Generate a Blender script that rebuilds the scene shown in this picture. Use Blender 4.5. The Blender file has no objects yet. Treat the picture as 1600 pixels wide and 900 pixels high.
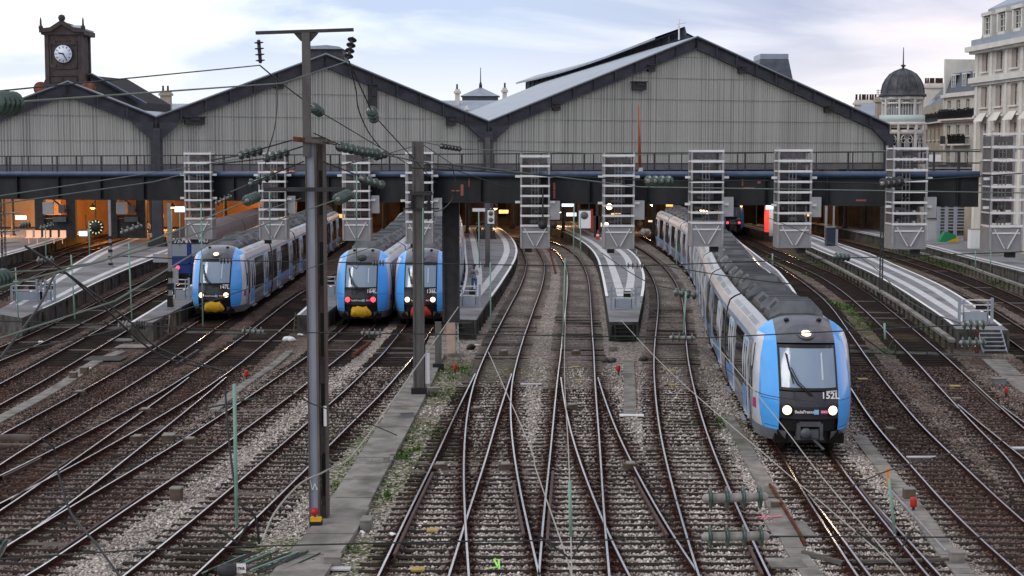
import bpy, math, random
import numpy as np
from mathutils import Vector, Matrix, noise as mnoise
random.seed(7); rng = np.random.default_rng(7)
R = math.radians
# ------------------------------------------------------------------ camera, world, sun, exposure
scene = bpy.context.scene
CH = 8.9; FPX = 2400.0; PIT = math.atan((450 - 246) / FPX)
cam_d = bpy.data.cameras.new("camera"); cam = bpy.data.objects.new("camera", cam_d)
scene.collection.objects.link(cam); scene.camera = cam
cam.location = (0, 0, CH); cam.rotation_euler = (math.pi / 2 - PIT, 0, 0)
cam_d.lens = 36 * FPX / 1600; cam_d.sensor_width = 36; cam_d.clip_start = 0.1; cam_d.clip_end = 5000
scene.view_settings.view_transform = 'Standard'; scene.view_settings.look = 'None'
scene.view_settings.gamma = 1.0; scene.view_settings.use_curve_mapping = False
scene.view_settings.exposure = 0.2
SUN_EL, SUN_ROT = R(9), R(60)
world = bpy.data.worlds.new("World"); scene.world = world; world.use_nodes = True
def build_world():
    nt = world.node_tree; nt.nodes.clear(); N = nt.nodes.new; L = nt.links.new
    out = N('ShaderNodeOutputWorld')
    sky = N('ShaderNodeTexSky'); sky.sky_type = 'NISHITA'; sky.sun_disc = False
    sky.sun_elevation = SUN_EL; sky.sun_rotation = SUN_ROT; sky.air_density = 1.0; sky.dust_density = 2.0
    b1 = N('ShaderNodeBackground'); b1.inputs[1].default_value = 0.12; L(sky.outputs[0], b1.inputs[0])
    tc = N('ShaderNodeTexCoord'); sep = N('ShaderNodeSeparateXYZ'); L(tc.outputs['Generated'], sep.inputs[0])
    mp = N('ShaderNodeMapping'); mp.inputs['Scale'].default_value = (1.0, 1.0, 4.2); mp.inputs['Location'].default_value = (3.1, 0.4, 0.35)
    mp.inputs['Rotation'].default_value = (0, R(7), 0)
    L(tc.outputs['Generated'], mp.inputs[0])
    n1 = N('ShaderNodeTexNoise'); n1.inputs['Scale'].default_value = 3.4; n1.inputs['Detail'].default_value = 7; n1.inputs['Roughness'].default_value = 0.5; n1.inputs['Distortion'].default_value = 0.35
    L(mp.outputs[0], n1.inputs[0])
    r1 = N('ShaderNodeValToRGB'); cr = r1.color_ramp
    cr.elements[0].position = 0.40; cr.elements[0].color = (0.47, 0.57, 0.76, 1)
    cr.elements[1].position = 0.56; cr.elements[1].color = (0.97, 0.97, 0.98, 1)
    e = cr.elements.new(0.47); e.color = (0.76, 0.83, 0.93, 1)
    L(n1.outputs[0], r1.inputs[0])
    # lavender underside of a cloud bank toward the right, warm break near the horizon
    r2 = N('ShaderNodeValToRGB'); c2 = r2.color_ramp
    c2.elements[0].position = 0.36; c2.elements[0].color = (0.36, 0.39, 0.53, 1)
    c2.elements[1].position = 0.62; c2.elements[1].color = (0.92, 0.82, 0.83, 1)
    e = c2.elements.new(0.48); e.color = (0.62, 0.62, 0.74, 1)
    L(n1.outputs[0], r2.inputs[0])
    mr = N('ShaderNodeMapRange'); mr.inputs[1].default_value = -0.02; mr.inputs[2].default_value = 0.26; L(sep.outputs[0], mr.inputs[0])
    mx = N('ShaderNodeMixRGB'); L(mr.outputs[0], mx.inputs[0]); L(r1.outputs[0], mx.inputs[1]); L(r2.outputs[0], mx.inputs[2])
    # brighter toward the horizon
    mr2 = N('ShaderNodeMapRange'); mr2.inputs[1].default_value = 0.085; mr2.inputs[2].default_value = 0.015; L(sep.outputs[2], mr2.inputs[0])
    mr2.inputs[3].default_value = 0.0; mr2.inputs[4].default_value = 0.85
    warm = N('ShaderNodeMixRGB'); warm.inputs[1].default_value = (0.97, 0.97, 0.98, 1); warm.inputs[2].default_value = (1.0, 0.93, 0.92, 1); L(mr.outputs[0], warm.inputs[0])
    mx2 = N('ShaderNodeMixRGB'); L(mr2.outputs[0], mx2.inputs[0]); L(mx.outputs[0], mx2.inputs[1]); L(warm.outputs[0], mx2.inputs[2])
    b2 = N('ShaderNodeBackground'); b2.inputs[1].default_value = 1.14; L(mx2.outputs[0], b2.inputs[0])
    ms = N('ShaderNodeMixShader'); ms.inputs[0].default_value = 0.93
    L(b1.outputs[0], ms.inputs[1]); L(b2.outputs[0], ms.inputs[2]); L(ms.outputs[0], out.inputs[0])
build_world()
sd = bpy.data.lights.new("sun", 'SUN'); sun = bpy.data.objects.new("sun", sd); scene.collection.objects.link(sun)
sd.energy = 0.9; sd.angle = R(20); sd.color = (1.0, 0.93, 0.86)
sun.rotation_euler = (R(90) - R(38), 0, -SUN_ROT)

# ------------------------------------------------------------------ projection helpers (pixel of the photo -> place on the ground)
_cp, _sp = math.cos(PIT), math.sin(PIT)
def ray(u, v):
    a = (u - 800) / FPX; b = (v - 450) / FPX
    return Vector((a, _cp - b * _sp, -_sp - b * _cp))
def G(u, v, z=0.0):
    r = ray(u, v); k = (z - CH) / r.z
    return Vector((r.x * k, r.y * k, z))
def Q(u, v, d):
    r = ray(u, v); k = d / r.y
    return Vector((r.x * k, d, CH + r.z * k))

# ------------------------------------------------------------------ materials
MATS = {}
def mat(name, c1, c2=None, rough=0.8, metal=0.0, scale=2.0, detail=6, bump=0.0, bscale=None, spec=0.3, stretch=None, pos=(0.35, 0.65), c3=None, s3=0.4, coat=0):
    if name in MATS: return MATS[name]
    m = bpy.data.materials.new(name); m.use_nodes = True; nt = m.node_tree; b = nt.nodes['Principled BSDF']
    N = nt.nodes.new; L = nt.links.new
    b.inputs['Roughness'].default_value = rough; b.inputs['Metallic'].default_value = metal
    b.inputs['Specular IOR Level'].default_value = 0.04 if rough >= 0.8 else spec
    if coat: b.inputs['Coat Weight'].default_value = coat; b.inputs['Coat Roughness'].default_value = 0.08
    b.inputs['Base Color'].default_value = (*c1, 1)
    tc = N('ShaderNodeTexCoord'); src = tc.outputs['Object']
    if stretch:
        mp = N('ShaderNodeMapping'); mp.inputs['Scale'].default_value = stretch; L(src, mp.inputs[0]); src = mp.outputs[0]
    if c2 is not None:
        n = N('ShaderNodeTexNoise'); n.inputs['Scale'].default_value = scale; n.inputs['Detail'].default_value = detail; n.inputs['Roughness'].default_value = 0.62
        L(src, n.inputs[0])
        r = N('ShaderNodeValToRGB'); r.color_ramp.elements[0].position = pos[0]; r.color_ramp.elements[1].position = pos[1]
        r.color_ramp.elements[0].color = (*c1, 1); r.color_ramp.elements[1].color = (*c2, 1); L(n.outputs[0], r.inputs[0]); col = r.outputs[0]
        if c3 is not None:
            n3 = N('ShaderNodeTexNoise'); n3.inputs['Scale'].default_value = s3; n3.inputs['Detail'].default_value = 4; L(tc.outputs['Object'], n3.inputs[0])
            r3 = N('ShaderNodeValToRGB'); r3.color_ramp.elements[0].position = 0.5; r3.color_ramp.elements[1].position = 0.66
            r3.color_ramp.elements[0].color = (0, 0, 0, 1); r3.color_ramp.elements[1].color = (1, 1, 1, 1); L(n3.outputs[0], r3.inputs[0])
            mx = N('ShaderNodeMixRGB'); L(r3.outputs[0], mx.inputs[0]); L(col, mx.inputs[1]); mx.inputs[2].default_value = (*c3, 1); col = mx.outputs[0]
        L(col, b.inputs['Base Color'])
    if bump:
        nb = N('ShaderNodeTexNoise'); nb.inputs['Scale'].default_value = bscale or scale * 4; nb.inputs['Detail'].default_value = 4; L(src, nb.inputs[0])
        bp = N('ShaderNodeBump'); bp.inputs['Strength'].default_value = bump; bp.inputs['Distance'].default_value = 0.03; L(nb.outputs[0], bp.inputs['Height']); L(bp.outputs[0], b.inputs['Normal'])
    MATS[name] = m; return m
def emit(name, c, s):
    if name in MATS: return MATS[name]
    m = bpy.data.materials.new(name); m.use_nodes = True; b = m.node_tree.nodes['Principled BSDF']
    b.inputs['Base Color'].default_value = (*c, 1); b.inputs['Emission Color'].default_value = (*c, 1); b.inputs['Emission Strength'].default_value = s
    MATS[name] = m; return m
def glass(name, c, rough=0.08, alpha=1.0, metal=0.0, spec=0.9):
    if name in MATS: return MATS[name]
    m = bpy.data.materials.new(name); m.use_nodes = True; b = m.node_tree.nodes['Principled BSDF']
    b.inputs['Base Color'].default_value = (*c, 1); b.inputs['Roughness'].default_value = rough; b.inputs['Alpha'].default_value = alpha
    b.inputs['Specular IOR Level'].default_value = spec; b.inputs['Metallic'].default_value = metal
    MATS[name] = m; return m
def ballast_mat(name, stone):
    m = bpy.data.materials.new(name); m.use_nodes = True; nt = m.node_tree; b = nt.nodes['Principled BSDF']; N = nt.nodes.new; L = nt.links.new
    b.inputs['Roughness'].default_value = 0.95; b.inputs['Specular IOR Level'].default_value = 0.04
    tc = N('ShaderNodeTexCoord'); pos = tc.outputs['Object']
    def attr(n):
        a = N('ShaderNodeAttribute'); a.attribute_name = n; return a.outputs['Fac']
    ramp = N('ShaderNodeValToRGB'); c = ramp.color_ramp
    cols = [(0.0, (0.10, 0.09, 0.085)), (0.25, (0.32, 0.30, 0.28)), (0.5, (0.48, 0.455, 0.425)), (0.75, (0.37, 0.335, 0.31)), (1.0, (0.74, 0.71, 0.68))] if stone else [(0.0, (0.02, 0.018, 0.016)), (0.25, (0.15, 0.135, 0.125)), (0.5, (0.36, 0.335, 0.31)), (0.75, (0.28, 0.235, 0.21)), (1.0, (0.62, 0.59, 0.56))]
    c.elements[0].position = cols[0][0]; c.elements[0].color = (*cols[0][1], 1); c.elements[1].position = 1.0; c.elements[1].color = (*cols[4][1], 1)
    for p, cc in cols[1:4]: e = c.elements.new(p); e.color = (*cc, 1)
    if stone:
        g = N('ShaderNodeNewGeometry'); L(g.outputs['Random Per Island'], ramp.inputs[0])
    else:
        v = N('ShaderNodeTexVoronoi'); v.inputs['Scale'].default_value = 15.0; L(pos, v.inputs['Vector'])
        sp = N('ShaderNodeSeparateColor'); L(v.outputs['Color'], sp.inputs[0]); L(sp.outputs[0], ramp.inputs[0])
        v2 = N('ShaderNodeTexVoronoi'); v2.inputs['Scale'].default_value = 15.0; v2.feature = 'DISTANCE_TO_EDGE'; L(pos, v2.inputs['Vector'])
        bp = N('ShaderNodeBump'); bp.inputs['Strength'].default_value = 1.0; bp.inputs['Distance'].default_value = 0.05; L(v2.outputs['Distance'], bp.inputs['Height']); L(bp.outputs[0], b.inputs['Normal'])
    # large-scale tone : old oily brown ballast <-> fresh pale ballast
    n = N('ShaderNodeTexNoise'); n.inputs['Scale'].default_value = 0.55; n.inputs['Detail'].default_value = 6; n.inputs['Roughness'].default_value = 0.65; L(pos, n.inputs[0])
    ad = N('ShaderNodeMath'); ad.operation = 'ADD'; L(attr('tone'), ad.inputs[0])
    sb = N('ShaderNodeMath'); sb.operation = 'MULTIPLY_ADD'; sb.inputs[1].default_value = 1.1; sb.inputs[2].default_value = -0.55; L(n.outputs[0], sb.inputs[0]); L(sb.outputs[0], ad.inputs[1]); ad.use_clamp = True
    tint = N('ShaderNodeMixRGB'); tint.inputs[1].default_value = (1.25, 1.22, 1.18, 1); tint.inputs[2].default_value = (0.32, 0.245, 0.215, 1); L(ad.outputs[0], tint.inputs[0])
    mul = N('ShaderNodeMixRGB'); mul.blend_type = 'MULTIPLY'; mul.inputs[0].default_value = 1; L(ramp.outputs[0], mul.inputs[1]); L(tint.outputs[0], mul.inputs[2])
    nr = N('ShaderNodeTexNoise'); nr.inputs['Scale'].default_value = 1.7; nr.inputs['Detail'].default_value = 7; nr.inputs['Roughness'].default_value = 0.75; L(pos, nr.inputs[0])
    k = N('ShaderNodeMath'); k.operation = 'MULTIPLY'; L(attr('rust'), k.inputs[0])
    mrr = N('ShaderNodeMapRange'); mrr.inputs[1].default_value = 0.34; mrr.inputs[2].default_value = 0.55; mrr.inputs[3].default_value = 0.45; mrr.inputs[4].default_value = 1.0; L(nr.outputs[0], mrr.inputs[0]); L(mrr.outputs[0], k.inputs[1])
    rc = N('ShaderNodeMixRGB'); rc.inputs[1].default_value = (0.016, 0.010, 0.008, 1); rc.inputs[2].default_value = (0.14, 0.055, 0.034, 1)
    n4 = N('ShaderNodeTexNoise'); n4.inputs['Scale'].default_value = 9; n4.inputs['Detail'].default_value = 4; L(pos, n4.inputs[0]); L(n4.outputs[0], rc.inputs[0])
    m1 = N('ShaderNodeMixRGB'); L(k.outputs[0], m1.inputs[0]); L(mul.outputs[0], m1.inputs[1]); L(rc.outputs[0], m1.inputs[2])
    gk = N('ShaderNodeMath'); gk.operation = 'MULTIPLY'; L(attr('green'), gk.inputs[0])
    ng = N('ShaderNodeMapRange'); ng.inputs[1].default_value = 0.42; ng.inputs[2].default_value = 0.58; L(n4.outputs[0], ng.inputs[0]); L(ng.outputs[0], gk.inputs[1])
    m2 = N('ShaderNodeMixRGB'); L(gk.outputs[0], m2.inputs[0]); L(m1.outputs[0], m2.inputs[1]); m2.inputs[2].default_value = (0.065, 0.085, 0.022, 1)
    L(m2.outputs[0], b.inputs['Base Color'])
    return m
M = {}
M['rail_top'] = mat('rail_head_steel', (0.72, 0.73, 0.76), (0.55, 0.55, 0.57), rough=0.26, metal=1.0, scale=3)
M['rail_dull'] = mat('rail_head_dull', (0.16, 0.13, 0.12), (0.25, 0.23, 0.22), rough=0.5, metal=0.6, scale=3)
M['rail_side'] = mat('rail_rust', (0.060, 0.025, 0.018), (0.016, 0.010, 0.009), rough=0.9, scale=6)
M['rust'] = mat('rusty_iron', (0.16, 0.055, 0.032), (0.06, 0.028, 0.02), rough=0.9, scale=5)
M['check'] = mat('check_rail_rust', (0.085, 0.048, 0.040), (0.05, 0.03, 0.027), rough=0.7, scale=4)
M['sleeper'] = mat('sleeper_wood', (0.012, 0.010, 0.009), (0.042, 0.034, 0.031), rough=0.9, scale=3, stretch=(0.6, 8, 8), bump=0.4, bscale=6, c3=(0.03, 0.018, 0.014), s3=0.3)
M['sleeper_pale'] = mat('sleeper_weathered', (0.075, 0.066, 0.06), (0.15, 0.135, 0.12), rough=0.9, scale=3, stretch=(0.6, 8, 8))
M['platform'] = mat('platform_asphalt', (0.175, 0.175, 0.185), (0.235, 0.235, 0.245), rough=0.85, scale=0.9, c3=(0.13, 0.128, 0.13), s3=0.35, detail=9)
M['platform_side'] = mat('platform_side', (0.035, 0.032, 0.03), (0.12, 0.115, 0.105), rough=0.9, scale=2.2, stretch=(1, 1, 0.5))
M['white_paint'] = mat('white_paint', (0.78, 0.78, 0.78), (0.60, 0.60, 0.60), rough=0.6, scale=3)
M['pale_slab'] = mat('pale_slab', (0.52, 0.53, 0.54), (0.42, 0.42, 0.43), rough=0.7, scale=1.5)
M['concrete'] = mat('concrete', (0.27, 0.255, 0.235), (0.16, 0.15, 0.135), rough=0.9, scale=1.5, bump=0.3, c3=(0.12, 0.115, 0.10), s3=0.8)
M['concrete_dark'] = mat('concrete_dark', (0.055, 0.052, 0.052), (0.10, 0.095, 0.09), rough=0.9, scale=2)
M['galv'] = mat('galvanised', (0.36, 0.36, 0.37), (0.26, 0.26, 0.27), rough=0.45, metal=0.35, scale=2)
M['galv_light'] = mat('galvanised_light', (0.74, 0.74, 0.75), (0.62, 0.62, 0.63), rough=0.4, metal=0.2, scale=2)
M['galv_dark'] = mat('galvanised_dark', (0.22, 0.22, 0.23), (0.28, 0.28, 0.29), rough=0.5, metal=0.2, scale=2)
M['mesh_panel'] = mat('perforated_panel', (0.075, 0.07, 0.07), (0.12, 0.112, 0.112), rough=0.6, scale=6)
M['cabinet'] = mat('cabinet_grey', (0.44, 0.44, 0.45), (0.38, 0.38, 0.39), rough=0.5, scale=1)
M['railing'] = mat('blue_grey_railing', (0.24, 0.28, 0.34), (0.32, 0.35, 0.39), rough=0.5, scale=2)
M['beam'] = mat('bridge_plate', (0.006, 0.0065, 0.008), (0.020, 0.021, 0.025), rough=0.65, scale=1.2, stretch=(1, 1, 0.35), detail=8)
M['pink'] = mat('bare_primer', (0.30, 0.12, 0.10), (0.18, 0.08, 0.07), rough=0.8, scale=4)
M['blue_pipe'] = mat('blue_pipe', (0.045, 0.075, 0.15), (0.07, 0.11, 0.19), rough=0.45, scale=2)
M['iron'] = mat('dark_iron', (0.022, 0.022, 0.026), (0.045, 0.043, 0.045), rough=0.6, scale=3)
M['verge'] = mat('verge_beam', (0.030, 0.032, 0.042), (0.055, 0.057, 0.07), rough=0.6, scale=1)
M['mast_blue'] = mat('mast_paint', (0.21, 0.235, 0.29), (0.29, 0.31, 0.365), rough=0.5, scale=1.2, stretch=(3, 3, 0.4), bump=0.15)
M['mast_brown'] = mat('mast_rusty', (0.15, 0.135, 0.125), (0.085, 0.068, 0.06), rough=0.85, scale=1.2, stretch=(3, 3, 0.5), c3=(0.12, 0.085, 0.065), s3=0.8)
M['mast_grey'] = mat('mast_grey', (0.13, 0.125, 0.12), (0.085, 0.08, 0.078), rough=0.8, scale=1.5, stretch=(3, 3, 0.5))
M['zinc'] = mat('zinc_roof', (0.30, 0.34, 0.40), (0.22, 0.25, 0.30), rough=0.45, metal=0.3, scale=0.4)
M['slate'] = mat('slate_roof', (0.050, 0.060, 0.078), (0.085, 0.097, 0.12), rough=0.5, scale=1.5)
M['stone'] = mat('limestone', (0.56, 0.525, 0.48), (0.44, 0.41, 0.37), rough=0.85, scale=0.5, bump=0.1)
M['stone_pale'] = mat('limestone_pale', (0.66, 0.63, 0.59), (0.54, 0.515, 0.475), rough=0.85, scale=0.7)
M['stone_old'] = mat('limestone_old', (0.42, 0.37, 0.30), (0.30, 0.26, 0.21), rough=0.9, scale=0.6)
M['window_white'] = mat('window_frame', (0.62, 0.61, 0.58), rough=0.5)
M['pane'] = glass('window_pane', (0.05, 0.055, 0.06), rough=0.12)
M['pane_light'] = glass('window_pane_light', (0.16, 0.17, 0.18), rough=0.1)
M['shutter'] = mat('shutter', (0.33, 0.27, 0.235), rough=0.7)
M['dark_in'] = mat('dark_interior', (0.010, 0.009, 0.010), (0.02, 0.017, 0.016), rough=0.9, scale=1)
M['brick_in'] = mat('sooty_wall', (0.10, 0.07, 0.05), (0.05, 0.036, 0.028), rough=0.9, scale=0.6)
M['green_ins'] = mat('green_glass_insulator', (0.014, 0.036, 0.030), (0.035, 0.07, 0.058), rough=0.25, scale=3, spec=0.6)
M['ins_grey'] = mat('insulator_grey', (0.18, 0.175, 0.165), (0.30, 0.29, 0.27), rough=0.5, scale=9)
M['dropper'] = mat('dropper_verdigris', (0.16, 0.29, 0.23), (0.20, 0.34, 0.28), rough=0.7, scale=4)
M['wire'] = mat('wire_dark', (0.020, 0.024, 0.022), rough=0.6)
M['wire_green'] = mat('wire_verdigris', (0.09, 0.12, 0.10), (0.15, 0.19, 0.16), rough=0.7, scale=1)
M['wire_pale'] = mat('wire_pale', (0.30, 0.29, 0.26), rough=0.6)
M['red'] = mat('red_paint', (0.42, 0.02, 0.018), (0.32, 0.016, 0.015), rough=0.45, scale=5)
M['orange'] = mat('orange_paint', (0.70, 0.24, 0.03), rough=0.5)
M['yellow'] = mat('yellow_cloth', (0.72, 0.42, 0.02), (0.55, 0.30, 0.01), rough=0.7, scale=6)
M['redcloth'] = mat('red_cloth', (0.48, 0.045, 0.02), (0.32, 0.03, 0.015), rough=0.7, scale=6)
M['white'] = mat('white_enamel', (0.72, 0.72, 0.72), rough=0.5)
M['black'] = mat('black_paint', (0.012, 0.012, 0.013), rough=0.5)
M['t_blue'] = mat('train_light_blue', (0.075, 0.365, 0.86), (0.085, 0.395, 0.90), rough=0.3, scale=0.7, coat=0.4)
M['t_white'] = mat('train_white', (0.62, 0.63, 0.66), (0.52, 0.53, 0.57), rough=0.3, scale=0.8, coat=0.3, c3=(0.50, 0.52, 0.58), s3=0.5)
M['t_silver'] = mat('train_silver', (0.46, 0.47, 0.49), (0.33, 0.34, 0.36), rough=0.3, metal=0.4, scale=1)
M['t_grey'] = mat('train_grey', (0.13, 0.13, 0.15), (0.19, 0.19, 0.215), rough=0.35, scale=1.2, coat=0.3)
M['t_roof'] = mat('train_roof', (0.02, 0.02, 0.024), (0.04, 0.04, 0.045), rough=0.45, scale=1.5)
M['t_roofmid'] = mat('train_roof_unit', (0.06, 0.063, 0.07), (0.12, 0.125, 0.135), rough=0.5, scale=1.2, metal=0.3)
M['t_mask'] = mat('train_mask', (0.02, 0.019, 0.025), (0.032, 0.03, 0.037), rough=0.3, scale=1, coat=0.4)
M['t_glass'] = glass('train_side_glass', (0.012, 0.013, 0.016), rough=0.06, spec=0.8)
M['t_screen'] = glass('train_windscreen_glass', (0.20, 0.27, 0.36), rough=0.12, spec=0.7)
M['t_under'] = mat('train_underframe', (0.012, 0.011, 0.011), (0.03, 0.024, 0.02), rough=0.9, scale=3)
M['t_dkblue'] = mat('train_deep_blue', (0.012, 0.035, 0.18), (0.02, 0.05, 0.22), rough=0.35, scale=1)
M['t_maroon'] = mat('train_sooty_roof', (0.075, 0.05, 0.055), (0.11, 0.075, 0.075), rough=0.6, scale=1)
M['head'] = emit('headlight_lens', (1.0, 0.74, 0.48), 2.0)
M['tail'] = emit('tail_lens', (1.0, 0.04, 0.06), 3.0)
M['lampw'] = emit('warm_lamp', (1.0, 0.75, 0.45), 6.0)
M['lampo'] = emit('sodium_lamp', (1.0, 0.42, 0.10), 3.0)
M['lampred'] = emit('red_signal', (1.0, 0.02, 0.03), 6.0)
M['screen'] = emit('lit_screen', (0.75, 0.85, 1.0), 1.2)
M['logo'] = mat('logo_magenta', (0.45, 0.02, 0.14), rough=0.4)
M['logo_blue'] = mat('logo_blue', (0.25, 0.5, 0.75), rough=0.4)
M['skin'] = mat('skin', (0.16, 0.09, 0.065), rough=0.6)
M['jeans'] = mat('jeans', (0.05, 0.12, 0.24), (0.07, 0.16, 0.30), rough=0.9, scale=8)
M['hoodie'] = mat('grey_hoodie', (0.40, 0.40, 0.42), (0.33, 0.33, 0.35), rough=0.9, scale=8)
M['darkcloth'] = mat('dark_cloth', (0.015, 0.015, 0.018), rough=0.9)
M['leaf'] = mat('weed_leaf', (0.035, 0.09, 0.012), (0.07, 0.14, 0.02), rough=0.7, scale=5)
M['clockface'] = mat('clock_face', (0.66, 0.72, 0.82), rough=0.4)
M['clockblue'] = mat('clock_blue', (0.02, 0.05, 0.22), rough=0.5)
M['tower'] = mat('clock_tower_iron', (0.030, 0.024, 0.026), (0.065, 0.05, 0.048), rough=0.7, scale=0.9, detail=8)
M['copper'] = mat('rusty_scroll', (0.22, 0.09, 0.05), (0.08, 0.045, 0.035), rough=0.8, scale=2)
M['terracotta'] = mat('chimney_pot', (0.10, 0.06, 0.045), rough=0.9)
M['plate'] = mat('yellow_plate', (0.40, 0.30, 0.08), (0.28, 0.20, 0.06), rough=0.6, scale=9)

# ------------------------------------------------------------------ mesh builder
C = scene.collection; WORLDLOC = {}
def basis(d, up=Vector((0, 0, 1))):
    d = d.normalized()
    if abs(d.dot(up)) > 0.999: up = Vector((0, 1, 0))
    r = d.cross(up).normalized(); return r, r.cross(d).normalized(), d
class MB:
    def __init__(s): s.v = []; s.f = []; s.m = []; s.sm = []
    def add(s, vs, fs, m=0, smooth=False):
        o = len(s.v); s.v += [tuple(p) for p in vs]; s.f += [tuple(i + o for i in f) for f in fs]; s.m += [m] * len(fs); s.sm += [smooth] * len(fs); return s
    def box(s, c, size, rz=0.0, m=0, x=None, y=None):
        c = Vector(c); hx, hy, hz = (k / 2 for k in size)
        X = Vector((math.cos(rz), math.sin(rz), 0)) if x is None else x; Y = Vector((-X.y, X.x, 0)) if y is None else y; Z = Vector((0, 0, 1)) if y is None else X.cross(Y).normalized()
        vs = [c + X * (a * hx) + Y * (b * hy) + Z * (d * hz) for d in (-1, 1) for a, b in ((-1, -1), (1, -1), (1, 1), (-1, 1))]
        return s.add(vs, [(3, 2, 1, 0), (4, 5, 6, 7), (0, 1, 5, 4), (1, 2, 6, 5), (2, 3, 7, 6), (3, 0, 4, 7)], m)
    def bx(s, x0, x1, y0, y1, z0, z1, m=0): return s.box(((x0 + x1) / 2, (y0 + y1) / 2, (z0 + z1) / 2), (x1 - x0, y1 - y0, z1 - z0), m=m)
    def bar(s, p, q, w, h, m=0, up=Vector((0, 0, 1)), ext=0.0):
        p = Vector(p); q = Vector(q); r, u, d = basis(q - p, up); p = p - d * ext; q = q + d * ext; hw, hh = w / 2, h / 2
        vs = [b + r * (a * hw) + u * (c * hh) for b in (p, q) for a, c in ((-1, -1), (1, -1), (1, 1), (-1, 1))]
        return s.add(vs, [(0, 1, 2, 3), (7, 6, 5, 4), (4, 5, 1, 0), (5, 6, 2, 1), (6, 7, 3, 2), (7, 4, 0, 3)], m)
    def tube(s, pts, r, n=6, m=0, rr=None, cap=True):
        pts = [Vector(p) for p in pts]; o = []; k = len(pts)
        for i, p in enumerate(pts):
            d = (pts[min(i + 1, k - 1)] - pts[max(i - 1, 0)]); a, b, _ = basis(d); q = rr[i] if rr else r
            o += [p + a * (q * math.cos(2 * math.pi * j / n)) + b * (q * math.sin(2 * math.pi * j / n)) for j in range(n)]
        fs = [(i * n + j, i * n + (j + 1) % n, (i + 1) * n + (j + 1) % n, (i + 1) * n + j) for i in range(k - 1) for j in range(n)]
        if cap: fs += [tuple(reversed(range(n))), tuple((k - 1) * n + j for j in range(n))]
        return s.add(o, fs, m, n >= 6)
    def lathe(s, prof, p, axis=Vector((0, 0, 1)), n=16, m=0):   # prof: (radius, along)
        a, b, d = basis(Vector(axis)); p = Vector(p); k = len(prof)
        o = [p + d * t + a * (r * math.cos(2 * math.pi * j / n)) + b * (r * math.sin(2 * math.pi * j / n)) for r, t in prof for j in range(n)]
        fs = [(i * n + j, i * n + (j + 1) % n, (i + 1) * n + (j + 1) % n, (i + 1) * n + j) for i in range(k - 1) for j in range(n)]
        fs += [tuple(reversed(range(n))), tuple((k - 1) * n + j for j in range(n))]
        return s.add(o, fs, m, True)
    def quad(s, a, b, c, d, m=0): return s.add([a, b, c, d], [(0, 1, 2, 3)], m)
    def prism(s, poly, vec, m=0):
        n = len(poly); vec = Vector(vec); a = [Vector(p) for p in poly]; b = [p + vec for p in a]
        return s.add(a + b, [tuple(range(n)), tuple(reversed(range(n, 2 * n)))] + [(i + n, (i + 1) % n + n, (i + 1) % n, i) for i in range(n)], m)
    def grid(s, rows, m=0, smooth=True, mf=None):
        k = len(rows); n = len(rows[0]); o = len(s.v); s.v += [tuple(p) for r in rows for p in r]
        for i in range(k - 1):
            for j in range(n - 1):
                s.f.append((o + i * n + j, o + i * n + j + 1, o + (i + 1) * n + j + 1, o + (i + 1) * n + j)); s.m.append(mf(i, j) if mf else m); s.sm.append(smooth)
        return s
    def build(s, name, mats, parent=None, recalc=True):
        me = bpy.data.meshes.new(name); L = WORLDLOC.get(parent.name, Vector((0, 0, 0))) if parent else Vector((0, 0, 0))
        v = np.array(s.v, dtype=float).reshape(-1, 3) - np.array(L)
        me.from_pydata(v.tolist(), [], s.f)
        if not isinstance(mats, (list, tuple)): mats = [mats]
        for k in mats: me.materials.append(M[k] if isinstance(k, str) else k)
        me.polygons.foreach_set('material_index', s.m); me.polygons.foreach_set('use_smooth', s.sm)
        if recalc:
            import bmesh
            bm = bmesh.new(); bm.from_mesh(me); bmesh.ops.recalc_face_normals(bm, faces=bm.faces); bm.to_mesh(me); bm.free()
        me.update(); o = bpy.data.objects.new(name, me); C.objects.link(o); WORLDLOC[o.name] = L
        if parent: o.parent = parent
        return o
def tag(o, label=None, cat=None, group=None, kind=None):
    if label: o['label'] = label
    if cat: o['category'] = cat
    if group: o['group'] = group
    if kind: o['kind'] = kind
    return o
def thing(name, loc, label, cat, group=None):
    o = bpy.data.objects.new(name, None); C.objects.link(o); o.location = loc; o.empty_display_size = 0.3; WORLDLOC[o.name] = Vector(loc)
    o['kind'] = 'thing'; return tag(o, label, cat, group)
def copy_tree(o, parent=None):
    c = o.copy(); C.objects.link(c)
    if parent: c.parent = parent
    for ch in list(o.children): copy_tree(ch, c)
    return c
def text(txt, size, p, xdir, ydir, mt, parent, name='lettering'):
    cu = bpy.data.curves.new(name, 'FONT'); cu.body = txt; cu.size = size; cu.extrude = 0.004; cu.align_x = 'CENTER'; cu.align_y = 'CENTER'; cu.offset = size * 0.02
    o = bpy.data.objects.new(name, cu); C.objects.link(o); cu.materials.append(M[mt])
    x = Vector(xdir).normalized(); z = x.cross(Vector(ydir)).normalized(); y = z.cross(x)
    me = bpy.data.meshes.new_from_object(o); bpy.data.objects.remove(o); me.materials.clear(); me.materials.append(M[mt]); o = bpy.data.objects.new(name, me); C.objects.link(o)
    m = Matrix((x, y, z)).transposed().to_4x4(); m.translation = Vector(p) - WORLDLOC.get(parent.name, Vector((0, 0, 0)))
    o.matrix_local = m; o.parent = parent; return o
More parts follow.
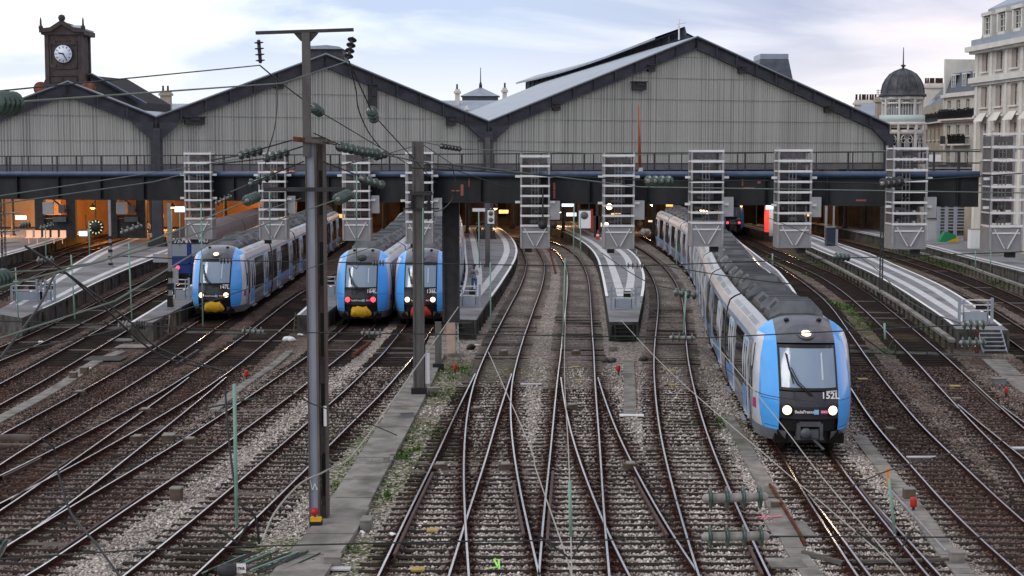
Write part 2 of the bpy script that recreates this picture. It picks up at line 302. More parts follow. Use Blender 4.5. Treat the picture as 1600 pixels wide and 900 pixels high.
# ------------------------------------------------------------------ tracks : digitised rails on the ground plane
GA = 0.7535   # half spacing between rail-head centres
def line_model(Lp=(), Rp=(), Cp=(), W=(), far=()):
    pts = []
    for p in Lp: g = G(*p); pts.append((g.y, g.x + GA, 1))
    for p in Rp: g = G(*p); pts.append((g.y, g.x - GA, 1))
    for p in Cp: g = G(*p); pts.append((g.y, g.x, 1))
    for x, y in list(W) + list(far): pts.append((y, x, 1.5))
    a = np.array(sorted(pts)); ys = np.arange(18.0, 186.0, 0.5); xs = []
    for y in ys:
        h = 0.055 * y + 0.8; w = a[:, 2] * np.exp(-0.5 * ((a[:, 0] - y) / h) ** 2) + 1e-9 * np.exp(-0.02 * abs(a[:, 0] - y))
        W_ = w.sum(); mx = (w * a[:, 0]).sum() / W_; mz = (w * a[:, 1]).sum() / W_
        sxx = (w * (a[:, 0] - mx) ** 2).sum() / W_; sl = ((w * (a[:, 0] - mx) * (a[:, 1] - mz)).sum() / W_) / (sxx + 0.25 * h * h * 0.1)
        xs.append(mz + max(-0.45, min(0.45, sl)) * (y - mx))
    xs = np.convolve(np.pad(xs, 3, mode='edge'), np.ones(7) / 7, 'valid')
    return ys, xs
class Track:
    def __init__(s, name, label, **k):
        s.name, s.label = name, label; s.opt = k
        s.ys, s.xs = line_model(k.get('L', ()), k.get('R', ()), k.get('C', ()), k.get('W', ()), k.get('far', ()))
        s.y0, s.y1 = k.get('y0', 24.0), k.get('y1', 176.0); s.z = k.get('z', 0.0)
    def x(s, y): return float(np.interp(y, s.ys, s.xs))
    def slope(s, y): return (s.x(y + 1) - s.x(y - 1)) / 2
    def off(s, y, o):   # point offset to the side of the centre line
        m = s.slope(y); n = math.hypot(1, m); return (s.x(y) + o / n, y - o * m / n)
T = {}
T['bays_a'] = Track('a', 'innermost left main line, passing beside the black column to the third train', L=[(603,550),(570,578),(540,610),(510,636),(415,720),(374,753),(320,800),(288,824),(250,858),(196,898)], R=[(640,564),(616,596),(584,626),(556,654),(530,678),(511,698),(482,727),(432,776),(400,806),(360,844),(320,884),(300,899)], far=[(-4.9,81),(-4.75,92),(-5.0,110),(-5.5,126),(-6.3,145),(-7.1,168),(-7.3,176)])
T['bays_b'] = Track('b', 'line running out from the train with the yellow coupler cover and red tail lamps', L=[(528,522),(508,536),(480,559),(450,578),(416,604),(370,634),(320,667),(280,692),(236,720),(180,752),(116,789),(64,820),(16,862)], R=[(568,528),(540,550),(510,572),(480,598),(452,618),(420,640),(370,680),(320,714),(296,728),(260,752),(200,790),(140,830),(92,862),(36,898)], far=[(-8.1,81),(-7.95,95),(-8.1,112),(-8.7,130),(-9.6,150),(-10.5,170),(-10.7,176)])
T['gap'] = Track('g', 'empty line between the first and second trains with its turnout near the bottom left', L=[(476,452),(440,478),(400,510),(378,528),(336,558),(320,571),(280,596),(240,620),(200,644),(160,665),(120,686),(84,704),(50,724),(0,746)], R=[(464,494),(432,520),(384,558),(320,607),(280,630),(240,654),(200,676),(160,698),(128,720),(96,734),(66,748),(0,786)], far=[(-12.6,115),(-12.2,140),(-12,172)])
T['gap_branch'] = Track('gb', 'diverging leg of the lower-left turnout that runs into the next line', L=[(476,452),(440,478),(400,510),(378,528),(336,558),(320,571),(280,606),(240,632),(200,662),(160,690),(124,716),(102,728),(50,766),(0,803)], R=[(464,494),(432,520),(384,558),(320,612),(280,646),(240,678),(208,704),(178,728),(150,752),(112,782),(66,816),(6,855)], y0=24, y1=62, z=-0.006, branch='gap')
T['one'] = Track('o', 'line leading out from the leftmost blue-cheeked train with the yellow cover', L=[(318,496),(280,520),(250,540),(236,550),(200,572),(160,594),(120,616),(80,637),(40,659),(9,676)], R=[(320,526),(282,550),(240,578),(200,603),(160,627),(120,650),(74,678),(40,699),(0,724)], far=[(-15.3,28),(-15.4,38),(-16.6,92),(-16.8,100),(-17.3,118),(-18.3,150),(-18.8,172)])
T['blue'] = Track('u', 'line ending at the deep blue train with one red lamp', L=[(262,451),(230,470),(200,488),(170,506),(120,534),(76,558),(0,599)], R=[(234,494),(200,516),(160,540),(128,558),(76,592),(0,631)], far=[(-18.5,30),(-18.9,48),(-22.5,107),(-23.4,125),(-24.5,150),(-25,172)])
T['edge'] = Track('e', 'line hugging the front edge of the broad left platform', L=[(258,420),(200,449),(160,470),(120,490),(60,518),(0,544)], R=[(260,434),(210,460),(180,476),(126,504),(60,536),(16,558)], far=[(-22.8,30),(-23,45),(-23.3,60),(-26,118),(-27.2,135),(-29,172)])
T['far_a'] = Track('fa', 'line behind the broad left platform, nearest to it', L=[(108,393),(64,412),(0,438)], R=[(126,396),(84,418),(40,440),(0,462)], far=[(-32,30),(-32.4,55),(-33,85),(-42,170)])
T['far_b'] = Track('fb', 'second line behind the broad left platform, beside the far kerb', L=[(90,384),(50,398),(0,414)], R=[(104,390),(64,406),(22,424)], far=[(-37,30),(-37.5,60),(-38.8,85),(-40.4,105),(-46,172)])
main_mid = dict(L=[(817,388),(825,410),(821,430),(813,450),(802,470),(791,490),(781,510),(770,530),(761,550),(752,570)], R=[(840,390),(850,410),(849,430),(845,450),(837,470),(830,490),(823,510),(815,530),(808,558)], far=[(1.0,166),(0.2,180)])
T['mid'] = Track('m', 'left central line curving past the middle platform, straight leg of its turnout', L=main_mid['L']+[(742,590),(737,610),(731,640),(728,670),(726,700),(726,728),(726,760),(728,788),(731,840),(733,870),(735,898)], R=main_mid['R']+[(805,570),(800,590),(797,610),(795.6,640),(797,670),(800,700),(804,728),(808,760),(817,800),(826,840),(833,870),(841,898)], far=main_mid['far'], group='mid')
T['mid_branch'] = Track('mb', 'left leg of the left central turnout, running toward the concrete path', L=main_mid['L']+[(741,590),(730,610),(715,640),(702,670),(689,700),(677,728),(671,740),(650,780),(638,806),(620,852),(594,898)], R=main_mid['R']+[(797,576),(790,610),(780,640),(771,670),(762,700),(754,728),(741,760),(732,790),(720,830),(714,850),(706,874),(699,898)], y0=24, y1=63, z=-0.006, branch='mid')
main_c = dict(L=[(863,384),(880,400),(887,420),(889,440),(887,460),(885,480),(883,500),(881,520),(878,540),(877,558)], R=[(878,380),(892,392),(908,410),(917,430),(920,450),(922,470),(922,490),(923,510),(924,530),(926,558)], far=[(2.6,166),(1.5,180)])
T['center'] = Track('c', 'central line between the two curved platforms, straight leg of its turnout', L=main_c['L']+[(878,550),(873,590),(870,630),(866,670),(861,710),(859,728),(857,760),(853,800),(849,840),(845.6,880),(843,898)], R=main_c['R']+[(927,590),(929,630),(933,670),(936,710),(938,760),(940,800),(944,840),(949,898)], far=main_c['far'], group='center')
T['center_branch'] = Track('cb', 'right leg of the central turnout, closing on the next line at the bottom', L=main_c['L']+[(877,580),(880,600),(885,630),(893,670),(905,710),(910,728),(922,760),(937,800),(953,840),(986,898)], R=main_c['R']+[(926,570),(931,590),(940,618),(949,642),(960,672),(972,698),(988,728),(1002,756),(1026,796),(1052,840),(1072,868),(1092,898)], y0=24, y1=62, z=-0.006, branch='center')
T['right'] = Track('r', 'right central line curving along the pointed platform and passing the moving train', L=[(1007,416),(1020,434),(1028,454),(1030,470),(1030,492),(1028,512),(1025,532),(1023,558),(1023,590),(1027,630),(1032,670),(1037,700),(1044,728),(1053,760),(1063,800),(1076,840),(1088,880),(1093,898)], R=[(1020,400),(1040,416),(1052,432),(1061,450),(1066,470),(1068,492),(1068,512),(1070,532),(1072,558),(1079,590),(1088,630),(1100,670),(1112,702),(1123,728),(1134,760),(1154,800),(1174,848),(1199,898)], far=[(11.8,152),(11.4,166),(10.8,180)])
T['moving'] = Track('t', 'line carrying the moving train with three lit lamps, blackened near the nose', W=[(8.15,32.7),(8.45,38.8),(8.60,41.8),(8.78,44.3),(9.0,47),(9.35,52),(9.8,60),(10.8,72.7),(12.3,88),(13.5,100),(14.45,112),(15.2,126),(15.6,144),(15.7,170)])
T['moving_branch'] = Track('tb', 'turnout leg drawing away in front of the moving train', W=[(8.42,32.7),(8.6,38),(8.62,40),(8.65,44.3),(8.85,47),(9.15,52)], y0=24, y1=40.2, z=-0.006, branch='moving')
T['r_one'] = Track('ro', 'first line right of the moving train, sweeping back behind it', L=[(1330,604),(1360,654),(1388,686),(1428,728),(1452,758),(1490,804),(1530,840),(1596,898)], R=[(1160,382),(1190,402),(1220,418),(1248,436),(1280,460),(1300,480),(1314,500),(1330,524),(1354,558),(1372,584),(1398,618),(1428,654),(1460,688),(1506,728),(1534,760),(1600,816)], far=[(22.8,160),(23.4,178)])
T['r_two'] = Track('rt', 'second line right of the moving train, with a turnout below the right platform steps', L=[(1280,430),(1306,446),(1330,464),(1350,484),(1376,506),(1404,536),(1428,558),(1450,584),(1482,618),(1510,648),(1550,688),(1590,728)], R=[(1280,417),(1310,430),(1340,448),(1370,468),(1400,492),(1432,520),(1480,560),(1500,580),(1540,618),(1600,674)], far=[(13.2,28),(13.9,37),(24.4,135),(24.9,150),(25.3,165),(25.8,180)])
T['r_two_branch'] = Track('rb', 'leg diverging to the right edge below the right platform steps', L=[(1376,506),(1404,536),(1428,558),(1450,584),(1482,618),(1516,648),(1566,688),(1600,716)], R=[(1432,520),(1480,560),(1500,580),(1540,618),(1580,645),(1600,660)], y0=30, y1=55, z=-0.006, branch='r_two')
T['r_three'] = Track('rh', 'line against the back edge of the white-striped right platform', L=[(1572,524),(1600,548)], R=[(1510,466),(1548,482),(1600,516)], far=[(20.8,30),(21.5,45),(22.8,60),(28.2,94),(30.1,114),(31.4,140),(31.9,172)])
T['r_four'] = Track('rf', 'rightmost line, below the weeds and the cable duct', L=[(1430,414),(1480,429),(1520,446),(1560,464),(1600,484)], R=[(1420,400),(1480,420),(1540,444),(1600,468)], far=[(26,30),(26.6,45),(27.6,62),(29.2,80),(35,150),(35,172)])
RAILP = [(-0.075, -0.172, 1), (0.075, -0.172, 1), (0.075, -0.155, 1), (0.012, -0.13, 1), (0.012, -0.045, 1), (0.036, -0.035, 1), (0.036, -0.006, 1), (0.024, 0, 1), (-0.024, 0, 0), (-0.036, -0.006, 1), (-0.036, -0.035, 1), (-0.012, -0.045, 1), (-0.012, -0.13, 1), (-0.075, -0.155, 1)]
def sweep_rail(tr, o, y0, y1, dz=0.0, top=0, step=1.0, mb=None):
    mb = mb or MB(); n = max(2, int((y1 - y0) / step) + 1); rings = []
    for y in np.linspace(y0, y1, n):
        m = tr.slope(y); k = math.hypot(1, m); x, yy = tr.off(y, o)
        rings.append([(x + a / k, yy - a * m / k, z + tr.z + dz) for a, z, _ in RAILP])
    P = len(RAILP); b = len(mb.v); mb.v += [p for r in rings for p in r]
    for i in range(n - 1):
        for j in range(P):
            mb.f.append((b + i * P + j, b + i * P + (j + 1) % P, b + (i + 1) * P + (j + 1) % P, b + (i + 1) * P + j)); mb.m.append(top if j == 7 else 1); mb.sm.append(False)
    mb.f.append(tuple(b + j for j in reversed(range(P)))); mb.m.append(1); mb.sm.append(False)
    mb.f.append(tuple(b + (n - 1) * P + j for j in range(P))); mb.m.append(1); mb.sm.append(False)
    return mb
SLEEPERS = []   # footprints for the stones : (x, y, half length)
def sleeper_mb(x0, x1, y, sl, z=-0.128, w=0.24):
    c = Vector(((x0 + x1) / 2, y, z - 0.06)); X = Vector((1, -sl, 0)).normalized()
    L = (x1 - x0); h = w / 2; mb = MB(); Y = Vector((-X.y, X.x, 0)); b = 0.018
    ring = [(-h, -0.06), (-h, 0.06 - b), (-h + b, 0.06), (h - b, 0.06), (h, 0.06 - b), (h, -0.06)]
    A = [c - X * L / 2 + Y * p + Vector((0, 0, q)) for p, q in ring]; B = [c + X * L / 2 + Y * p + Vector((0, 0, q)) for p, q in ring]; n = 6
    return mb.add(A + B, [tuple(range(n)), tuple(reversed(range(n, 2 * n)))] + [(i, i + n, (i + 1) % n + n, (i + 1) % n) for i in range(n)])
dull = {'far_a': 1, 'far_b': 1, 'edge': 0, 'r_three': 1, 'r_four': 1}
for key, tr in T.items():
    base = (tr.x(60), 60.0, -0.17)
    root = thing('railway_track', base, tr.label, 'railway track', 'railway tracks of the station throat')
    y0, y1 = tr.y0, tr.y1
    for o in (-GA, GA):
        mats = ['rail_dull' if key in dull and dull[key] else 'rail_top', 'rail_side']
        sweep_rail(tr, o, y0, y1).build('rail', mats, root)
    # check rails and frogs
    for (o, v0, v1) in {'mid_branch': [(-GA + 0.13, 738, 866)], 'mid': [(GA - 0.14, 752, 836)], 'center': [(-GA + 0.13, 736, 854), (-GA + 0.13, 0, 0)][:1], 'center_branch': [(GA - 0.14, 746, 836)], 'gap': [(-GA + 0.14, 716, 745)], 'gap_branch': [(-GA - 0.14, 716, 780)], 'bays_b': [(GA - 0.14, 776, 860)], 'moving': [(GA + 0.10, 760, 830)], 'right': [(GA - 0.14, 852, 897)], 'r_two': [(GA - 0.14, 596, 640)]}.get(key, []):
        a, b = G(800, v1).y, G(800, v0).y
        sweep_rail(tr, o, a, b, dz=0.012, top=1).build('check_rail', ['rail_top', 'check'], root)
    if 'branch' in tr.opt: continue
    br = next((t for k2, t in T.items() if t.opt.get('branch') == key), None)
    items = []; y = y0
    while y < y1:
        m = tr.slope(y); x = tr.x(y); h = 1.29 + random.uniform(-0.05, 0.05)
        jy = y + random.uniform(-0.02, 0.02)
        if br and br.y0 <= y <= br.y1 + 1.5:
            xb = br.x(y); mm = (m + br.slope(y)) / 2
            if abs(xb - x) < 2.9: items.append((min(x, xb) - h, max(x, xb) + h, jy, mm))
            else: items.append((x - h, x + h, jy, m)); items.append((xb - h, xb + h, jy, br.slope(y)))
        else: items.append((x - h, x + h, jy, m))
        y += 0.6
    vis = []
    for it in items:
        u = 800 + FPX * ((it[0] + it[1]) / 2) / it[2]; hw = FPX * 1.5 / it[2]
        (vis if (-hw - 60 < u < 1660 + hw and it[2] > 31.5) else []).append(it)
    vis.sort(key=lambda t: t[2]); rest = None; mats = 'sleeper'
    for k, it in enumerate(vis):
        far_ = it[2] > 60 and key in ('mid', 'center', 'right'); zz = -0.128 + random.uniform(-0.008, 0.004) - (0.026 if far_ else 0)
        SLEEPERS.append((it[0], it[1], it[2], it[3]))
        if k < 100: sleeper_mb(*it, z=zz).build('sleeper', 'sleeper_pale' if random.random() < (0.75 if far_ else 0.04) else 'sleeper', root, recalc=False)
        else:
            rest = rest or MB(); q = sleeper_mb(*it, z=zz); rest.add(q.v, q.f)
    if rest: tag(rest.build('sleepers', 'sleeper_pale' if key in ('mid', 'center', 'right') else 'sleeper', root, recalc=False), kind='stuff')
# baseplates / chairs along the rails near the camera
def chairs(key, y0, y1):
    tr = T[key]
for key in ('mid', 'mid_branch', 'center', 'center_branch', 'right', 'moving', 'bays_a', 'bays_b', 'gap'):
    tr = T[key]; mb = MB(); y = 31.2
    while y < min(60, tr.y1):
        for o in (-GA, GA):
            x, yy = tr.off(y, o); mb.box((x, yy, -0.118 + tr.z), (0.36, 0.17, 0.022), rz=-math.atan(tr.slope(y)) * 0)
            for d in (-0.11, 0.11): mb.box((x + d, yy, -0.10 + tr.z), (0.05, 0.06, 0.05))
        y += 0.6
    root = next(o for o in bpy.data.objects if o.name.startswith('railway_track') and o.get('label') == tr.label)
    tag(mb.build('rail_chairs', 'rail_side', root, recalc=False), kind='stuff')

# ------------------------------------------------------------------ ground sheet with rust / tone / weed attributes
def seg(a, b, s): return list(np.arange(a, b, s))
gx = np.array([-1500, -700, -300, -120] + seg(-60, -28, 0.6) + seg(-28, 30, 0.16) + seg(30, 66, 0.6) + [66, 120, 300, 700, 1500])
gy = np.array([-60, 0] + seg(10, 29, 1.5) + seg(29, 62, 0.16) + seg(62, 110, 0.3) + seg(110, 190, 1.0) + [190, 250, 400, 900, 2500])
WEEDS = [(610,715,.9,2.2),(590,760,.9,2.0),(640,700,.8,1.5),(600,690,.7,1.5),(620,690,2.0,3.0),(640,660,1.2,2.0),(575,740,1.4,2.6),(690,610,1.3,2.4),(735,575,2.2,3.0),(470,860,2.4,1.6),(1380,505,2.0,7),(1410,545,1.5,2.0),(1330,478,1.6,5),(1260,410,2.4,16),(1320,390,2.4,20),(1470,412,1.5,8),(1440,400,1.2,8),(1400,385,1.2,14),(1120,655,1.2,1.0),(690,570,1.4,3.0),(1560,440,1.5,4)]
def ground_attrs(X, Y):
    rust = np.zeros_like(X); bed = np.zeros_like(X); cent = np.zeros_like(X)
    for key, tr in T.items():
        xc = np.interp(Y, tr.ys, tr.xs); d = np.abs(X - xc); act = ((Y > tr.y0 - 2) & (Y < tr.y1 + 1)).astype(float)
        w = 0.33 if key in ('mid', 'mid_branch', 'center', 'center_branch', 'right') else 0.26
        rr = np.exp(-((d - GA - 0.04) / w) ** 2); inner = 0.55 * (d < GA) if key in ('moving', 'moving_branch', 'gap', 'bays_b', 'bays_a', 'one', 'blue', 'r_two', 'r_one') else 0.10 * (d < GA)
        rust = np.maximum(rust, act * np.maximum(rr * (1.0 if key in ('mid', 'mid_branch', 'center', 'center_branch', 'right', 'moving') else 0.75), inner))
    a = X / np.maximum(Y, 1) * FPX + 800   # bands of old ballast follow the lines; measured across the yard
    xl = np.interp(Y, T['bays_a'].ys, T['bays_a'].xs); xr = np.interp(Y, T['moving'].ys, T['moving'].xs)
    tone = np.clip((xl - 0.5 - X) / 6.0, 0, 1) * 0.85 + np.clip((X - xr - 1.2) / 2.0, 0, 1) * 0.72 + np.clip((Y - 120) / 60, 0, 1) * 0.3 + 0.12
    tone = tone + 0.25 * np.clip((Y - 44) / 18, 0, 1) * ((X > xl) & (X < xr))
    green = np.zeros_like(X)
    for u, v, rx, ry in WEEDS:
        g = G(u, v); green = np.maximum(green, np.exp(-((X - g.x) / rx) ** 2 - ((Y - g.y) / ry) ** 2))
    # soil strip beside the concrete path
    return np.clip(rust, 0, 1), np.clip(tone, 0, 1.2), np.clip(green * 2.2, 0, 1)
XX, YY = np.meshgrid(gx, gy); rust, tone, green = ground_attrs(XX, YY)
rs = np.random.default_rng(3)
small = np.convolve(rs.normal(0, 1, XX.size), [0.25, 0.5, 0.25], 'same').reshape(XX.shape)
near = ((YY > 29) & (YY < 62) & (XX > -28) & (XX < 30))
ZZ = -0.175 + 0.012 * np.sin(XX * 1.3 + 0.7 * np.sin(YY * 0.6)) + 0.012 * np.sin(YY * 0.9 + XX) + small * 0.012 * near
me = bpy.data.meshes.new('ground'); ny, nx = XX.shape
me.vertices.add(XX.size); me.vertices.foreach_set('co', np.stack([XX, YY, ZZ], -1).reshape(-1).astype(np.float32))
ii = (np.arange(ny - 1)[:, None] * nx + np.arange(nx - 1)[None, :]).reshape(-1)
qq = np.stack([ii, ii + 1, ii + nx + 1, ii + nx], -1).reshape(-1).astype(np.int32)
me.loops.add(qq.size); me.loops.foreach_set('vertex_index', qq); me.polygons.add(ii.size)
me.polygons.foreach_set('loop_start', np.arange(0, qq.size, 4, dtype=np.int32)); me.polygons.foreach_set('loop_total', np.full(ii.size, 4, dtype=np.int32))
me.update(calc_edges=True)
for nm, arr in (('rust', rust), ('tone', tone), ('green', green)):
    at = me.attributes.new(nm, 'FLOAT', 'POINT'); at.data.foreach_set('value', arr.reshape(-1).astype(np.float32))
go = bpy.data.objects.new('ground', me); C.objects.link(go); me.materials.append(ballast_mat('ballast_ground', False)); tag(go, kind='structure')
# loose ballast stones over the near ground
def stones():
    n = 190000; yy = 31.0 + (66 - 31.0) * rs.random(n) ** 1.25; hw = yy * 0.343; xx = (rs.random(n) * 2 - 1) * hw
    keep = np.ones(n, bool)
    SL = sorted(SLEEPERS, key=lambda t: t[2]); sy = np.array([t[2] for t in SL])
    for (x0, x1, y, sl) in SL:
        if y > 67: continue
        m = (np.abs(yy - (y - sl * (xx - (x0 + x1) / 2))) < 0.10) & (xx > x0 - 0.02) & (xx < x1 + 0.02); keep &= ~m
    a, b = G(560, 900), G(640, 560)
    keep &= ~((np.abs(xx - PATHX(yy)) < 0.62) & (yy < 68))
    xx, yy = xx[keep], yy[keep]; g_ = ground_attrs(xx, yy)[2]; k2 = (g_ < 0.55) | (rs.random(len(xx)) < 0.12); xx, yy = xx[k2], yy[k2]; n = len(xx)
    r = 0.014 + 0.034 * rs.random(n) ** 1.6; r *= 1 + (yy > 48) * 0.25
    octa = np.array([(1,0,0),(0,1,0),(-1,0,0),(0,-1,0),(0,0,1),(0,0,-1)], float)
    ang = rs.random(n) * 6.283; jit = 0.65 + 0.7 * rs.random((n, 6, 1)); V = octa[None] * jit * r[:, None, None] * np.array([1.15, 1.0, 0.8])
    V += rs.normal(0, 0.12, V.shape) * r[:, None, None]
    ca, sa = np.cos(ang)[:, None], np.sin(ang)[:, None]; vx = V[..., 0] * ca - V[..., 1] * sa; vy = V[..., 0] * sa + V[..., 1] * ca
    P = np.stack([vx + xx[:, None], vy + yy[:, None], V[..., 2] - 0.158 + 0.3 * r[:, None]], -1)
    F = np.array([(0,1,4),(1,2,4),(2,3,4),(3,0,4),(1,0,5),(2,1,5),(3,2,5),(0,3,5)]); F = (F[None] + (np.arange(n) * 6)[:, None, None]).reshape(-1)
    me = bpy.data.meshes.new('ballast_stones'); me.vertices.add(n * 6); me.vertices.foreach_set('co', P.reshape(-1).astype(np.float32))
    me.loops.add(F.size); me.loops.foreach_set('vertex_index', F.astype(np.int32)); me.polygons.add(F.size // 3)
    me.polygons.foreach_set('loop_start', np.arange(0, F.size, 3, dtype=np.int32)); me.polygons.foreach_set('loop_total', np.full(F.size // 3, 3, dtype=np.int32)); me.update(calc_edges=True)
    ru, to, gr = ground_attrs(xx, yy)
    for nm, arr in (('rust', ru), ('tone', to), ('green', gr * 0.8)):
        at = me.attributes.new(nm, 'FLOAT', 'POINT'); at.data.foreach_set('value', np.repeat(arr, 6).astype(np.float32))
    me.materials.append(ballast_mat('ballast_stone', True)); o = bpy.data.objects.new('gravel', me); C.objects.link(o); tag(o, kind='stuff')
_pp = [G(*p) for p in ((462,898),(524,820),(570,740),(612,670),(652,600),(672,560),(684,535))]
def PATHX(y): return np.interp(y, [p.y for p in _pp], [p.x for p in _pp])
stones()
# weeds : small leaf tufts, one stuff object
mb = MB()
for u, v, rx, ry in WEEDS:
    g = G(u, v); n = int((7 if v > 520 else 7) * rx * min(ry, 8) ** 0.7)
    for _ in range(n):
        x = g.x + random.gauss(0, rx * 0.42); y = g.y + random.gauss(0, ry * 0.42)
        if any(abs(x - t.x(y)) < 1.0 for t in T.values() if t.y0 < y < t.y1): continue
        for _ in range(7):
            a = random.uniform(0, 6.28); h = random.uniform(0.03, 0.13) * (1 if v > 520 else 1.3); w = random.uniform(0.015, 0.04) * (1 if v > 500 else 1.6); cx, cy = x + random.gauss(0, 0.1), y + random.gauss(0, 0.1)
            t = Vector((math.cos(a), math.sin(a), 0)); s_ = Vector((-t.y, t.x, 0)) * w; p = Vector((cx, cy, -0.17)); q = p + t * random.uniform(0.02, 0.14) + Vector((0, 0, h))
            mb.add([p - s_ * 0.3, p + s_ * 0.3, q + s_, q + t * 0.06 + Vector((0, 0, 0.01)), q - s_], [(0, 1, 2, 3, 4)])
tag(mb.build('weeds', 'leaf', recalc=False), kind='stuff')

# ------------------------------------------------------------------ platforms
PZ = 0.78
def top_pts(px, z=PZ): return [G(u, v, z) for u, v in px]
def resample(pts, n):
    d = [0]
    for a, b in zip(pts, pts[1:]): d.append(d[-1] + (b - a).length)
    out = []
    for t in np.linspace(0, d[-1], n):
        i = min(len(pts) - 2, max(0, int(np.searchsorted(d, t, 'right') - 1))); k = (t - d[i]) / max(1e-6, d[i + 1] - d[i]); out.append(pts[i].lerp(pts[i + 1], k))
    # smooth
    for _ in range(3): out = [out[0]] + [(out[i - 1] + out[i] * 2 + out[i + 1]) / 4 for i in range(1, len(out) - 1)] + [out[-1]]
    return out
def platform(label, left, right, stripes=True, n=60, start_plain=0.0, lstripe=True, rstripe=True, z=PZ):
    """left/right : world points (near -> far) of the two edges; returns smoothed edges"""
    A, B = resample(left, n), resample(right, n); base = A[0].lerp(B[0], 0.5); base.z = -0.17
    root = thing('station_platform', base, label, 'platform', 'station platforms')
    mb = MB(); mb.grid([[a, a.lerp(b, 0.5), b] for a, b in zip(A, B)], smooth=False); mb.build('platform_surface', 'platform', root)
    sd = MB()
    for E, sgn in ((A, 1), (B, -1)):
        inn = []
        for i, p in enumerate(E):
            o = (B[i] - A[i]).normalized() * sgn * 0.10; inn.append(p + o)
        # coping overhang then recessed wall
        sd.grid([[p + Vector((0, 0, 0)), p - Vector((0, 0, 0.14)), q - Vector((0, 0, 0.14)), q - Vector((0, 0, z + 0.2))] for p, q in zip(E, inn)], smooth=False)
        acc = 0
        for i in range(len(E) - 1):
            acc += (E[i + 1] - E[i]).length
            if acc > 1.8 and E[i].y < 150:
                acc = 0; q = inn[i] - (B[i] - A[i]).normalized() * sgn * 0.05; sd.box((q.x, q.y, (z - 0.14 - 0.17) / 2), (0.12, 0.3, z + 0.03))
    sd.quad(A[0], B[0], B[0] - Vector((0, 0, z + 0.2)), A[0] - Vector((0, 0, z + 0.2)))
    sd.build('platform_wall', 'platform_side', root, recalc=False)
    def strip(E, F, o0, o1, name, mt, i0=0, dz=0.006):
        m = MB(); rows = []
        for i in range(i0, len(E)):
            w = (F[i] - E[i]); L = w.length
            if o1 > L * 0.5: o0_, o1_ = min(o0, L * .5), min(o1, L * .5)
            else: o0_, o1_ = o0, o1
            d = w.normalized(); rows.append([E[i] + d * o0_ + Vector((0, 0, dz)), E[i] + d * o1_ + Vector((0, 0, dz))])
        m.grid(rows, smooth=False); m.build(name, mt, root)
    i0 = int(start_plain * n)
    if lstripe: strip(A, B, 0.0, 0.16, 'edge_line', 'white_paint', i0, 0.009)
    if rstripe: strip(B, A, 0.0, 0.16, 'edge_line', 'white_paint', i0, 0.009)
    if stripes:
        if lstripe: strip(A, B, 0.68, 1.18, 'warning_strip', 'pale_slab', i0)
        if rstripe: strip(B, A, 0.68, 1.18, 'warning_strip', 'pale_slab', i0)
    return A, B, root
def side_of(key, o, y0, y1, z=PZ, n=24): return [Vector((*T[key].off(y, o), z)) for y in np.linspace(y0, y1, n)]
P_mid = platform('middle platform whose curved tip holds a railing gate and a man in grey', top_pts([(714,499),(715,468),(722,454),(726,438),(728,420),(726,400),(725,380),(722,362)])+[Vector((-6.5,185,PZ))], top_pts([(744,500),(758,478),(780,448),(798,420),(806,405),(809,392),(806,380),(799,370),(789,361)])+[Vector((-2.2,185,PZ))], start_plain=0.13)
P_point = platform('pointed platform with white-lined rounded tip in front of the sixth cage', top_pts([(952,503),(945,456),(940,430),(934,406),(926,392),(913,380),(895,369),(870,357)])+[Vector((3.0,195,PZ))], top_pts([(997,503),(1007,452),(1008,430),(1000,406),(990,395),(975,385),(955,373),(930,362)])+[Vector((8.5,195,PZ))], start_plain=0.12)
P_thin = platform('narrow tapering platform half hidden behind the moving train', top_pts([(1238,466),(1215,440),(1196,422),(1172,406),(1152,392),(1135,378),(1118,364)])+[Vector((19.5,190,PZ))], top_pts([(1248,466),(1244,457),(1231,440),(1216,422),(1193,406),(1175,392),(1156,378),(1138,364)])+[Vector((21.8,190,PZ))])
P_rt = platform('long white-striped right platform ending in a railing gate and steel steps', top_pts([(1494,514),(1486,505),(1440,474),(1400,448),(1360,426),(1320,408),(1280,392),(1262,384),(1235,371)])+[Vector((27.0,190,PZ))], top_pts([(1576,516),(1544,492),(1516,472),(1480,450),(1440,431),(1400,414),(1360,396),(1310,380),(1275,368)])+[Vector((30.2,190,PZ))], start_plain=0.03)
P_far = platform('far right platform under the tall grey building with the double white cabinet', top_pts([(1640,436),(1600,425),(1500,400),(1445,385),(1385,372),(1300,355)])+[Vector((36.8,200,PZ))], [Vector((44.5,96,PZ)),Vector((46,110,PZ)),Vector((47.5,140,PZ)),Vector((48,176,PZ)),Vector((48,200,PZ))], rstripe=False)
P_left = platform('broad left platform with a railing gate at its tapering end', top_pts([(-12,489),(10,478),(30,466),(70,440),(110,416),(140,398),(171,384),(200,373)])+[Vector((-41,175,PZ))], top_pts([(34,497),(100,468),(150,442),(200,420),(256,398),(300,382)])+[Vector((-31,175,PZ))], start_plain=0.05)
P_small = platform('short mossy left platform with wooden steps beside the first train', side_of('blue', 1.55, 75.5, 128), side_of('one', -1.65, 75.5, 128), stripes=False, rstripe=False)
P_two = platform('dark platform between the empty line and the second train', side_of('gap', 1.6, 79, 172), side_of('bays_b', -1.62, 79, 172), stripes=False, rstripe=False)
P_fl = platform('far left platform lit orange under the station roof', [Vector((-75,90,PZ)),Vector((-75,120,PZ)),Vector((-75,170,PZ))], top_pts([(-60,421),(0,402),(72,382),(100,373)])+[Vector((-47,175,PZ))], lstripe=False)
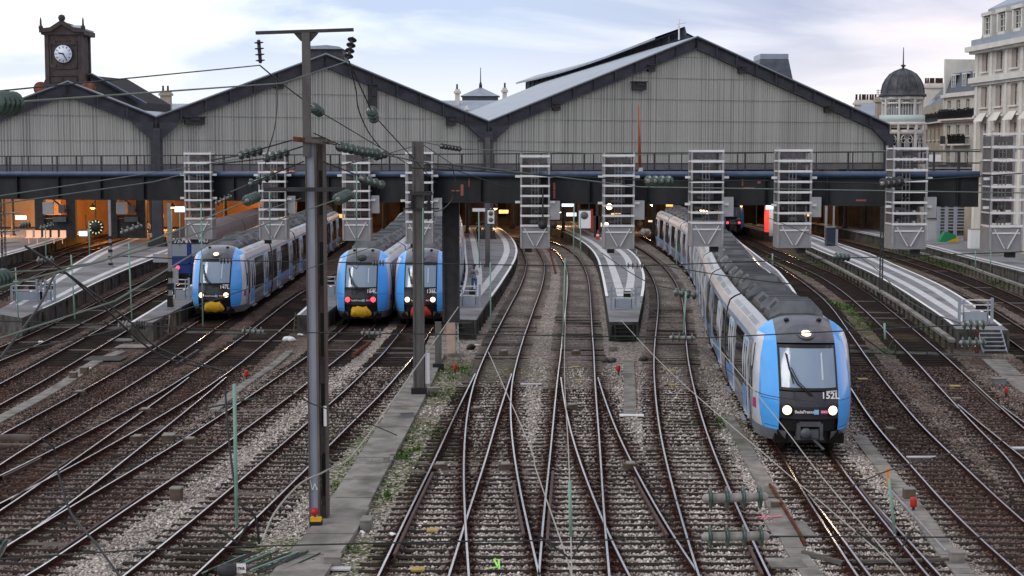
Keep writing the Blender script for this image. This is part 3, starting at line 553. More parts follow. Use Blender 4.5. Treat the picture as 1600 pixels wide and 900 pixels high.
# low cable ducts on posts beside the right platforms
def duct(label, px, h=0.45):
    pts = resample([G(u, v, h) for u, v in px], 40); b = pts[0].copy(); b.z = -0.17
    root = thing('cable_duct', b, label, 'cable duct', 'cable ducts on posts')
    m = MB()
    for a, c in zip(pts, pts[1:]): m.bar(a, c, 0.26, 0.12, ext=0.01); m.bar(a + Vector((0, 0, 0.072)), c + Vector((0, 0, 0.072)), 0.30, 0.02, ext=0.01)
    m.build('duct_trough', 'concrete', root)
    for p in pts[::1]: MB().box((p.x, p.y, h / 2 - 0.12), (0.1, 0.1, h + 0.1)).build('duct_post', 'platform_side', root)
duct('pale duct running along the near side of the long white-striped right platform', [(1488,533),(1440,498),(1400,470),(1360,446),(1320,424),(1280,403),(1250,389)])
duct('pale duct on the far side of the rightmost line', [(1640,463),(1600,448),(1560,434),(1500,412),(1440,396),(1390,383)])
# concrete cable path of slabs
mb = MB(); i = 0; y = 31.0; ys_ = []
root = thing('concrete_path', (_pp[2].x, _pp[2].y, -0.17), 'concrete slab walkway running past the two left masts', 'walkway'); root['kind'] = 'structure'
while y < 76:
    L = random.uniform(0.8, 1.25); x0, x1 = float(PATHX(y)), float(PATHX(y + L)); d = Vector((x1 - x0, L, 0)); w = 0.62 if y > 38 else 0.68
    z = -0.10 + random.uniform(-0.012, 0.012); a = Vector((x0, y + 0.012, z)); b = Vector((x1, y + L - 0.012, z))
    mb.bar(a, b, w * 2 * 0.86, 0.12, up=Vector((random.uniform(-0.015, 0.015), 0, 1))); y += L
mb.build('path_slabs', 'concrete', root)
def trough(label, px, w=0.45, z=-0.13):
    pts = resample([G(u, v, 0) for u, v in px], max(6, int(len(px) * 5))); root = thing('cable_trough', (pts[0].x, pts[0].y, -0.17), label, 'cable trough', 'concrete cable troughs'); m = MB()
    for a, c in zip(pts, pts[1:]):
        d = (c - a).normalized() * 0.012; m.bar(Vector((a.x, a.y, z + random.uniform(-0.006, 0.006))) + d, Vector((c.x, c.y, z + random.uniform(-0.006, 0.006))) - d, w, 0.08)
    m.build('trough_lids', 'concrete', root)
trough('trough leading away below the tip of the pointed platform', [(984,646),(984,600),(982,560)])
trough('trough between the right central line and the moving train', [(1290,925),(1262,880),(1240,850),(1215,790),(1196,750),(1175,715),(1152,670),(1135,645)])
trough('trough beside the red knob and grey boxes right of the moving train', [(1520,905),(1490,868),(1470,845),(1448,810),(1428,784),(1406,755),(1385,730),(1360,700),(1342,676)])
trough('broad walkway trough below the right platform steps', [(1640,625),(1600,598),(1575,578),(1552,558)], w=0.95)
trough('broken trough among the far left lines', [(-10,655),(60,618),(108,590),(150,560),(190,545)], w=0.5)
trough('pale trough lids between the empty line and the second train', [(335,636),(362,612),(385,594),(420,572),(440,556),(452,545)], w=0.35)
# ------------------------------------------------------------------ station shed
Z3 = Vector((0, 0, 1))
AX = Vector((-0.156, 0.988, 0))            # direction the halls run
fA = Q(243, 183, 141); fB = Q(762, 190, 154); fC = Q(1388, 195, 169)
f0 = Vector((2 * Q(105, 128, 138).x - fA.x, 135.3, fA.z))
ap1 = Q(105, 128, 138.1); ap2 = Q(508, 85, 147.4); ap3 = Q(1088, 58, 161.4)
TOPB = 1.25
FD = (fC - fA).to_2d().normalized(); FD = Vector((FD.x, FD.y, 0)); FN = Vector((FD.y, -FD.x, 0))   # along facade, outward
def hall(label, e0, ap, e1, zbot, length, boxes):
    base = e0.lerp(e1, 0.5); base.z = 0
    root = thing('train_shed', base, label, 'train shed', 'halls of the station shed')
    fd = (e1 - e0); fd.z = 0; W = fd.length; fd.normalize(); fn = Vector((fd.y, -fd.x, 0))
    def roofz(t):   # t along e0..e1
        ta = (ap - e0).to_2d().length
        return e0.z + (ap.z - e0.z) * t / ta if t < ta else ap.z + (e1.z - ap.z) * (t - ta) / (W - ta)
    ta = (ap - e0).to_2d().length
    # corrugated curtain in vertical panels, each panel with its own pitch of ribs
    m = MB(); t = 0.15; seams = [zbot + k for k in (0, 2.2, 4.4, 6.6, 8.8, 11.0, 13.2)]
    while t < W - 0.15:
        pw = random.choice((0.24, 0.24, 0.30, 0.36)); a, b = t, min(t + pw, W - 0.15); dd = 0.05
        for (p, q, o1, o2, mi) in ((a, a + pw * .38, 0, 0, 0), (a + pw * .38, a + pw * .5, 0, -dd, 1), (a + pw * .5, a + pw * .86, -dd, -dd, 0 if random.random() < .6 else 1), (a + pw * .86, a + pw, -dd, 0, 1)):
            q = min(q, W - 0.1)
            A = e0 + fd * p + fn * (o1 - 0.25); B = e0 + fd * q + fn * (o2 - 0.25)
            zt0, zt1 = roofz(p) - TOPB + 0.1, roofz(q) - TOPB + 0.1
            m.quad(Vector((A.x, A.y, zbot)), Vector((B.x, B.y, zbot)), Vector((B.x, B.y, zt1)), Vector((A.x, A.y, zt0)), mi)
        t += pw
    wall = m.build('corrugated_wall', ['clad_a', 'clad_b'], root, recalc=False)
    m = MB()
    for s_ in seams[1:]:
        ts = [t for t in np.linspace(0.2, W - 0.2, 80) if roofz(t) - TOPB > s_ + 0.1]
        if len(ts) > 2:
            a = e0 + fd * ts[0] - fn * 0.23; b = e0 + fd * ts[-1] - fn * 0.23; a.z = b.z = s_; m.bar(a, b, 0.06, 0.035)
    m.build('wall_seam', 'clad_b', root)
    # verge girder : top flange, web, bottom flange, stiffeners
    m = MB(); apz = Vector((0, 0, 0))
    for p, q in ((e0, ap), (ap, e1)):
        for dz, w, h in ((-0.06, 0.5, 0.12), (-TOPB + 0.06, 0.42, 0.12)):
            m.bar(p + Vector((0, 0, dz)), q + Vector((0, 0, dz)), w, h, ext=0.05)
        A, B = p - fn * 0.08, q - fn * 0.08
        m.add([A - Z3 * 0.1, B - Z3 * 0.1, B - Z3 * (TOPB - 0.1), A - Z3 * (TOPB - 0.1), A - Z3 * 0.1 + fn * 0.06, B - Z3 * 0.1 + fn * 0.06, B - Z3 * (TOPB - 0.1) + fn * 0.06, A - Z3 * (TOPB - 0.1) + fn * 0.06], [(0, 1, 2, 3), (7, 6, 5, 4), (0, 4, 5, 1), (3, 2, 6, 7), (0, 3, 7, 4), (1, 5, 6, 2)])
        L = (q - p).length; k = int(L / 2.4)
        for i in range(k + 1):
            c = p.lerp(q, (i + 0.0) / k); m.box(c + fn * 0.08 - Z3 * TOPB / 2, (0.12, 0.28, TOPB - 0.2), x=fd, y=Vector((-fd.y, fd.x, 0)))
    m.build('verge_girder', 'verge', root)
    # roof : two slopes and zinc edge, running back
    m = MB(); back = AX * length; lift = Z3 * 0.12
    for p, q in ((e0, ap), (ap, e1)):
        a, b, c, d = p + lift + fn * 0.35, q + lift + fn * 0.35, q + lift + back, p + lift + back
        m.add([a, b, c, d, a - Z3 * 0.12, b - Z3 * 0.12, c - Z3 * 0.12, d - Z3 * 0.12], [(0, 1, 2, 3), (7, 6, 5, 4), (0, 4, 5, 1), (1, 5, 6, 2), (3, 2, 6, 7), (0, 3, 7, 4)])
    m.build('roof', 'zinc', root)
    if length == 70:
        m = MB(); m.add([e1 + fd * .4 + Z3 * (-12.6), e1 + fd * .4 + AX * 70 - Z3 * 12.6, e1 + fd * .4 + AX * 70 - Z3 * 1, e1 + fd * .4 - Z3 * 1], [(0, 1, 2, 3)]); [m.box(e1 + AX * (k * 7.0) + Z3 * -6.5, (.5, .5, 12)) for k in range(1, 10)]; m.build('side_wall', 'brick_in', root, recalc=False)
    # interior trusses, bottom ties
    m = MB()
    for k in range(1, 6):
        s_ = AX * (k * length / 6.0)
        for p, q in ((e0, ap), (ap, e1)): m.bar(p + s_ - Z3 * 0.5, q + s_ - Z3 * 0.5, 0.3, 0.7)
        m.bar(e0 + s_ - Z3 * 2.2, e1 + s_ - Z3 * 2.2, 0.12, 0.2)
    m.build('roof_truss', 'iron', root)
    # lower edge girder below the curtain
    m = MB(); a = e0.copy(); b = e1.copy(); a.z = b.z = zbot - 0.35; m.bar(a - fn * 0.25, b - fn * 0.25, 0.3, 0.66); m.build('bottom_girder', 'grey_girder', root)
    for (u0, v0, u1, v1) in boxes:
        c = face_pt((u0 + u1) / 2, (v0 + v1) / 2, e0, fn); w = (face_pt(u1, v0, e0, fn) - face_pt(u0, v0, e0, fn)).length; h = abs(face_pt(u0, v0, e0, fn).z - face_pt(u0, v1, e0, fn).z)
        mm = MB(); mm.box(c + fn * 0.0, (w, 0.7, h * 0.96), x=fd, y=Vector((-fd.y, fd.x, 0))); mm.box(c + fn * 0.38 + Z3 * h * 0.2, (w * 0.55, 0.25, h * 0.3), x=fd, y=Vector((-fd.y, fd.x, 0))); mm.box(c + fn * 0.1 + Z3 * h * 0.5, (w * 1.15, 0.9, 0.1), x=fd, y=Vector((-fd.y, fd.x, 0)))
        mm.build('floodlight_box' if h < 3 else 'louvre_slot', 'iron', root)
    return root
def face_pt(u, v, e0, fn):
    r = ray(u, v); o = Vector((0, 0, CH)); k = (e0 - o).dot(fn) / r.dot(fn); return o + r * k
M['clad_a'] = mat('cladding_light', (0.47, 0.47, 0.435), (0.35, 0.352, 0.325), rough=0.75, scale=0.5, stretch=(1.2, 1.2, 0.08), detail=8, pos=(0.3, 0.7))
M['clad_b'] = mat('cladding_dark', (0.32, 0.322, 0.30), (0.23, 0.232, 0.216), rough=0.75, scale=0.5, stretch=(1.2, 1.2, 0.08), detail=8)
M['grey_girder'] = mat('grey_girder', (0.10, 0.10, 0.105), (0.14, 0.14, 0.145), rough=0.7, scale=1)
hall('small left hall with a pale corrugated front, below the clock tower', f0, ap1, fA, 8.25, 60, [(100, 149, 111, 156)])
hall('middle hall with a corrugated front, behind the tall double mast', fA, ap2, fB, 8.3, 60, [(289, 183, 319, 195), (431, 129, 442, 139), (576, 132, 588, 172), (698, 182, 710, 197)])
hall('great right hall with the widest corrugated front and the long roof lantern', fB, ap3, fC, 8.3, 70, [(864, 162, 874, 173), (988, 128, 1008, 141), (1012, 102, 1022, 112), (1154, 104, 1164, 115), (1289, 166, 1300, 176)])
M['lampo_dim'] = emit('amber_display', (1.0, .5, .18), 1.3)
# columns under the eaves junctions
for p, lab in ((fA, 'dark iron column where the left and middle halls meet'), (fB, 'dark iron column where the middle and great halls meet'), (fC, 'dark iron column at the right end of the great hall')):
    root = thing('iron_column', (p.x, p.y, 0), lab, 'column', 'columns of the station shed'); m = MB(); q = p + FN * 0.15
    m.bx(q.x - 0.45, q.x + 0.45, q.y - 0.4, q.y + 0.4, 1.6, p.z - 1.0); m.build('shaft', 'verge', root)
    m = MB(); m.bx(q.x - 0.8, q.x + 0.8, q.y - 0.7, q.y + 0.7, -0.2, 1.2); m.bx(q.x - 0.65, q.x + 0.65, q.y - 0.6, q.y + 0.6, 1.2, 1.6); m.build('base', 'iron', root)
    m = MB()
    for s_ in ((-1, 1) if 'right end' not in lab else (-1,)): m.prism([q + FD * 0.3 * s_ + Z3 * -2.2, q + FD * 2.2 * s_ + Z3 * -0.5, q + FD * 0.3 * s_ + Z3 * -0.5], FN * 0.3)
    m.build('bracket', 'verge', root)
# lantern along the ridge of the great hall
lr = thing('roof_lantern', ap3 + AX * 14 + Vector((-5, 0, 0)), 'long louvred lantern with a light zinc lid above the great hall roof', 'roof lantern')
def V_(u, v, d): return Q(u, v, d)
La, Lb = Q(1040, 51, 178), Q(818, 124, 245)
m = MB(); n = 26; wid = Vector((2.4, 0, 0))
pts = [La.lerp(Lb, t) for t in np.linspace(0, 1, n)]
sag = lambda t: Z3 * (-0.5 * math.sin(math.pi * t))
P0 = [p + sag(t) for p, t in zip(pts, np.linspace(0, 1, n))]
m.grid([[p - Vector((1.2, 0, 0.5)), p + Vector((2.2, 0, 0.7)), p + wid, p + wid + Vector((1.4, 0, -0.7)), p + wid + Vector((1.4, 0, -0.9)), p + wid - Z3 * 0.25, p + Vector((2.2, 0, 0.45)), p - Vector((1.2, 0, 0.75)), p - Vector((1.2, 0, 0.5))] for p in P0], smooth=False)
m.build('lantern_roof', 'zinc', lr)
m = MB()
for p in P0[:]:
    for dx in (0.4, 2.8): m.box(p + Vector((dx, 0, -2.1)), (0.16, 0.5, 3.2))
for a, b in zip(P0, P0[1:]):
    m.bar(a + Vector((0.4, 0, -1.2)), b + Vector((0.4, 0, -1.2)), 0.1, 1.6, ext=.05); m.bar(a + Vector((0.4, 0, -2.9)), b + Vector((0.4, 0, -2.9)), 0.3, 0.25, ext=.05)
    m.bar(a.lerp(b, .5) + Vector((0.4, 0, -2.0)), a.lerp(b, .5) + Vector((0.4, 0, -3.0)), 0.2, 0.2)
m.build('lantern_louvres', 'iron', lr)
# aerial
p = Q(1061, 62, 164); r_ = thing('roof_antenna', p, 'thin white antenna mast at the ridge end of the great hall', 'antenna'); m = MB(); m.tube([p, Q(1061, 35, 164)], 0.09, 5); m.tube([Q(1057, 38, 164), Q(1072, 35, 164)], 0.05, 4); m.tube([Q(1062, 30, 164), Q(1059, 44, 164)], 0.05, 4); m.build('antenna_rods', 'white', r_)
# dark louvred turret over the middle hall
c = Q(507, 85, 158); root = thing('roof_vent', c, 'dark trapezoid vent with a zinc top peeking over the middle gable', 'roof vent')
m = MB(); w = 2.35; B = [c + Vector((x, y, -1.5)) for x, y in ((-w, 0), (w, 0), (w, 5), (-w, 5))]; Tt = [c + Vector((x, y, 0.55)) for x, y in ((-1.75, 0.3), (1.75, 0.3), (1.75, 4.7), (-1.75, 4.7))]
m.add(B + Tt, [(3, 2, 1, 0), (4, 5, 6, 7), (0, 1, 5, 4), (1, 2, 6, 5), (2, 3, 7, 6), (3, 0, 4, 7)]); m.build('vent_body', 'iron', root)
m = MB(); m.prism([c + Vector((-1.95, 0, .55)), c + Vector((1.95, 0, .55)), c + Vector((1.5, 0, 0.8)), c + Vector((0.2, 0, 0.95)), c + Vector((-1.5, 0, 0.85))], (0, 5, 0)); m.build('vent_lid', 'zinc', root)
# interior end wall, side, floor glow pieces
root = thing('concourse_building', (-5, 206, 0), 'dim concourse wall far inside the shed, glimpsed under the footbridge', 'building')
m = MB(); m.bx(-80, 40, 206, 208, -0.2, 12); m.build('wall', 'brick_in', root)
m = MB()
for x in range(-78, 38, 6): m.bx(x, x + 0.7, 205.2, 205.95, -0.2, 12)
m.build('pilaster', 'iron', root)
for x in range(-75, 38, 6): MB().bx(x, x + 2.2, 205.6, 205.96, 1.0, 4.2).build('archway', 'dark_in', root)
# sodium-lit ramp wall seen at the far left under the bridge
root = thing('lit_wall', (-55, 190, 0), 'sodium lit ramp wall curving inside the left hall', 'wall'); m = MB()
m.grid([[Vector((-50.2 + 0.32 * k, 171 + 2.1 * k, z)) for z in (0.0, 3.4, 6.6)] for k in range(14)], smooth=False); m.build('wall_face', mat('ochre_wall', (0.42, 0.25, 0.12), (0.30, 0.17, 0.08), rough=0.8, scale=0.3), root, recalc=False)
root = thing('glow_wall', (-57, 200, 0), 'added ochre wall widening the orange glow across the far end of the left halls', 'wall'); MB().bx(-86, -28, 200, 200.4, -.1, 7.5).build('wall_face', MATS['ochre_wall'], root)  # added wall; its ochre colour widens the orange glow in the left halls
# lamps that hang in the shed
def shed_lamp(x, y, z, label, mt='lampo', power=900, color=(1, 0.45, 0.12), group='lamps lit inside the shed'):
    r_ = thing('hanging_lamp', (x, y, z), label, 'lamp', group); m = MB(); m.lathe([(0.05, 0.5), (0.12, 0.32), (0.42, 0.12), (0.45, 0.05)], (x, y, z), n=12); m.build('lamp_shade', 'iron', r_)
    m = MB(); m.lathe([(0.10, -0.12), (0.3, -0.02), (0.30, 0.04)], (x, y, z), n=12); m.build('lamp_bulb', mt, r_)
    l = bpy.data.lights.new('lamp_light', 'POINT'); l.energy = power; l.color = color; l.shadow_soft_size = 0.6; o = bpy.data.objects.new('lamp_light', l); C.objects.link(o); o.location = (0, 0, -0.5); o.parent = r_
k = 0
LP = [(-66,150,5.6),(-54,158,6.0),(-60,172,6.2),(-50,180,6.4),(-45,165,6.0),(-38,172,6.2),(-33,158,6.0),(-28,178,6.5),(-20,170,6.3),(-11,182,6.5),(-2.0,176,6.4),(5.5,182,6.4),(6,196,6.5),(17,186,6.5),(24,194,6.6),(34,188,6.5),(41,198,6.5),(-56,196,6.5),(-30,198,6.5)]
WHERE = ['over the far left platform', 'deepest left, over the first track', 'above the lit ramp wall', 'beyond the lit ramp wall', 'just right of the lit ramp wall', 'behind the broad left platform', 'above the inner end of the broad left platform', 'behind the deep blue train', 'behind the first blue cheeked train', 'behind the second train', 'over the inner end of the middle platform', 'over the inner end of the pointed platform', 'deep behind the fifth cage', 'behind the roof of the moving train', 'behind the far train with tail lamps', 'over the inner end of the striped right platform', 'at the far right under the great hall', 'farthest left before the concourse wall', 'before the concourse wall behind the second cage']
for q_, ((x, y, z), w) in enumerate(zip(LP, WHERE)):
    if q_ % 3 != 0: z = CH - (random.uniform(319, 336) - 246) * y / 2400
    warm = x < -20
    shed_lamp(x, y, z, ('orange sodium lamp ' if warm else 'warm lamp ') + w, 'lampo' if warm else 'lampw', 1700 if warm else 600, (1, 0.40, 0.09) if warm else (1, 0.62, 0.33))
for k_, (u, y) in enumerate([(20,160),(150,185),(235,165),(300,175),(352,160),(460,185),(520,165),(600,175),(688,190),(730,165),(775,180),(800,192),(880,170),(905,185),(950,176),(1000,190),(1022,168),(1180,186),(1245,170),(1320,176)]):
    x = (u - 800) / 2400 * y; r_ = thing('iron_column', (x, y, 0), 'slender iron column number-less in the dim shed at pixel row'.replace(' number-less', '').replace(' at pixel row', '') + ', ' + ['by the far left platform','beside the lit ramp wall','behind the iron corner column','behind the blue train','beyond the first train','beyond the empty line','left of the second train tail','behind the second train','behind the third train','left of the platform mast','right of the platform mast','at the middle platform end','over the left central line end','left of the pointed platform end','on the pointed platform end','right of the pointed platform end','behind the moving train tail','right of the distant train','behind the eighth cage','by the striped platform end'][k_], 'column', 'slender columns inside the shed'); m = MB(); m.lathe([(.34, 0), (.34, .9), (.2, 1.0), (.17, 6.6), (.4, 7.1)], (x, y, 0), n=10); m.build('column_shaft', 'iron', r_)
    if k_ % 2 == 0: m = MB(); m.box((x + .9, y - .1, 3.3 - .004 * y), (1.1, .15, .4)); m.build('display_box', 'screen' if k_ % 4 == 0 else 'lampo_dim', r_)
# ------------------------------------------------------------------ clock tower behind the left hall
c = Q(102, 85, 166); tw = 3.55; zt = Q(102, 52, 166).z; zb = Q(102, 150, 166).z
root = thing('clock_tower', (c.x, c.y, zb), 'dark iron clock tower with a white dial behind the small left hall', 'clock tower')
m = MB(); cx, cy = c.x, c.y + 1.2; h = tw / 2
m.bx(cx - h, cx + h, cy - h, cy + h, zb - 6, zt); 
for s_ in (-1, 1): m.bx(cx + s_ * h - 0.22, cx + s_ * h + 0.22, cy - h - 0.14, cy - h + 0.3, zb - 6, zt)
for s_ in (-1, 1): m.bx(cx + s_ * h - 0.1, cx + s_ * h + 0.14, cy + h - 0.3, cy + h + 0.14, zb - 6, zt)
fy = cy - h
for z, hh in ((zb + 1.15, 0.14), (zb + 2.1, 0.1), (zt - 1.25, 0.12)): m.bx(cx - h, cx + h, fy - 0.12, fy + 0.02, z, z + hh)
for s_ in (-1, 1):
    for z0, z1 in ((zb + 1.4, zb + 1.95), (zb + 0.3, zb + 1.0)): m.bx(cx + s_ * 0.78 - 0.6, cx + s_ * 0.78 + 0.6, fy - 0.07, fy + 0.01, z0, z1)
m.build('tower_body', 'tower', root)
m = MB(); zc = c.z
for a in range(4):
    s1, s2 = ((-1, -1), (1, -1), (1, 1), (-1, 1))[a]
    m.bx(cx + s1 * 1.12 - 0.28, cx + s1 * 1.12 + 0.28, fy - 0.13, fy + 0.01, zc + s2 * 1.25 - 0.2, zc + s2 * 1.25 + 0.2)
for s_ in (-1, 1): m.bx(cx - 1.3, cx + 1.3, fy - 0.08, fy + 0.01, zc + s_ * 1.5 - 0.08, zc + s_ * 1.5 + 0.08); m.bx(cx + s_ * 1.4 - 0.08, cx + s_ * 1.4 + 0.08, fy - 0.09, fy + 0.01, zc - 1.4, zc + 1.4)
m.build('clock_surround', 'tower', root)
# gabled cornice roof with corner spikes
m = MB(); e = h + 0.62
for s_, ax_ in ((0, 0),):
    m.prism([Vector((cx - e, cy - e, zt)), Vector((cx - e, cy - e, zt + 0.42)), Vector((cx - 1.25, cy - e, zt + 0.55)), Vector((cx, cy - e, zt + 1.35)), Vector((cx + 1.25, cy - e, zt + 0.55)), Vector((cx + e, cy - e, zt + 0.42)), Vector((cx + e, cy - e, zt)), Vector((cx + 1.2, cy - e, zt + 0.1)), Vector((cx, cy - e, zt + 0.85)), Vector((cx - 1.2, cy - e, zt + 0.1))], (0, 0.4, 0))
m.bx(cx - e + 0.1, cx + e - 0.1, cy - e + 0.3, cy + e, zt - 0.2, zt + 0.3); m.prism([Vector((cx - 1.25, cy - e + .3, zt + 0.3)), Vector((cx, cy - e + .3, zt + 1.2)), Vector((cx + 1.25, cy - e + .3, zt + 0.3))], (0, 2 * e - .4, 0))
m.prism([Vector((cx - h, fy - .05, zt - 0.9)), Vector((cx + h, fy - .05, zt - 0.9)), Vector((cx, fy - .05, zt + 0.6))], (0, .1, 0))
m.build('cornice', 'tower', root)
m = MB(); m.prism([Vector((cx - e + .3, cy - e + .5, zt + 0.3)), Vector((cx - e + 0.9, cy, zt + 0.95)), Vector((cx + e - 0.9, cy, zt + 0.95)), Vector((cx + e - .3, cy - e + .5, zt + 0.3))], (0, 0.1, 0)); m.bx(cx - e + .2, cx + e - .2, cy - e + .5, cy + e - .2, zt + .3, zt + .5); m.build('tower_roof', 'zinc', root)
for s_ in (-1, 1):
    m = MB(); m.lathe([(0.22, 0), (0.26, 0.3), (0.12, 0.5), (0.1, 1.0), (0.04, 1.3)], (cx + s_ * (e - 0.15), cy - e + 0.2, zt + 0.3), n=8); m.build('finial', 'iron', root)
m = MB(); m.lathe([(0.1, -0.1), (0.32, 0.05), (0.40, 0.3), (0.30, 0.55), (0.05, 0.65)], (cx, cy - e + 0.2, zt + 1.25), n=12); m.build('finial', 'iron', root)
ck = MB(); ck.lathe([(1.0, 0.0), (1.0, 0.14), (0.92, 0.18)], (cx, fy - 0.02, zc), axis=(0, -1, 0), n=40)
clk = ck.build('clock', 'iron', root)
m = MB(); m.lathe([(0.93, 0.0), (0.93, 0.02)], (cx, fy - 0.19, zc), axis=(0, -1, 0), n=40); m.build('dial', 'clockface', clk)
m = MB()
for k in range(12):
    a = k * math.pi / 6; p = Vector((math.sin(a), 0, math.cos(a))); q = Vector((cx, fy - 0.225, zc)); m.bar(q + p * 0.66, q + p * 0.86, 0.075, 0.02, up=Vector((0, 1, 0)))
m.build('hour_marks', 'clockblue', clk)
for a, L, w in ((R(282), 0.52, 0.13), (R(150), 0.80, 0.08)):
    p = Vector((math.sin(a), 0, math.cos(a))); q = Vector((cx, fy - 0.26 - (0.03 if L > .6 else 0), zc)); m = MB(); m.bar(q - p * 0.12, q + p * L, w, 0.02, up=Vector((0, 1, 0))); m.build('clock_hand', 'black', clk)
for s_ in (-1, 1):   # scroll brackets
    m = MB(); pc = Vector((cx + s_ * (h + 0.75), fy + 0.3, zb + 0.75)); m.lathe([(0.75, 0), (0.75, 0.5), (0.5, 0.56)], pc, axis=(0, -1, 0), n=20); m.prism([Vector((cx + s_ * h, fy, zb + 2.3)), Vector((cx + s_ * (h + 0.4), fy, zb + 1.5)), Vector((cx + s_ * (h + 1.6), fy, zb - 1.6)), Vector((cx + s_ * h, fy, zb - 1.6))], (0, 0.5, 0)); m.build('scroll', 'copper', root)
# lean roofs behind the small hall
root = thing('shed_annex', Q(180, 140, 172), 'dark sloping annex roof between the clock tower and the zinc roof', 'roof', None); m = MB()
a, b = Q(142, 118, 168), Q(215, 160, 176)
m.prism([a, b, b - Z3 * 0.9, a - Z3 * 3.2], (2.0, 8, 0)); m.build('annex_wall', 'iron', root); m = MB(); m.bar(a + Z3 * .1, b + Vector((0.6, 0, 0)), 0.8, 0.12, ext=.2); m.build('annex_eave', 'zinc', root)
def block(name, label, cat, u0, u1, v0, v1, d, depth, mt, roof=None):
    a, b = Q(u0, v0, d), Q(u1, v1, d); root = thing(name, ((a.x + b.x) / 2, d, 0), label, cat); m = MB(); m.bx(a.x, b.x, d, d + depth, 0, a.z); m.build('wall', mt, root); return root, a, b
def zinc_roof(label, u0, u1, v0, v1, d, depth):
    root = thing('zinc_roof_building', (Q(u0, v0, d).x, d, 0), label, 'building'); a, b, c, e_ = Q(u0, v1, d), Q(u1, v1, d), Q(u1, v0, d + depth), Q(u0, v0, d + depth)
    m = MB(); m.add([a, b, c, e_, a - Z3 * 9, b - Z3 * 9, c - Z3 * 9, e_ - Z3 * 9], [(0, 1, 5, 4), (1, 2, 6, 5), (2, 3, 7, 6), (3, 0, 4, 7)]); m.build('wall', 'stone_old', root)
    m = MB(); m.add([a + Z3 * .1, b + Z3 * .1, c + Z3 * .1, e_ + Z3 * .1, a, b, c, e_], [(0, 1, 2, 3), (7, 6, 5, 4), (0, 4, 5, 1), (1, 5, 6, 2), (2, 6, 7, 3), (3, 7, 4, 0)])
    for t in np.linspace(0, 1, int((u1 - u0) / 4)): m.bar(a.lerp(b, t) + Z3 * .12, e_.lerp(c, t) + Z3 * .12, 0.08, 0.08)
    m.build('roof', 'zinc', root); return root
zinc_roof('low zinc roof in the dip between the left and middle halls', 214, 308, 163, 184, 230, 14)
zinc_roof('low zinc roof in the dip between the middle and great halls', 690, 830, 158, 186, 240, 14)
def chimney(label, u0, u1, v0, v1, d, pots=0, mt='stone_old'):
    a, b = Q(u0, v0, d), Q(u1, v1, d); root = thing('chimney_stack', (a.x, d, b.z), label, 'chimney', 'chimneys above the roofs'); m = MB(); w = b.x - a.x
    m.bx(a.x, b.x, d, d + max(1.2, w * .4), b.z - 3, a.z); m.bx(a.x - 0.2, b.x + 0.2, d - 0.2, d + max(1.2, w * .4) + 0.2, a.z - 0.7, a.z - 0.35); m.build('stack', mt, root)
    if pots:
        m = MB()
        for k in range(pots): m.lathe([(0.17, 0), (0.14, 0.75), (0.19, 0.8)], (a.x + w * (k + .5) / pots + random.uniform(-.08, .08), d + 0.5, a.z), n=7)
        m.build('chimney_pots', 'terracotta', root)
chimney('stone chimney on the zinc roof right of the clock tower', 250, 266, 142, 166, 235, 2)
chimney('pale chimney left of the little pyramid roof', 711, 718, 139, 160, 250, 1, 'stone_pale'); chimney('pale chimney right of the little pyramid roof', 785, 792, 137, 156, 250, 1, 'stone_pale'); chimney('thin pale vent stack in front of the pyramid roof', 727, 731, 165, 176, 236, 0, 'white')
a, b = Q(722, 150, 262), Q(778, 158, 262); root = thing('pavilion', (a.x, 262, 0), 'pavilion with a zinc pyramid roof and a spike between the halls', 'building'); m = MB(); m.bx(a.x, b.x, 262, 268, 0, a.z); m.build('wall', 'slate', root)
m = MB(); t_ = Q(751, 136, 265); A_ = [Vector((a.x - .3, 261.7, a.z)), Vector((b.x + .3, 261.7, a.z)), Vector((b.x + .3, 268.3, a.z)), Vector((a.x - .3, 268.3, a.z))]; m.add(A_ + [t_], [(0, 1, 4), (1, 2, 4), (2, 3, 4), (3, 0, 4), (3, 2, 1, 0)]); m.build('roof', 'zinc', root)
m = MB(); m.lathe([(0.3, -0.1), (0.25, 0.5), (0.1, 0.9), (0.06, 3.3)], t_, n=7); m.build('finial', 'iron', root)
# mansard block behind the right slope of the great hall
root = thing('mansard_house', (Q(1215, 110, 215).x, 215, 0), 'dark mansard roof showing over the right slope of the great hall', 'building'); m = MB(); a, b = Q(1188, 92, 215), Q(1232, 92, 215)
m.add([Vector((a.x - 1, 214, a.z - 6)), Vector((b.x + 1.2, 214, a.z - 6)), Vector((b.x + 1.2, 222, a.z - 6)), Vector((a.x - 1, 222, a.z - 6)), Vector((a.x, 215, a.z)), Vector((b.x, 215, a.z)), Vector((b.x, 221, a.z)), Vector((a.x, 221, a.z))], [(3, 2, 1, 0), (4, 5, 6, 7), (0, 1, 5, 4), (1, 2, 6, 5), (2, 3, 7, 6), (3, 0, 4, 7)]); m.bx(a.x - 1, b.x + 1.2, 214, 222, 0, a.z - 5.9); m.build('roof', 'slate', root)
m = MB(); m.bx(a.x, b.x, 215, 221, a.z, a.z + .7); m.build('roof_crest', 'zinc', root)
chimney('brown chimney on the dark mansard roof', 1190, 1211, 84, 92, 216, 0)

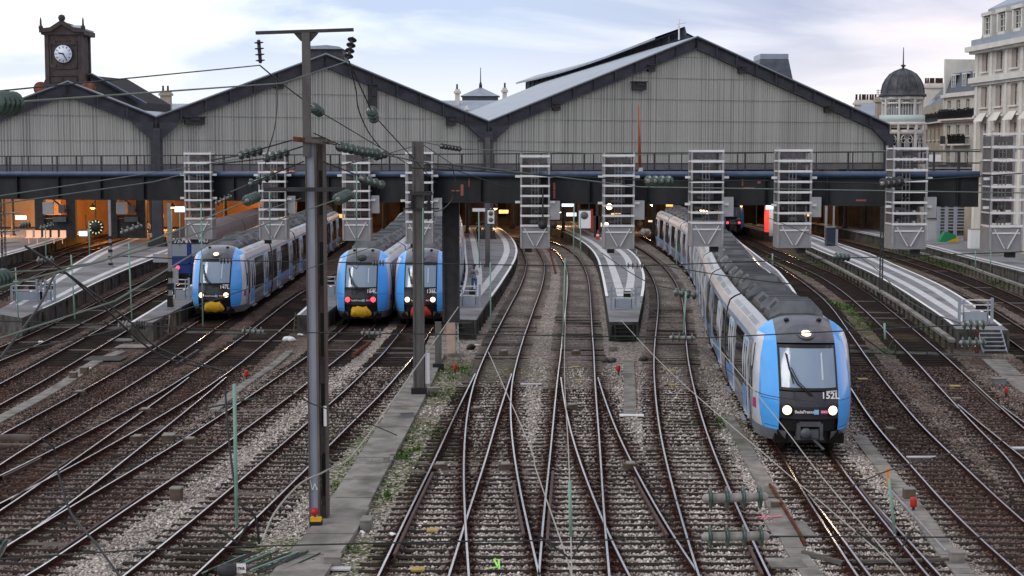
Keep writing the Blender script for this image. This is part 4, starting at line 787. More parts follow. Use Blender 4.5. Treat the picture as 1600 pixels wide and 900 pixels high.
# ------------------------------------------------------------------ right-hand buildings
def window(m_, mp_, c, x, w, h, n, depth=0.28):
    """frame bars into m_, pane into mp_; c centre on wall plane, x along wall, n outward"""
    i = -n * depth; f = 0.07
    for s_ in (-1, 1): m_.bar(c + i + x * (s_ * (w / 2 - f / 2)) - Z3 * h / 2, c + i + x * (s_ * (w / 2 - f / 2)) + Z3 * h / 2, f, 0.09, up=n)
    for z in (-h / 2 + f / 2, h / 2 - f / 2, -h * 0.17, h * 0.2): m_.bar(c + i - x * (w / 2) + Z3 * z, c + i + x * (w / 2) + Z3 * z, 0.09, f if abs(z) > h * .3 else 0.045)
    m_.bar(c + i - Z3 * h / 2, c + i + Z3 * h / 2, 0.08, 0.09, up=n)
    j = i - n * 0.06; mp_.quad(c + j - x * w / 2 - Z3 * h / 2, c + j + x * w / 2 - Z3 * h / 2, c + j + x * w / 2 + Z3 * h / 2, c + j - x * w / 2 + Z3 * h / 2)
def facade(root, p0, x, W, z0, rows, wmat, win_w, bay, depthback=9.0, balc=(), shutters=False, awn=None, labelrows=True, first=None, arch=False):
    """rows: list of (sill z, head z); wall with real openings"""
    n = Vector((x.y, -x.x, 0)); first = first if first is not None else bay / 2
    cols = []; t = first
    while t + win_w / 2 < W: cols.append(t); t += bay
    ztop = rows[-1][1] + 0.9; m = MB(); th = 0.35
    def wallbox(a, b, za, zb, dn=0.0, tt=th): c_ = p0 + x * ((a + b) / 2) - n * (tt / 2 - dn); m.box(Vector((c_.x, c_.y, (za + zb) / 2)), (b - a, tt, zb - za), x=x, y=Vector((-x.y, x.x, 0)))
    edges = [0.0] + [e for c_ in cols for e in (c_ - win_w / 2, c_ + win_w / 2)] + [W]
    for i in range(0, len(edges), 2): wallbox(edges[i], edges[i + 1], z0, ztop)
    for c_ in cols:
        zz = z0
        for s_, h_ in rows: wallbox(c_ - win_w / 2, c_ + win_w / 2, zz, s_); zz = h_
        wallbox(c_ - win_w / 2, c_ + win_w / 2, zz, ztop)
    m.build('wall', wmat, root)
    m = MB(); q = p0 + x * (W / 2) - n * (depthback / 2 + th + 0.02); m.box(Vector((q.x, q.y, (z0 + ztop) / 2)), (W, depthback, ztop - z0 - .02), x=x, y=Vector((-x.y, x.x, 0))); m.build('building_body', 'stone_old', root)
    for r_i, (s_, h_) in enumerate(rows):
        for c_ in cols:
            cc = p0 + x * c_; cc = Vector((cc.x, cc.y, (s_ + h_) / 2)); mf, mp = MB(), MB(); window(mf, mp, cc, x, win_w, h_ - s_, n)
            if arch:
                for s2 in (-1, 1): mf.prism([cc + x * (s2 * win_w / 2) + Z3 * (h_ - s_) / 2 - n * .1, cc + x * (s2 * win_w / 2) + Z3 * ((h_ - s_) / 2 - 0.3) - n * .1, cc + x * (s2 * win_w * .2) + Z3 * (h_ - s_) / 2 - n * .1], n * .08)
            wo = mf.build('window', 'window_white', root); mp.build('pane', 'pane', wo)
            ms = MB(); ms.box(cc - Z3 * ((h_ - s_) / 2 + 0.07) + n * 0.1, (win_w + 0.3, 0.2, 0.14), x=x, y=Vector((-x.y, x.x, 0))); ms.build('sill', wmat if not isinstance(wmat, str) else 'stone_pale', wo)
            if shutters:
                ms = MB(); ms.box(cc - x * (win_w * .26) - n * 0.14, (win_w * .46, 0.06, h_ - s_ - 0.05), x=x, y=Vector((-x.y, x.x, 0))); ms.build('shutter', 'shutter', wo)
    for (a, b, z, kind) in balc:
        ms = MB(); q = p0 + x * ((a + b) / 2) + n * 0.35; ms.box(Vector((q.x, q.y, z - 0.1)), (b - a, 0.8, 0.18), x=x, y=Vector((-x.y, x.x, 0))); bo = ms.build('balcony', 'stone_pale', root)
        ms = MB()
        for zz in (z + 0.08, z + 0.95): ms.bar(p0 + x * a + n * .7 + Z3 * (zz - p0.z), p0 + x * b + n * .7 + Z3 * (zz - p0.z), 0.05, 0.06)
        k = max(3, int((b - a) / 0.14))
        for t in np.linspace(a, b, k):
            q = p0 + x * t + n * .7; ms.bar(Vector((q.x, q.y, z)), Vector((q.x, q.y, z + .95)), 0.045, 0.045)
            if kind == 'plants' and random.random() < .8:
                for _ in range(4): g_ = Vector((q.x + random.gauss(0, .1), q.y + random.gauss(0, .1), z + random.uniform(.5, 1.15))); ms.box(g_, (0.14, 0.1, 0.12), rz=random.uniform(0, 3))
        ms.build('balcony_railing', 'black', bo)
    return n, ztop
# big pale building at the right edge : facade runs toward the camera
pF = Q(1521, 200, 142); pN = Vector((44.6, 112, 0)); pF.z = 0
xd = (pN - pF).normalized(); Wd = (pN - pF).length
root = thing('corner_building', (pF.x, pF.y, 0), 'tall pale stone building with mansard dormers at the right edge', 'building')
def zat(v, d=142): return CH + (246 - v) * d / FPX * 1.0
rows = [(zat(285), zat(252)), (zat(233), zat(194)), (zat(170), zat(139)), (zat(116), zat(88))]
n_, zt_ = facade(root, pF, xd, Wd, 0.0, rows, 'stone', 1.5, 3.4, shutters=True, first=2.4)
# cornices, pilasters, window hoods
m = MB()
for z, pr, hh in ((zat(128), 0.55, 0.5), (zat(132), 0.3, 0.5), (zat(80), 0.85, 0.45), (zat(84), 0.5, 0.4), (zat(185) + .1, 0.12, 0.2)):
    q = pF + xd * (Wd / 2) + n_ * pr / 2; m.box(Vector((q.x, q.y, z)), (Wd + pr, pr, hh), x=xd, y=Vector((-xd.y, xd.x, 0)))
m.build('cornice', 'stone_pale', root)
m = MB(); t = 0.7
while t < Wd: q = pF + xd * t + n_ * 0.06; m.box(Vector((q.x, q.y, (0 + zat(80)) / 2)), (0.5, 0.12, zat(80)), x=xd, y=Vector((-xd.y, xd.x, 0))); t += 3.4
m.build('pilaster', 'stone_pale', root)
m = MB(); t = 2.4
while t < Wd:
    q = pF + xd * t + n_ * 0.05; q.z = zat(194) + 0.15
    m.prism([q - xd * 1.0 + n_ * .5, q + xd * 1.0 + n_ * .5, q + xd * .8 + Z3 * .75, q - xd * .8 + Z3 * .75], n_ * 0.05); m.prism([q - xd * .75, q - xd * .75 + n_ * .5, q - xd * .62 + Z3 * .75], xd * .05); t += 3.4
m.build('window_hood', 'stone_pale', root)
# mansard : slate slope and dormers
zr0, zr1 = zat(76), zat(24); m = MB()
A_ = pF - n_ * 0.2; B_ = pN - n_ * 0.2
m.prism([Vector((A_.x, A_.y, zr0)), Vector((A_.x, A_.y, zr0)) - n_ * 1.1 + Z3 * (zr1 - zr0), Vector((A_.x, A_.y, zr1)) - n_ * 8, Vector((A_.x, A_.y, zr0)) - n_ * 8], xd * Wd); m.build('roof', 'slate', root)
m = MB(); q = Vector((A_.x, A_.y, zr1)); m.prism([q + n_ * 0.1 - n_ * 1.0, q - n_ * 1.0 + n_ * .1 + Z3 * .35, q - n_ * 4.5 + Z3 * 2.2, q - n_ * 8 + Z3 * .3, q - n_ * 8], xd * Wd - Vector((0, 0, 0))); m.build('upper_roof', 'zinc', root)
m = MB(); q = pF + xd * (Wd / 2) - n_ * .1; m.box(Vector((q.x, q.y, zr0 + .3)), (Wd + .3, 0.9, 0.65), x=xd, y=Vector((-xd.y, xd.x, 0))); m.build('gutter', 'zinc', root)
t = 2.6; 
while t < Wd:
    q = pF + xd * t - n_ * 0.75; q.z = (zr0 + .6 + zr1 - .5) / 2 + .1; hh = zr1 - zr0 - 1.0
    m = MB()
    for s_ in (-1, 1): m.box(q + xd * (s_ * .95), (0.34, 1.5, hh), x=xd, y=Vector((-xd.y, xd.x, 0)))
    m.box(q + Z3 * (hh / 2 + .05), (2.4, 1.7, 0.3), x=xd, y=Vector((-xd.y, xd.x, 0))); m.box(q - Z3 * (hh / 2 - .15), (2.1, 1.5, 0.3), x=xd, y=Vector((-xd.y, xd.x, 0)))
    d_ = m.build('dormer', 'stone_pale', root); mf, mp = MB(), MB(); window(mf, mp, q + n_ * .7, xd, 1.5, hh - .4, n_, depth=.15); mf.build('window', 'window_white', d_); mp.build('pane', 'pane', d_); t += 3.4
# middle building (balconies with plants) and the farther one
pG = Q(1474, 200, 190); pG.z = 0; pH = Q(1532, 200, 179); pH.z = 0; xg = (pH - pG).normalized(); Wg = (pH - pG).length
root = thing('balcony_building', (pG.x, pG.y, 0), 'cream building with a slate mansard and plant filled balconies behind the corner building', 'building')
za = lambda v, d=186: CH + (246 - v) * d / FPX
n2, _ = facade(root, pG, xg, Wg, 0, [(za(270), za(236)), (za(213), za(196)), (za(175), za(157))], 'stone', 1.1, 2.8, balc=[(0, Wg, za(186), 'plants'), (3.2, 8.3, za(225), 'plants'), (.9, 2.4, za(225), 'x'), (3.0, 9.4, za(269), 'plants')], first=1.6, depthback=7)
m = MB(); q = Vector((pG.x, pG.y, za(149))); m.prism([q, q - n2 * .9 + Z3 * (za(114) - za(149)), q - n2 * 7 + Z3 * (za(108) - za(149)), q - n2 * 7], xg * Wg); m.build('roof', 'slate', root)
m = MB(); q = pG + xg * (Wg / 2) + n2 * .15; m.box(Vector((q.x, q.y, za(150))), (Wg + .3, .5, .35), x=xg, y=Vector((-xg.y, xg.x, 0))); m.box(Vector((q.x, q.y, za(187) - .2)), (Wg + .2, .4, .3), x=xg, y=Vector((-xg.y, xg.x, 0))); m.box(pG + Vector((0, 0, za(130))) - n2 * 3, (0.5, 6, 6), x=xg, y=Vector((-xg.y, xg.x, 0))); m.build('cornice', 'stone_pale', root)
for k in range(3):
    q = pG + xg * (2.0 + 3.2 * k) - n2 * .35; q.z = za(131); mf, mp = MB(), MB(); window(mf, mp, q, xg, 1.15, 2.1, n2, depth=0.0); mf.box(q - n2 * .6 + Z3 * 1.1, (1.4, 1.2, .15), x=xg, y=Vector((-xg.y, xg.x, 0))); w_ = mf.build('dormer', 'window_white', root); mp.build('pane', 'pane_light', w_)
root2 = thing('chimney_wall', pG + xg * 2.5 - n2 * 3 + Z3 * za(110), 'white rendered chimney wall with a row of pots above the balcony building', 'chimney', 'chimneys above the roofs'); m = MB(); q = pG + xg * 4.2 - n2 * 3.5; m.box(Vector((q.x, q.y, za(106))), (4.6, 1.0, 4.0), x=xg, y=Vector((-xg.y, xg.x, 0))); m.build('stack', 'stone_pale', root2)
m = MB()
for k in range(9): p = q + xg * (-2.0 + k * .5); m.lathe([(0.16, 0), (0.13, .7), (.17, .75)], Vector((p.x, p.y, za(106) + 2.0)), n=7)
m.build('chimney_pots', 'terracotta', root2)
pI = Q(1440, 200, 226); pI.z = 0; pJ = Q(1478, 200, 206); pJ.z = 0; xi = (pJ - pI).normalized(); Wi = (pJ - pI).length
root = thing('dormer_building', (pI.x, pI.y, 0), 'narrow dark roofed building with sloping skylights behind the domed tower', 'building'); zb_ = lambda v: CH + (246 - v) * 216 / FPX
n3, _ = facade(root, pI, xi, Wi, 0, [(zb_(285), zb_(262)), (zb_(250), zb_(236)), (zb_(219), zb_(203)), (zb_(188), zb_(176))], 'stone_old', 1.2, 3.4, balc=[(2.0, Wi, zb_(192), 'plants')], first=1.3, depthback=7)
m = MB(); q = Vector((pI.x, pI.y, zb_(169))); m.prism([q, q - n3 * 2.6 + Z3 * 2.8, q - n3 * 7 + Z3 * 3.2, q - n3 * 7], xi * Wi); m.build('roof', 'slate', root)
for k in range(4):
    q = pI + xi * (1.0 + 1.2 * k) - n3 * 1.1; q.z = zb_(160) + .25; m = MB(); up_ = (-n3 * 2.6 + Z3 * 2.8).normalized(); nn = (n3 * 2.8 + Z3 * 2.6).normalized(); m.quad(q - xi * .35 - up_ * .9 + nn * .14, q + xi * .35 - up_ * .9 + nn * .14, q + xi * .35 + up_ * .9 + nn * .14, q - xi * .35 + up_ * .9 + nn * .14); m.build('skylight', 'pane_light', root)
chimney('row of pots on a pale wall behind the dome', 1447, 1474, 130, 143, 232, 9, 'stone_pale')
# low roofs left of the dome
zinc_roof('low grey roof just left of the domed tower', 1346, 1374, 163, 182, 205, 10)
chimney('wide pale chimney wall with pots left of the domed tower', 1338, 1372, 156, 168, 218, 8, 'stone_pale'); chimney('broad old stone chimney wall against the domed tower', 1371, 1388, 151, 190, 200, 0, 'stone_old')
p = Q(1372, 152, 219); r_ = thing('roof_antenna', p, 'thin television antenna on the chimney wall left of the domed tower', 'antenna'); m = MB(); m.tube([p, Q(1372, 140, 219)], .05, 4)
for v in (141, 144, 147): m.tube([Q(1369, v, 219), Q(1377, v, 219)], .04, 4)
m.build('antenna_rods', 'iron', r_)
# domed tower
dc = 172.0; cx = Q(1418.5, 150, dc).x; sc = dc / FPX; zz_ = lambda v: CH + (246 - v) * sc
root = thing('domed_tower', (cx, dc + 2.3, 0), 'octagonal tower with a black ribbed dome and arched iron windows', 'tower'); cy = dc + 2.3
def octa(m, r, z0, z1, r2=None, n=8, mi=0): m.lathe([(r, z0), (r2 or r, z1)], (cx, cy, 0), n=n, m=mi)
m = MB(); R_ = 2.15; octa(m, 2.3, 0, zz_(203)); octa(m, R_ * .86, zz_(203), zz_(150)); m.build('tower_body', 'pane_light', root)
m = MB()
for k in range(8):
    a = math.pi / 8 + k * math.pi / 4
    for r0, za_, zb2, w in ((2.22, zz_(180), zz_(151), 0.2), (2.45, 0, zz_(197), 0.26)): m.box((cx + r0 * math.cos(a), cy + r0 * math.sin(a), (za_ + zb2) / 2), (w, w, zb2 - za_), rz=a)
for r0, za_, zb2 in ((2.5, zz_(156), zz_(151)), (2.3, zz_(163), zz_(160)), (2.75, zz_(196), zz_(191)), (2.45, zz_(200), zz_(196)), (2.55, zz_(210), zz_(203)), (2.4, zz_(240), zz_(236)), (2.4, zz_(262), zz_(256))): octa(m, r0, za_, zb2)
for k in range(16):
    a = k * math.pi / 8; m.box((cx + 2.62 * math.cos(a), cy + 2.62 * math.sin(a), zz_(199.5)), (0.3, 0.16, 0.5), rz=a)
m.build('stone_frame', 'stone_pale', root)
m = MB(); octa(m, 2.58, zz_(191), zz_(180)); m.build('balcony_parapet', mat('pale_green_paint', (0.44, 0.52, 0.50), (0.50, 0.56, 0.54), rough=0.6, scale=2), root)
for k in range(8):   # arched glazing
    a = k * math.pi / 4 + 0.0; n_d = Vector((math.cos(a), math.sin(a), 0)); xx = Vector((-n_d.y, n_d.x, 0)); q = Vector((cx, cy, 0)) + n_d * 2.06; m = MB()
    for t in (-.45, -.15, .15, .45): m.bar(q + xx * t + Z3 * zz_(180), q + xx * t + Z3 * zz_(158), .05, .05)
    pts = [q + xx * (.72 * math.cos(b)) + Z3 * (zz_(160) + .25 * math.sin(b)) for b in np.linspace(0, math.pi, 9)]; m.tube(pts, .06, 5); m.build('window_tracery', 'stone_pale', root)
    q = Vector((cx, cy, 0)) + n_d * 2.28; m = MB(); zc_ = zz_(219); pts = [q + xx * (.66 * math.cos(b)) + Z3 * (zc_ + .66 * math.sin(b)) for b in np.linspace(0, math.pi, 11)]; m.tube(pts, .07, 5)
    for (ox, oz, r0) in ((0, .32, .26), (-.34, -.08, .24), (.34, -.08, .24)): m.tube([q + xx * (ox + r0 * math.cos(b)) + Z3 * (zc_ + oz + r0 * math.sin(b)) for b in np.linspace(0, 2 * math.pi, 11)], .035, 4)
    for t in (-.66, -.25, .25, .66): m.bar(q + xx * t + Z3 * zz_(232), q + xx * t + Z3 * (zc_ - .1), .05, .05)
    m.build('arched_tracery', 'stone_pale', root)
    m = MB(); q2 = Vector((cx, cy, 0)) + n_d * 2.20; m.add([q2 + xx * (.66 * math.cos(b)) + Z3 * (zc_ + .66 * math.sin(b)) for b in np.linspace(0, math.pi, 11)] + [q2 - xx * .66 + Z3 * zz_(252), q2 + xx * .66 + Z3 * zz_(252)], [tuple(range(13))]); m.build('arched_pane', 'black', root)
m = MB(); m.lathe([(2.62, zz_(151)), (2.62, zz_(148)), (2.42, zz_(146)), (2.40, zz_(141)), (2.25, zz_(132)), (1.95, zz_(124)), (1.5, zz_(116)), (.9, zz_(111)), (.3, zz_(108)), (.15, zz_(106))], (cx, cy, 0), n=24); m.build('dome', mat('dome_lead', (0.022, 0.022, 0.028), (0.07, 0.07, 0.08), rough=0.5, scale=1.5), root)
m = MB()
for k in range(12):
    a = k * math.pi / 6; m.tube([Vector((cx + r0 * math.cos(a), cy + r0 * math.sin(a), z)) for r0, z in ((2.46, zz_(146)), (2.43, zz_(141)), (2.29, zz_(132)), (1.99, zz_(124)), (1.53, zz_(116)), (.93, zz_(111)), (.3, zz_(107.5)))], .05, 4)
m.build('dome_rib', 'slate', root)
m = MB(); m.lathe([(.16, zz_(107)), (.12, zz_(104.5)), (.3, zz_(103)), (.3, zz_(102)), (.08, zz_(100.5)), (.04, zz_(74))], (cx, cy, 0), n=10); m.build('finial', 'iron', root)
# ------------------------------------------------------------------ trains
CAB = [(.30,.42,.98,.6,0),(.50,.24,1.13,.75,0),(.70,.10,1.22,.85,0),(1.1,.02,1.31,.95,0),(1.5,.03,1.35,1.0,0),(1.72,.07,1.345,1.0,0),(1.95,.14,1.335,1.0,0),(2.3,.30,1.31,.98,0),(2.7,.50,1.27,.95,0),(3.0,.66,1.22,.92,.03),(3.2,.78,1.18,.88,.06),(3.40,.95,1.14,.8,.12),(3.62,1.25,1.12,.7,.24),(3.8,1.65,1.14,.5,.38),(3.92,2.1,1.22,.26,.47),(3.98,2.6,1.35,0,.5)]
SIDE = [(.32,1.40),(.6,1.46),(1.0,1.51),(1.6,1.53),(2.3,1.525),(2.9,1.49),(3.2,1.44),(3.48,1.35)]
def cab_rows(zq):
    zs = [r[0] for r in CAB]; return [np.interp(zq, zs, [r[k] for r in CAB]) for k in range(1, 5)]
def cab_pt(z, c, out=0.0):
    s0, W, a, b = cab_rows(z); return (c * (W + out * abs(c)), s0 + a * abs(c) ** 3 - out * (1 - .5 * abs(c)), z - b * abs(c) ** 3 + (out if z > 3.4 else 0))
def build_train(track, ynose, ncars, label, number, lamps='white', coupler='open', group='blue cheeked commuter trains', carlen=13.25):
    tr = T[track]; ys = np.arange(ynose, 240, 0.25); xs = np.array([tr.x(min(y, 176)) for y in ys]); xs = np.convolve(np.pad(xs, 8, mode='edge'), np.ones(17) / 17, 'valid')
    seg_ = np.hypot(np.diff(xs), np.diff(ys)); S = np.concatenate([[0], np.cumsum(seg_)])
    def W_(lat, s, z):
        x = np.interp(s, S, xs); y = np.interp(s, S, ys) if s >= 0 else ys[0] + s; i = min(len(ys) - 3, int(max(s, 0) / 0.25)); i0 = max(0, i - 8); i1 = min(len(ys) - 1, i + 8)
        dx, dy = xs[i1] - xs[i0], ys[i1] - ys[i0]; L = math.hypot(dx, dy); return Vector((x + lat * dy / L, y - lat * dx / L, z))
    root = thing('commuter_train', W_(0, 0, 0), label, 'train', group)
    # ---- cab
    zs_all = np.concatenate([np.arange(.30, 3.3, .1), np.arange(3.3, 3.99, .04), [3.98]])
    def cmap(z, q): ce = min(.82, .88 / cab_rows(z)[1]); return q / .66 * ce if abs(q) <= .66 else math.copysign(ce + (abs(q) - .66) / .34 * (1 - ce), q)
    def patch(cs, zs, out=0.0): return [[W_(*cab_pt(z, cmap(z, c), out)) for c in cs] for z in zs]
    zr = [z for z in zs_all]
    m = MB(); m.grid(patch(np.linspace(-.66, .66, 9), [z for z in zr if z >= 3.22])); cab = m.build('cab', 'cab_front_dark', root)
    # side walls of the cab, edge curve -> body section
    for sg in (-1, 1):
        m = MB(); rows = []
        for z in zr:
            e = cab_pt(z, sg * 1.0); ze = e[2]; w = np.interp(ze, [a for a, _ in SIDE], [b for _, b in SIDE]); rows.append([W_(e[0] + (sg * w - e[0]) * (1 - (1 - t) ** 2.2), e[1] + (2.6 - e[1]) * t, ze) for t in (0, .12, .28, .5, .75, 1)])
        m.grid(rows, mf=lambda i, j, rows=rows: (2 if zr[i] < .68 else (1 if j < 1 and zr[i] < 3.7 else 0)))
        m.build('cab_side', ['t_white', 't_blue', 't_grey'], cab, recalc=False)
    for sg in (-1, 1):
        m = MB(); m.grid(patch(np.linspace(sg * .66, sg * 1.0, 7), [z for z in zr if .68 <= z])); ck_ = m.build('cheek', 't_blue', cab); m = MB(); [m.grid(patch(np.linspace(sg * .67, sg * .995, 7), [zz_s, zz_s + .014], .006)) for zz_s in (.80, 1.62)]; m.build('panel_seam', 'black', ck_)
        m = MB(); m.grid(patch(np.linspace(sg * .5, sg * 1.0, 6), [z for z in zr if z <= .72])); m.build('bumper_skirt', 't_grey', cab)
        m = MB(); m.grid([[W_(0 + x_, s_, z) for x_ in (0.92 * sg, 0.60 * sg)] for s_, z in ((.42, .72), (.5, .3))]); m.build('skirt_edge', 't_under', cab)
    m = MB(); m.grid(patch(np.linspace(-.66, .66, 9), [z for z in zr if 1.08 <= z <= 1.96])); m.build('nose_mask', 't_mask', cab)
    m = MB(); m.grid(patch(np.linspace(-.66, .66, 9), [z for z in zr if .70 <= z <= 1.12], -0.10)); m.grid([[W_(x_, .55, z) for x_ in (-.75, .75)] for z in (.3, .75)]); m.build('lower_mask', 'black', cab)
    m = MB(); m.grid(patch(np.linspace(-.655, .655, 9), [1.95, 2.0])); m.grid(patch(np.linspace(-.655, -.61, 2), [z for z in zr if 1.95 <= z <= 3.25], .012)); m.grid(patch(np.linspace(.61, .655, 2), [z for z in zr if 1.95 <= z <= 3.25], .012)); m.grid(patch(np.linspace(-.655, .655, 9), [3.15, 3.25], .012)); m.grid(patch(np.linspace(-.655, .655, 9), [1.94, 2.02], .012)); m.build('windscreen_frame', 'black', cab)
    m = MB(); m.grid(patch(np.linspace(-.62, .62, 9), [z for z in zr if 1.95 <= z <= 3.25])); ws = m.build('windscreen', 't_screen', cab)
    # driver's blind frame behind the glass, shown as pale bars on the screen
    m = MB(); m.grid(patch([.28, .32], [2.25, 2.9, 3.0], .01)); m.grid(patch([-.42, .32], [2.98, 3.03], .01)); m.build('sun_blind_frame', 'pane_bars', ws)
    m = MB(); p = [W_(*cab_pt(z, c, .07)) for z, c in ((1.80, .02), (2.15, -.28), (2.55, -.44), (3.0, -.52))]; m.tube(p, .022, 5); p2 = [W_(*cab_pt(z, c, .07)) for z, c in ((1.80, .07), (2.2, -.25), (2.6, -.40))]; m.tube(p2, .014, 5); m.tube([W_(*cab_pt(2.15, -.36, .05)), W_(*cab_pt(3.0, -.53, .05))], .02, 4); m.build('wiper', 'black', cab)
    m = MB(); m.grid(patch([-.34, .34], [1.64, 1.66], .012)); m.grid(patch([-.34, .34], [1.92, 1.93], .012)); m.grid(patch([-.345, -.33], [1.64, 1.93], .012)); m.grid(patch([.33, .345], [1.64, 1.93], .012)); m.build('access_flap', 'black', cab)
    for sg in (-1, 1):
        s0, Wd_, a, b = cab_rows(1.38); c = sg * .5; x_, s_, z_ = cab_pt(1.36, c, 0.0); p = W_(x_, s_ - .03, 1.36); ax = W_(x_ + sg * .22, s_ - 1, 1.42) - W_(x_, s_, 1.36)
        m = MB(); m.lathe([(.185, -.06), (.185, .02), (.165, .05)], p, axis=ax, n=18); h_ = m.build('headlight', 'black', cab)
        m = MB(); m.lathe([(.145, .0), (.14, .05), (.11, .085), (.03, .10)], p, axis=ax, n=18); m.build('headlight_lens', 'head' if lamps == 'white' else 'tail', h_)
        if lamps == 'white':
            l = bpy.data.lights.new('beam', 'SPOT'); l.energy = 45; l.color = (1, .72, .42); l.spot_size = R(100); l.shadow_soft_size = .15; lo = bpy.data.objects.new('beam', l); C.objects.link(lo); lo.location = W_(x_, s_ - .3, 1.35) - WORLDLOC[root.name]; lo.rotation_euler = (R(65), 0, math.pi); lo.parent = root
    x_, s_, z_ = cab_pt(3.52, 0); p = W_(.0, s_, 3.54); m = MB(); m.lathe([(.26, -.05), (.26, .015), (.2, .02)], p, axis=(0, -.5, .87), n=18); h_ = m.build('top_lamp', 'black' if lamps == 'tail' else 'cab_front_dark', cab)
    m = MB(); m.lathe([(.15, .0), (.15, .035), (.09, .07)], p, axis=(0, -.5, .87), n=18); m.build('lamp_lens', 'head' if lamps == 'white' and not label.startswith('third') else 't_roof', h_)
    for sg in (-1, 1): m = MB(); m.lathe([(.07, 0), (.09, .06), (.04, .1)], W_(sg * .5, 2.0, 3.84), n=8); m.build('roof_horn', 'black', cab)
    # coupler
    m = MB(); p = W_(0, -.05, .72)
    if coupler == 'open':
        m.box(W_(0, .15, .95), (.62, .35, .14)); m.box(W_(-.33, .15, .72), (.1, .3, .5)); m.box(W_(.33, .15, .72), (.1, .3, .5)); m.lathe([(.16, -.3), (.17, .05), (.10, .1)], W_(-.12, -.05, .68), axis=(0, -1, 0), n=12); m.box(W_(.13, .0, .68), (.22, .2, .24)); m.box(W_(0, .2, .5), (.85, .3, .06)); m.bar(W_(.1, -.05, .5), W_(.35, -.35, .26), .05, .05); m.build('coupler', 't_roofmid', cab)
    else:
        for i, (z0, w0, s_) in enumerate(((.42, .36, .05), (.52, .52, -.06), (.62, .58, -.10), (.80, .56, -.08), (.95, .42, .0), (1.0, .36, .2))): pass
        rings = [[W_(w0 * math.cos(t) * (1 + .12 * math.sin(5 * t + i)), s_ - .22 * math.sin(t) ** 2 - .08, z0 + .03 * math.sin(4 * t)) for t in np.linspace(0, math.pi, 12)] for i, (z0, w0, s_) in enumerate(((.44, .34, .2), (.52, .50, .1), (.62, .56, .05), (.80, .50, .05), (.95, .40, .1), (1.0, .34, .3)))]
        m.grid(rings); m.build('coupler_cover', coupler, cab)
    # lettering
    def onface(z, lat, o=.09): s0, Wd_, a, b = cab_rows(z); c = lat / Wd_; return W_(lat, s0 + a * abs(c) ** 3 - o, z)
    up = Vector((0, .25, 1)); text(number, .27, onface(1.80, .60), W_(1, 0, 0) - W_(0, 0, 0), up, 'white', cab); 
    mm = MB(); mm.bar(onface(1.925, .48), onface(1.925, .82), .02, .03); mm.build('number_bar', 'white', cab)
    text('îledeFrance', .13, onface(1.33, -.17), (1, 0, 0), (0, .05, 1), 'white', cab); mm = MB(); q = onface(1.33, .17); mm.box(q, (.14, .02, .14)); mm.build('logo_square', 'logo_blue', cab)
    mm = MB(); q = onface(1.33, .41) + Vector((0, .004, 0)); mm.prism([q + Vector((-.11, 0, -.06)), q + Vector((.12, 0, -.06)), q + Vector((.10, 0, .06)), q + Vector((-.11, 0, .06))], (0, .012, 0)); mm.build('logo_badge', 'logo', cab); text('SNCF', .085, onface(1.33, .41), (1, 0, 0), (0, .05, 1), 'white', cab)
    for sg in (-1, 1):   # side logo and cab door
        q = W_(sg * 1.455, 1.55, 1.35); mm = MB(); mm.prism([q + Z3 * -.16, W_(sg * 1.50, 1.95, 1.19), W_(sg * 1.495, 1.9, 1.47), q + Z3 * .16], (sg * .012, 0, 0)); mm.build('side_logo', 'logo', cab)
        m = MB()
        for s_ in (2.08, 2.62):
            m.bar(W_(sg * 1.52, s_, .5), W_(sg * 1.53, s_, 2.3), .012, .03); m.bar(W_(sg * 1.53, s_, 2.3), W_(sg * 1.44, s_, 3.15), .012, .03)
        m.build('cab_door_seam', 'black', cab); m = MB(); m.grid([[W_(sg * 1.535, s_, z) for s_ in (2.2, 2.45)] for z in (1.7, 2.4)], smooth=False); m.build('cab_door_window', 't_glass', cab)
    # ---- carriages
    for k in range(ncars):
        s0 = 2.6 if k == 0 else k * carlen + .25; s1 = (k + 1) * carlen - .25
        n = 14; rows = []
        prof = [(-w, z) for z, w in SIDE] + [(-1.15, 3.62), (-.95, 3.70), (-.93, 3.62), (0, 3.68), (.93, 3.62), (.95, 3.70), (1.15, 3.62)] + [(w, z) for z, w in reversed(SIDE)]
        for s_ in np.linspace(s0, s1, n): rows.append([W_(a, s_, z) for a, z in prof])
        P_ = len(prof)
        def mf(i, j):
            if j in (0, 1, P_ - 2, P_ - 3): return 1
            if j in (6, 7, 8, P_ - 9, P_ - 8, P_ - 10): return 2
            if 9 <= j <= P_ - 11: return 3
            return 0
        m = MB(); m.grid(rows, mf=mf, smooth=False); m.add(rows[0], [tuple(range(P_))], 4); m.add(rows[-1], [tuple(reversed(range(P_)))], 4)
        car = m.build('carriage', ['t_silver', 't_grey', 't_white', 't_roof', 'black'], root, recalc=False)
        m = MB(); m.grid([[W_(a, s_, z) for a, z in ((-1.25, .32), (-1.1, .12), (1.1, .12), (1.25, .32))] for s_ in (s0, (s0 + s1) / 2, s1)], smooth=False); m.build('underframe', 't_under', car, recalc=False)
        if k: m = MB(); m.grid([[W_(a, s_, z) for a, z in [(-w * .93, z) for z, w in SIDE] + [(0, 3.7)] + [(w * .93, z) for z, w in reversed(SIDE)]] for s_ in (s0 - .5, s0)], smooth=False); m.build('gangway', 'black', car, recalc=False)
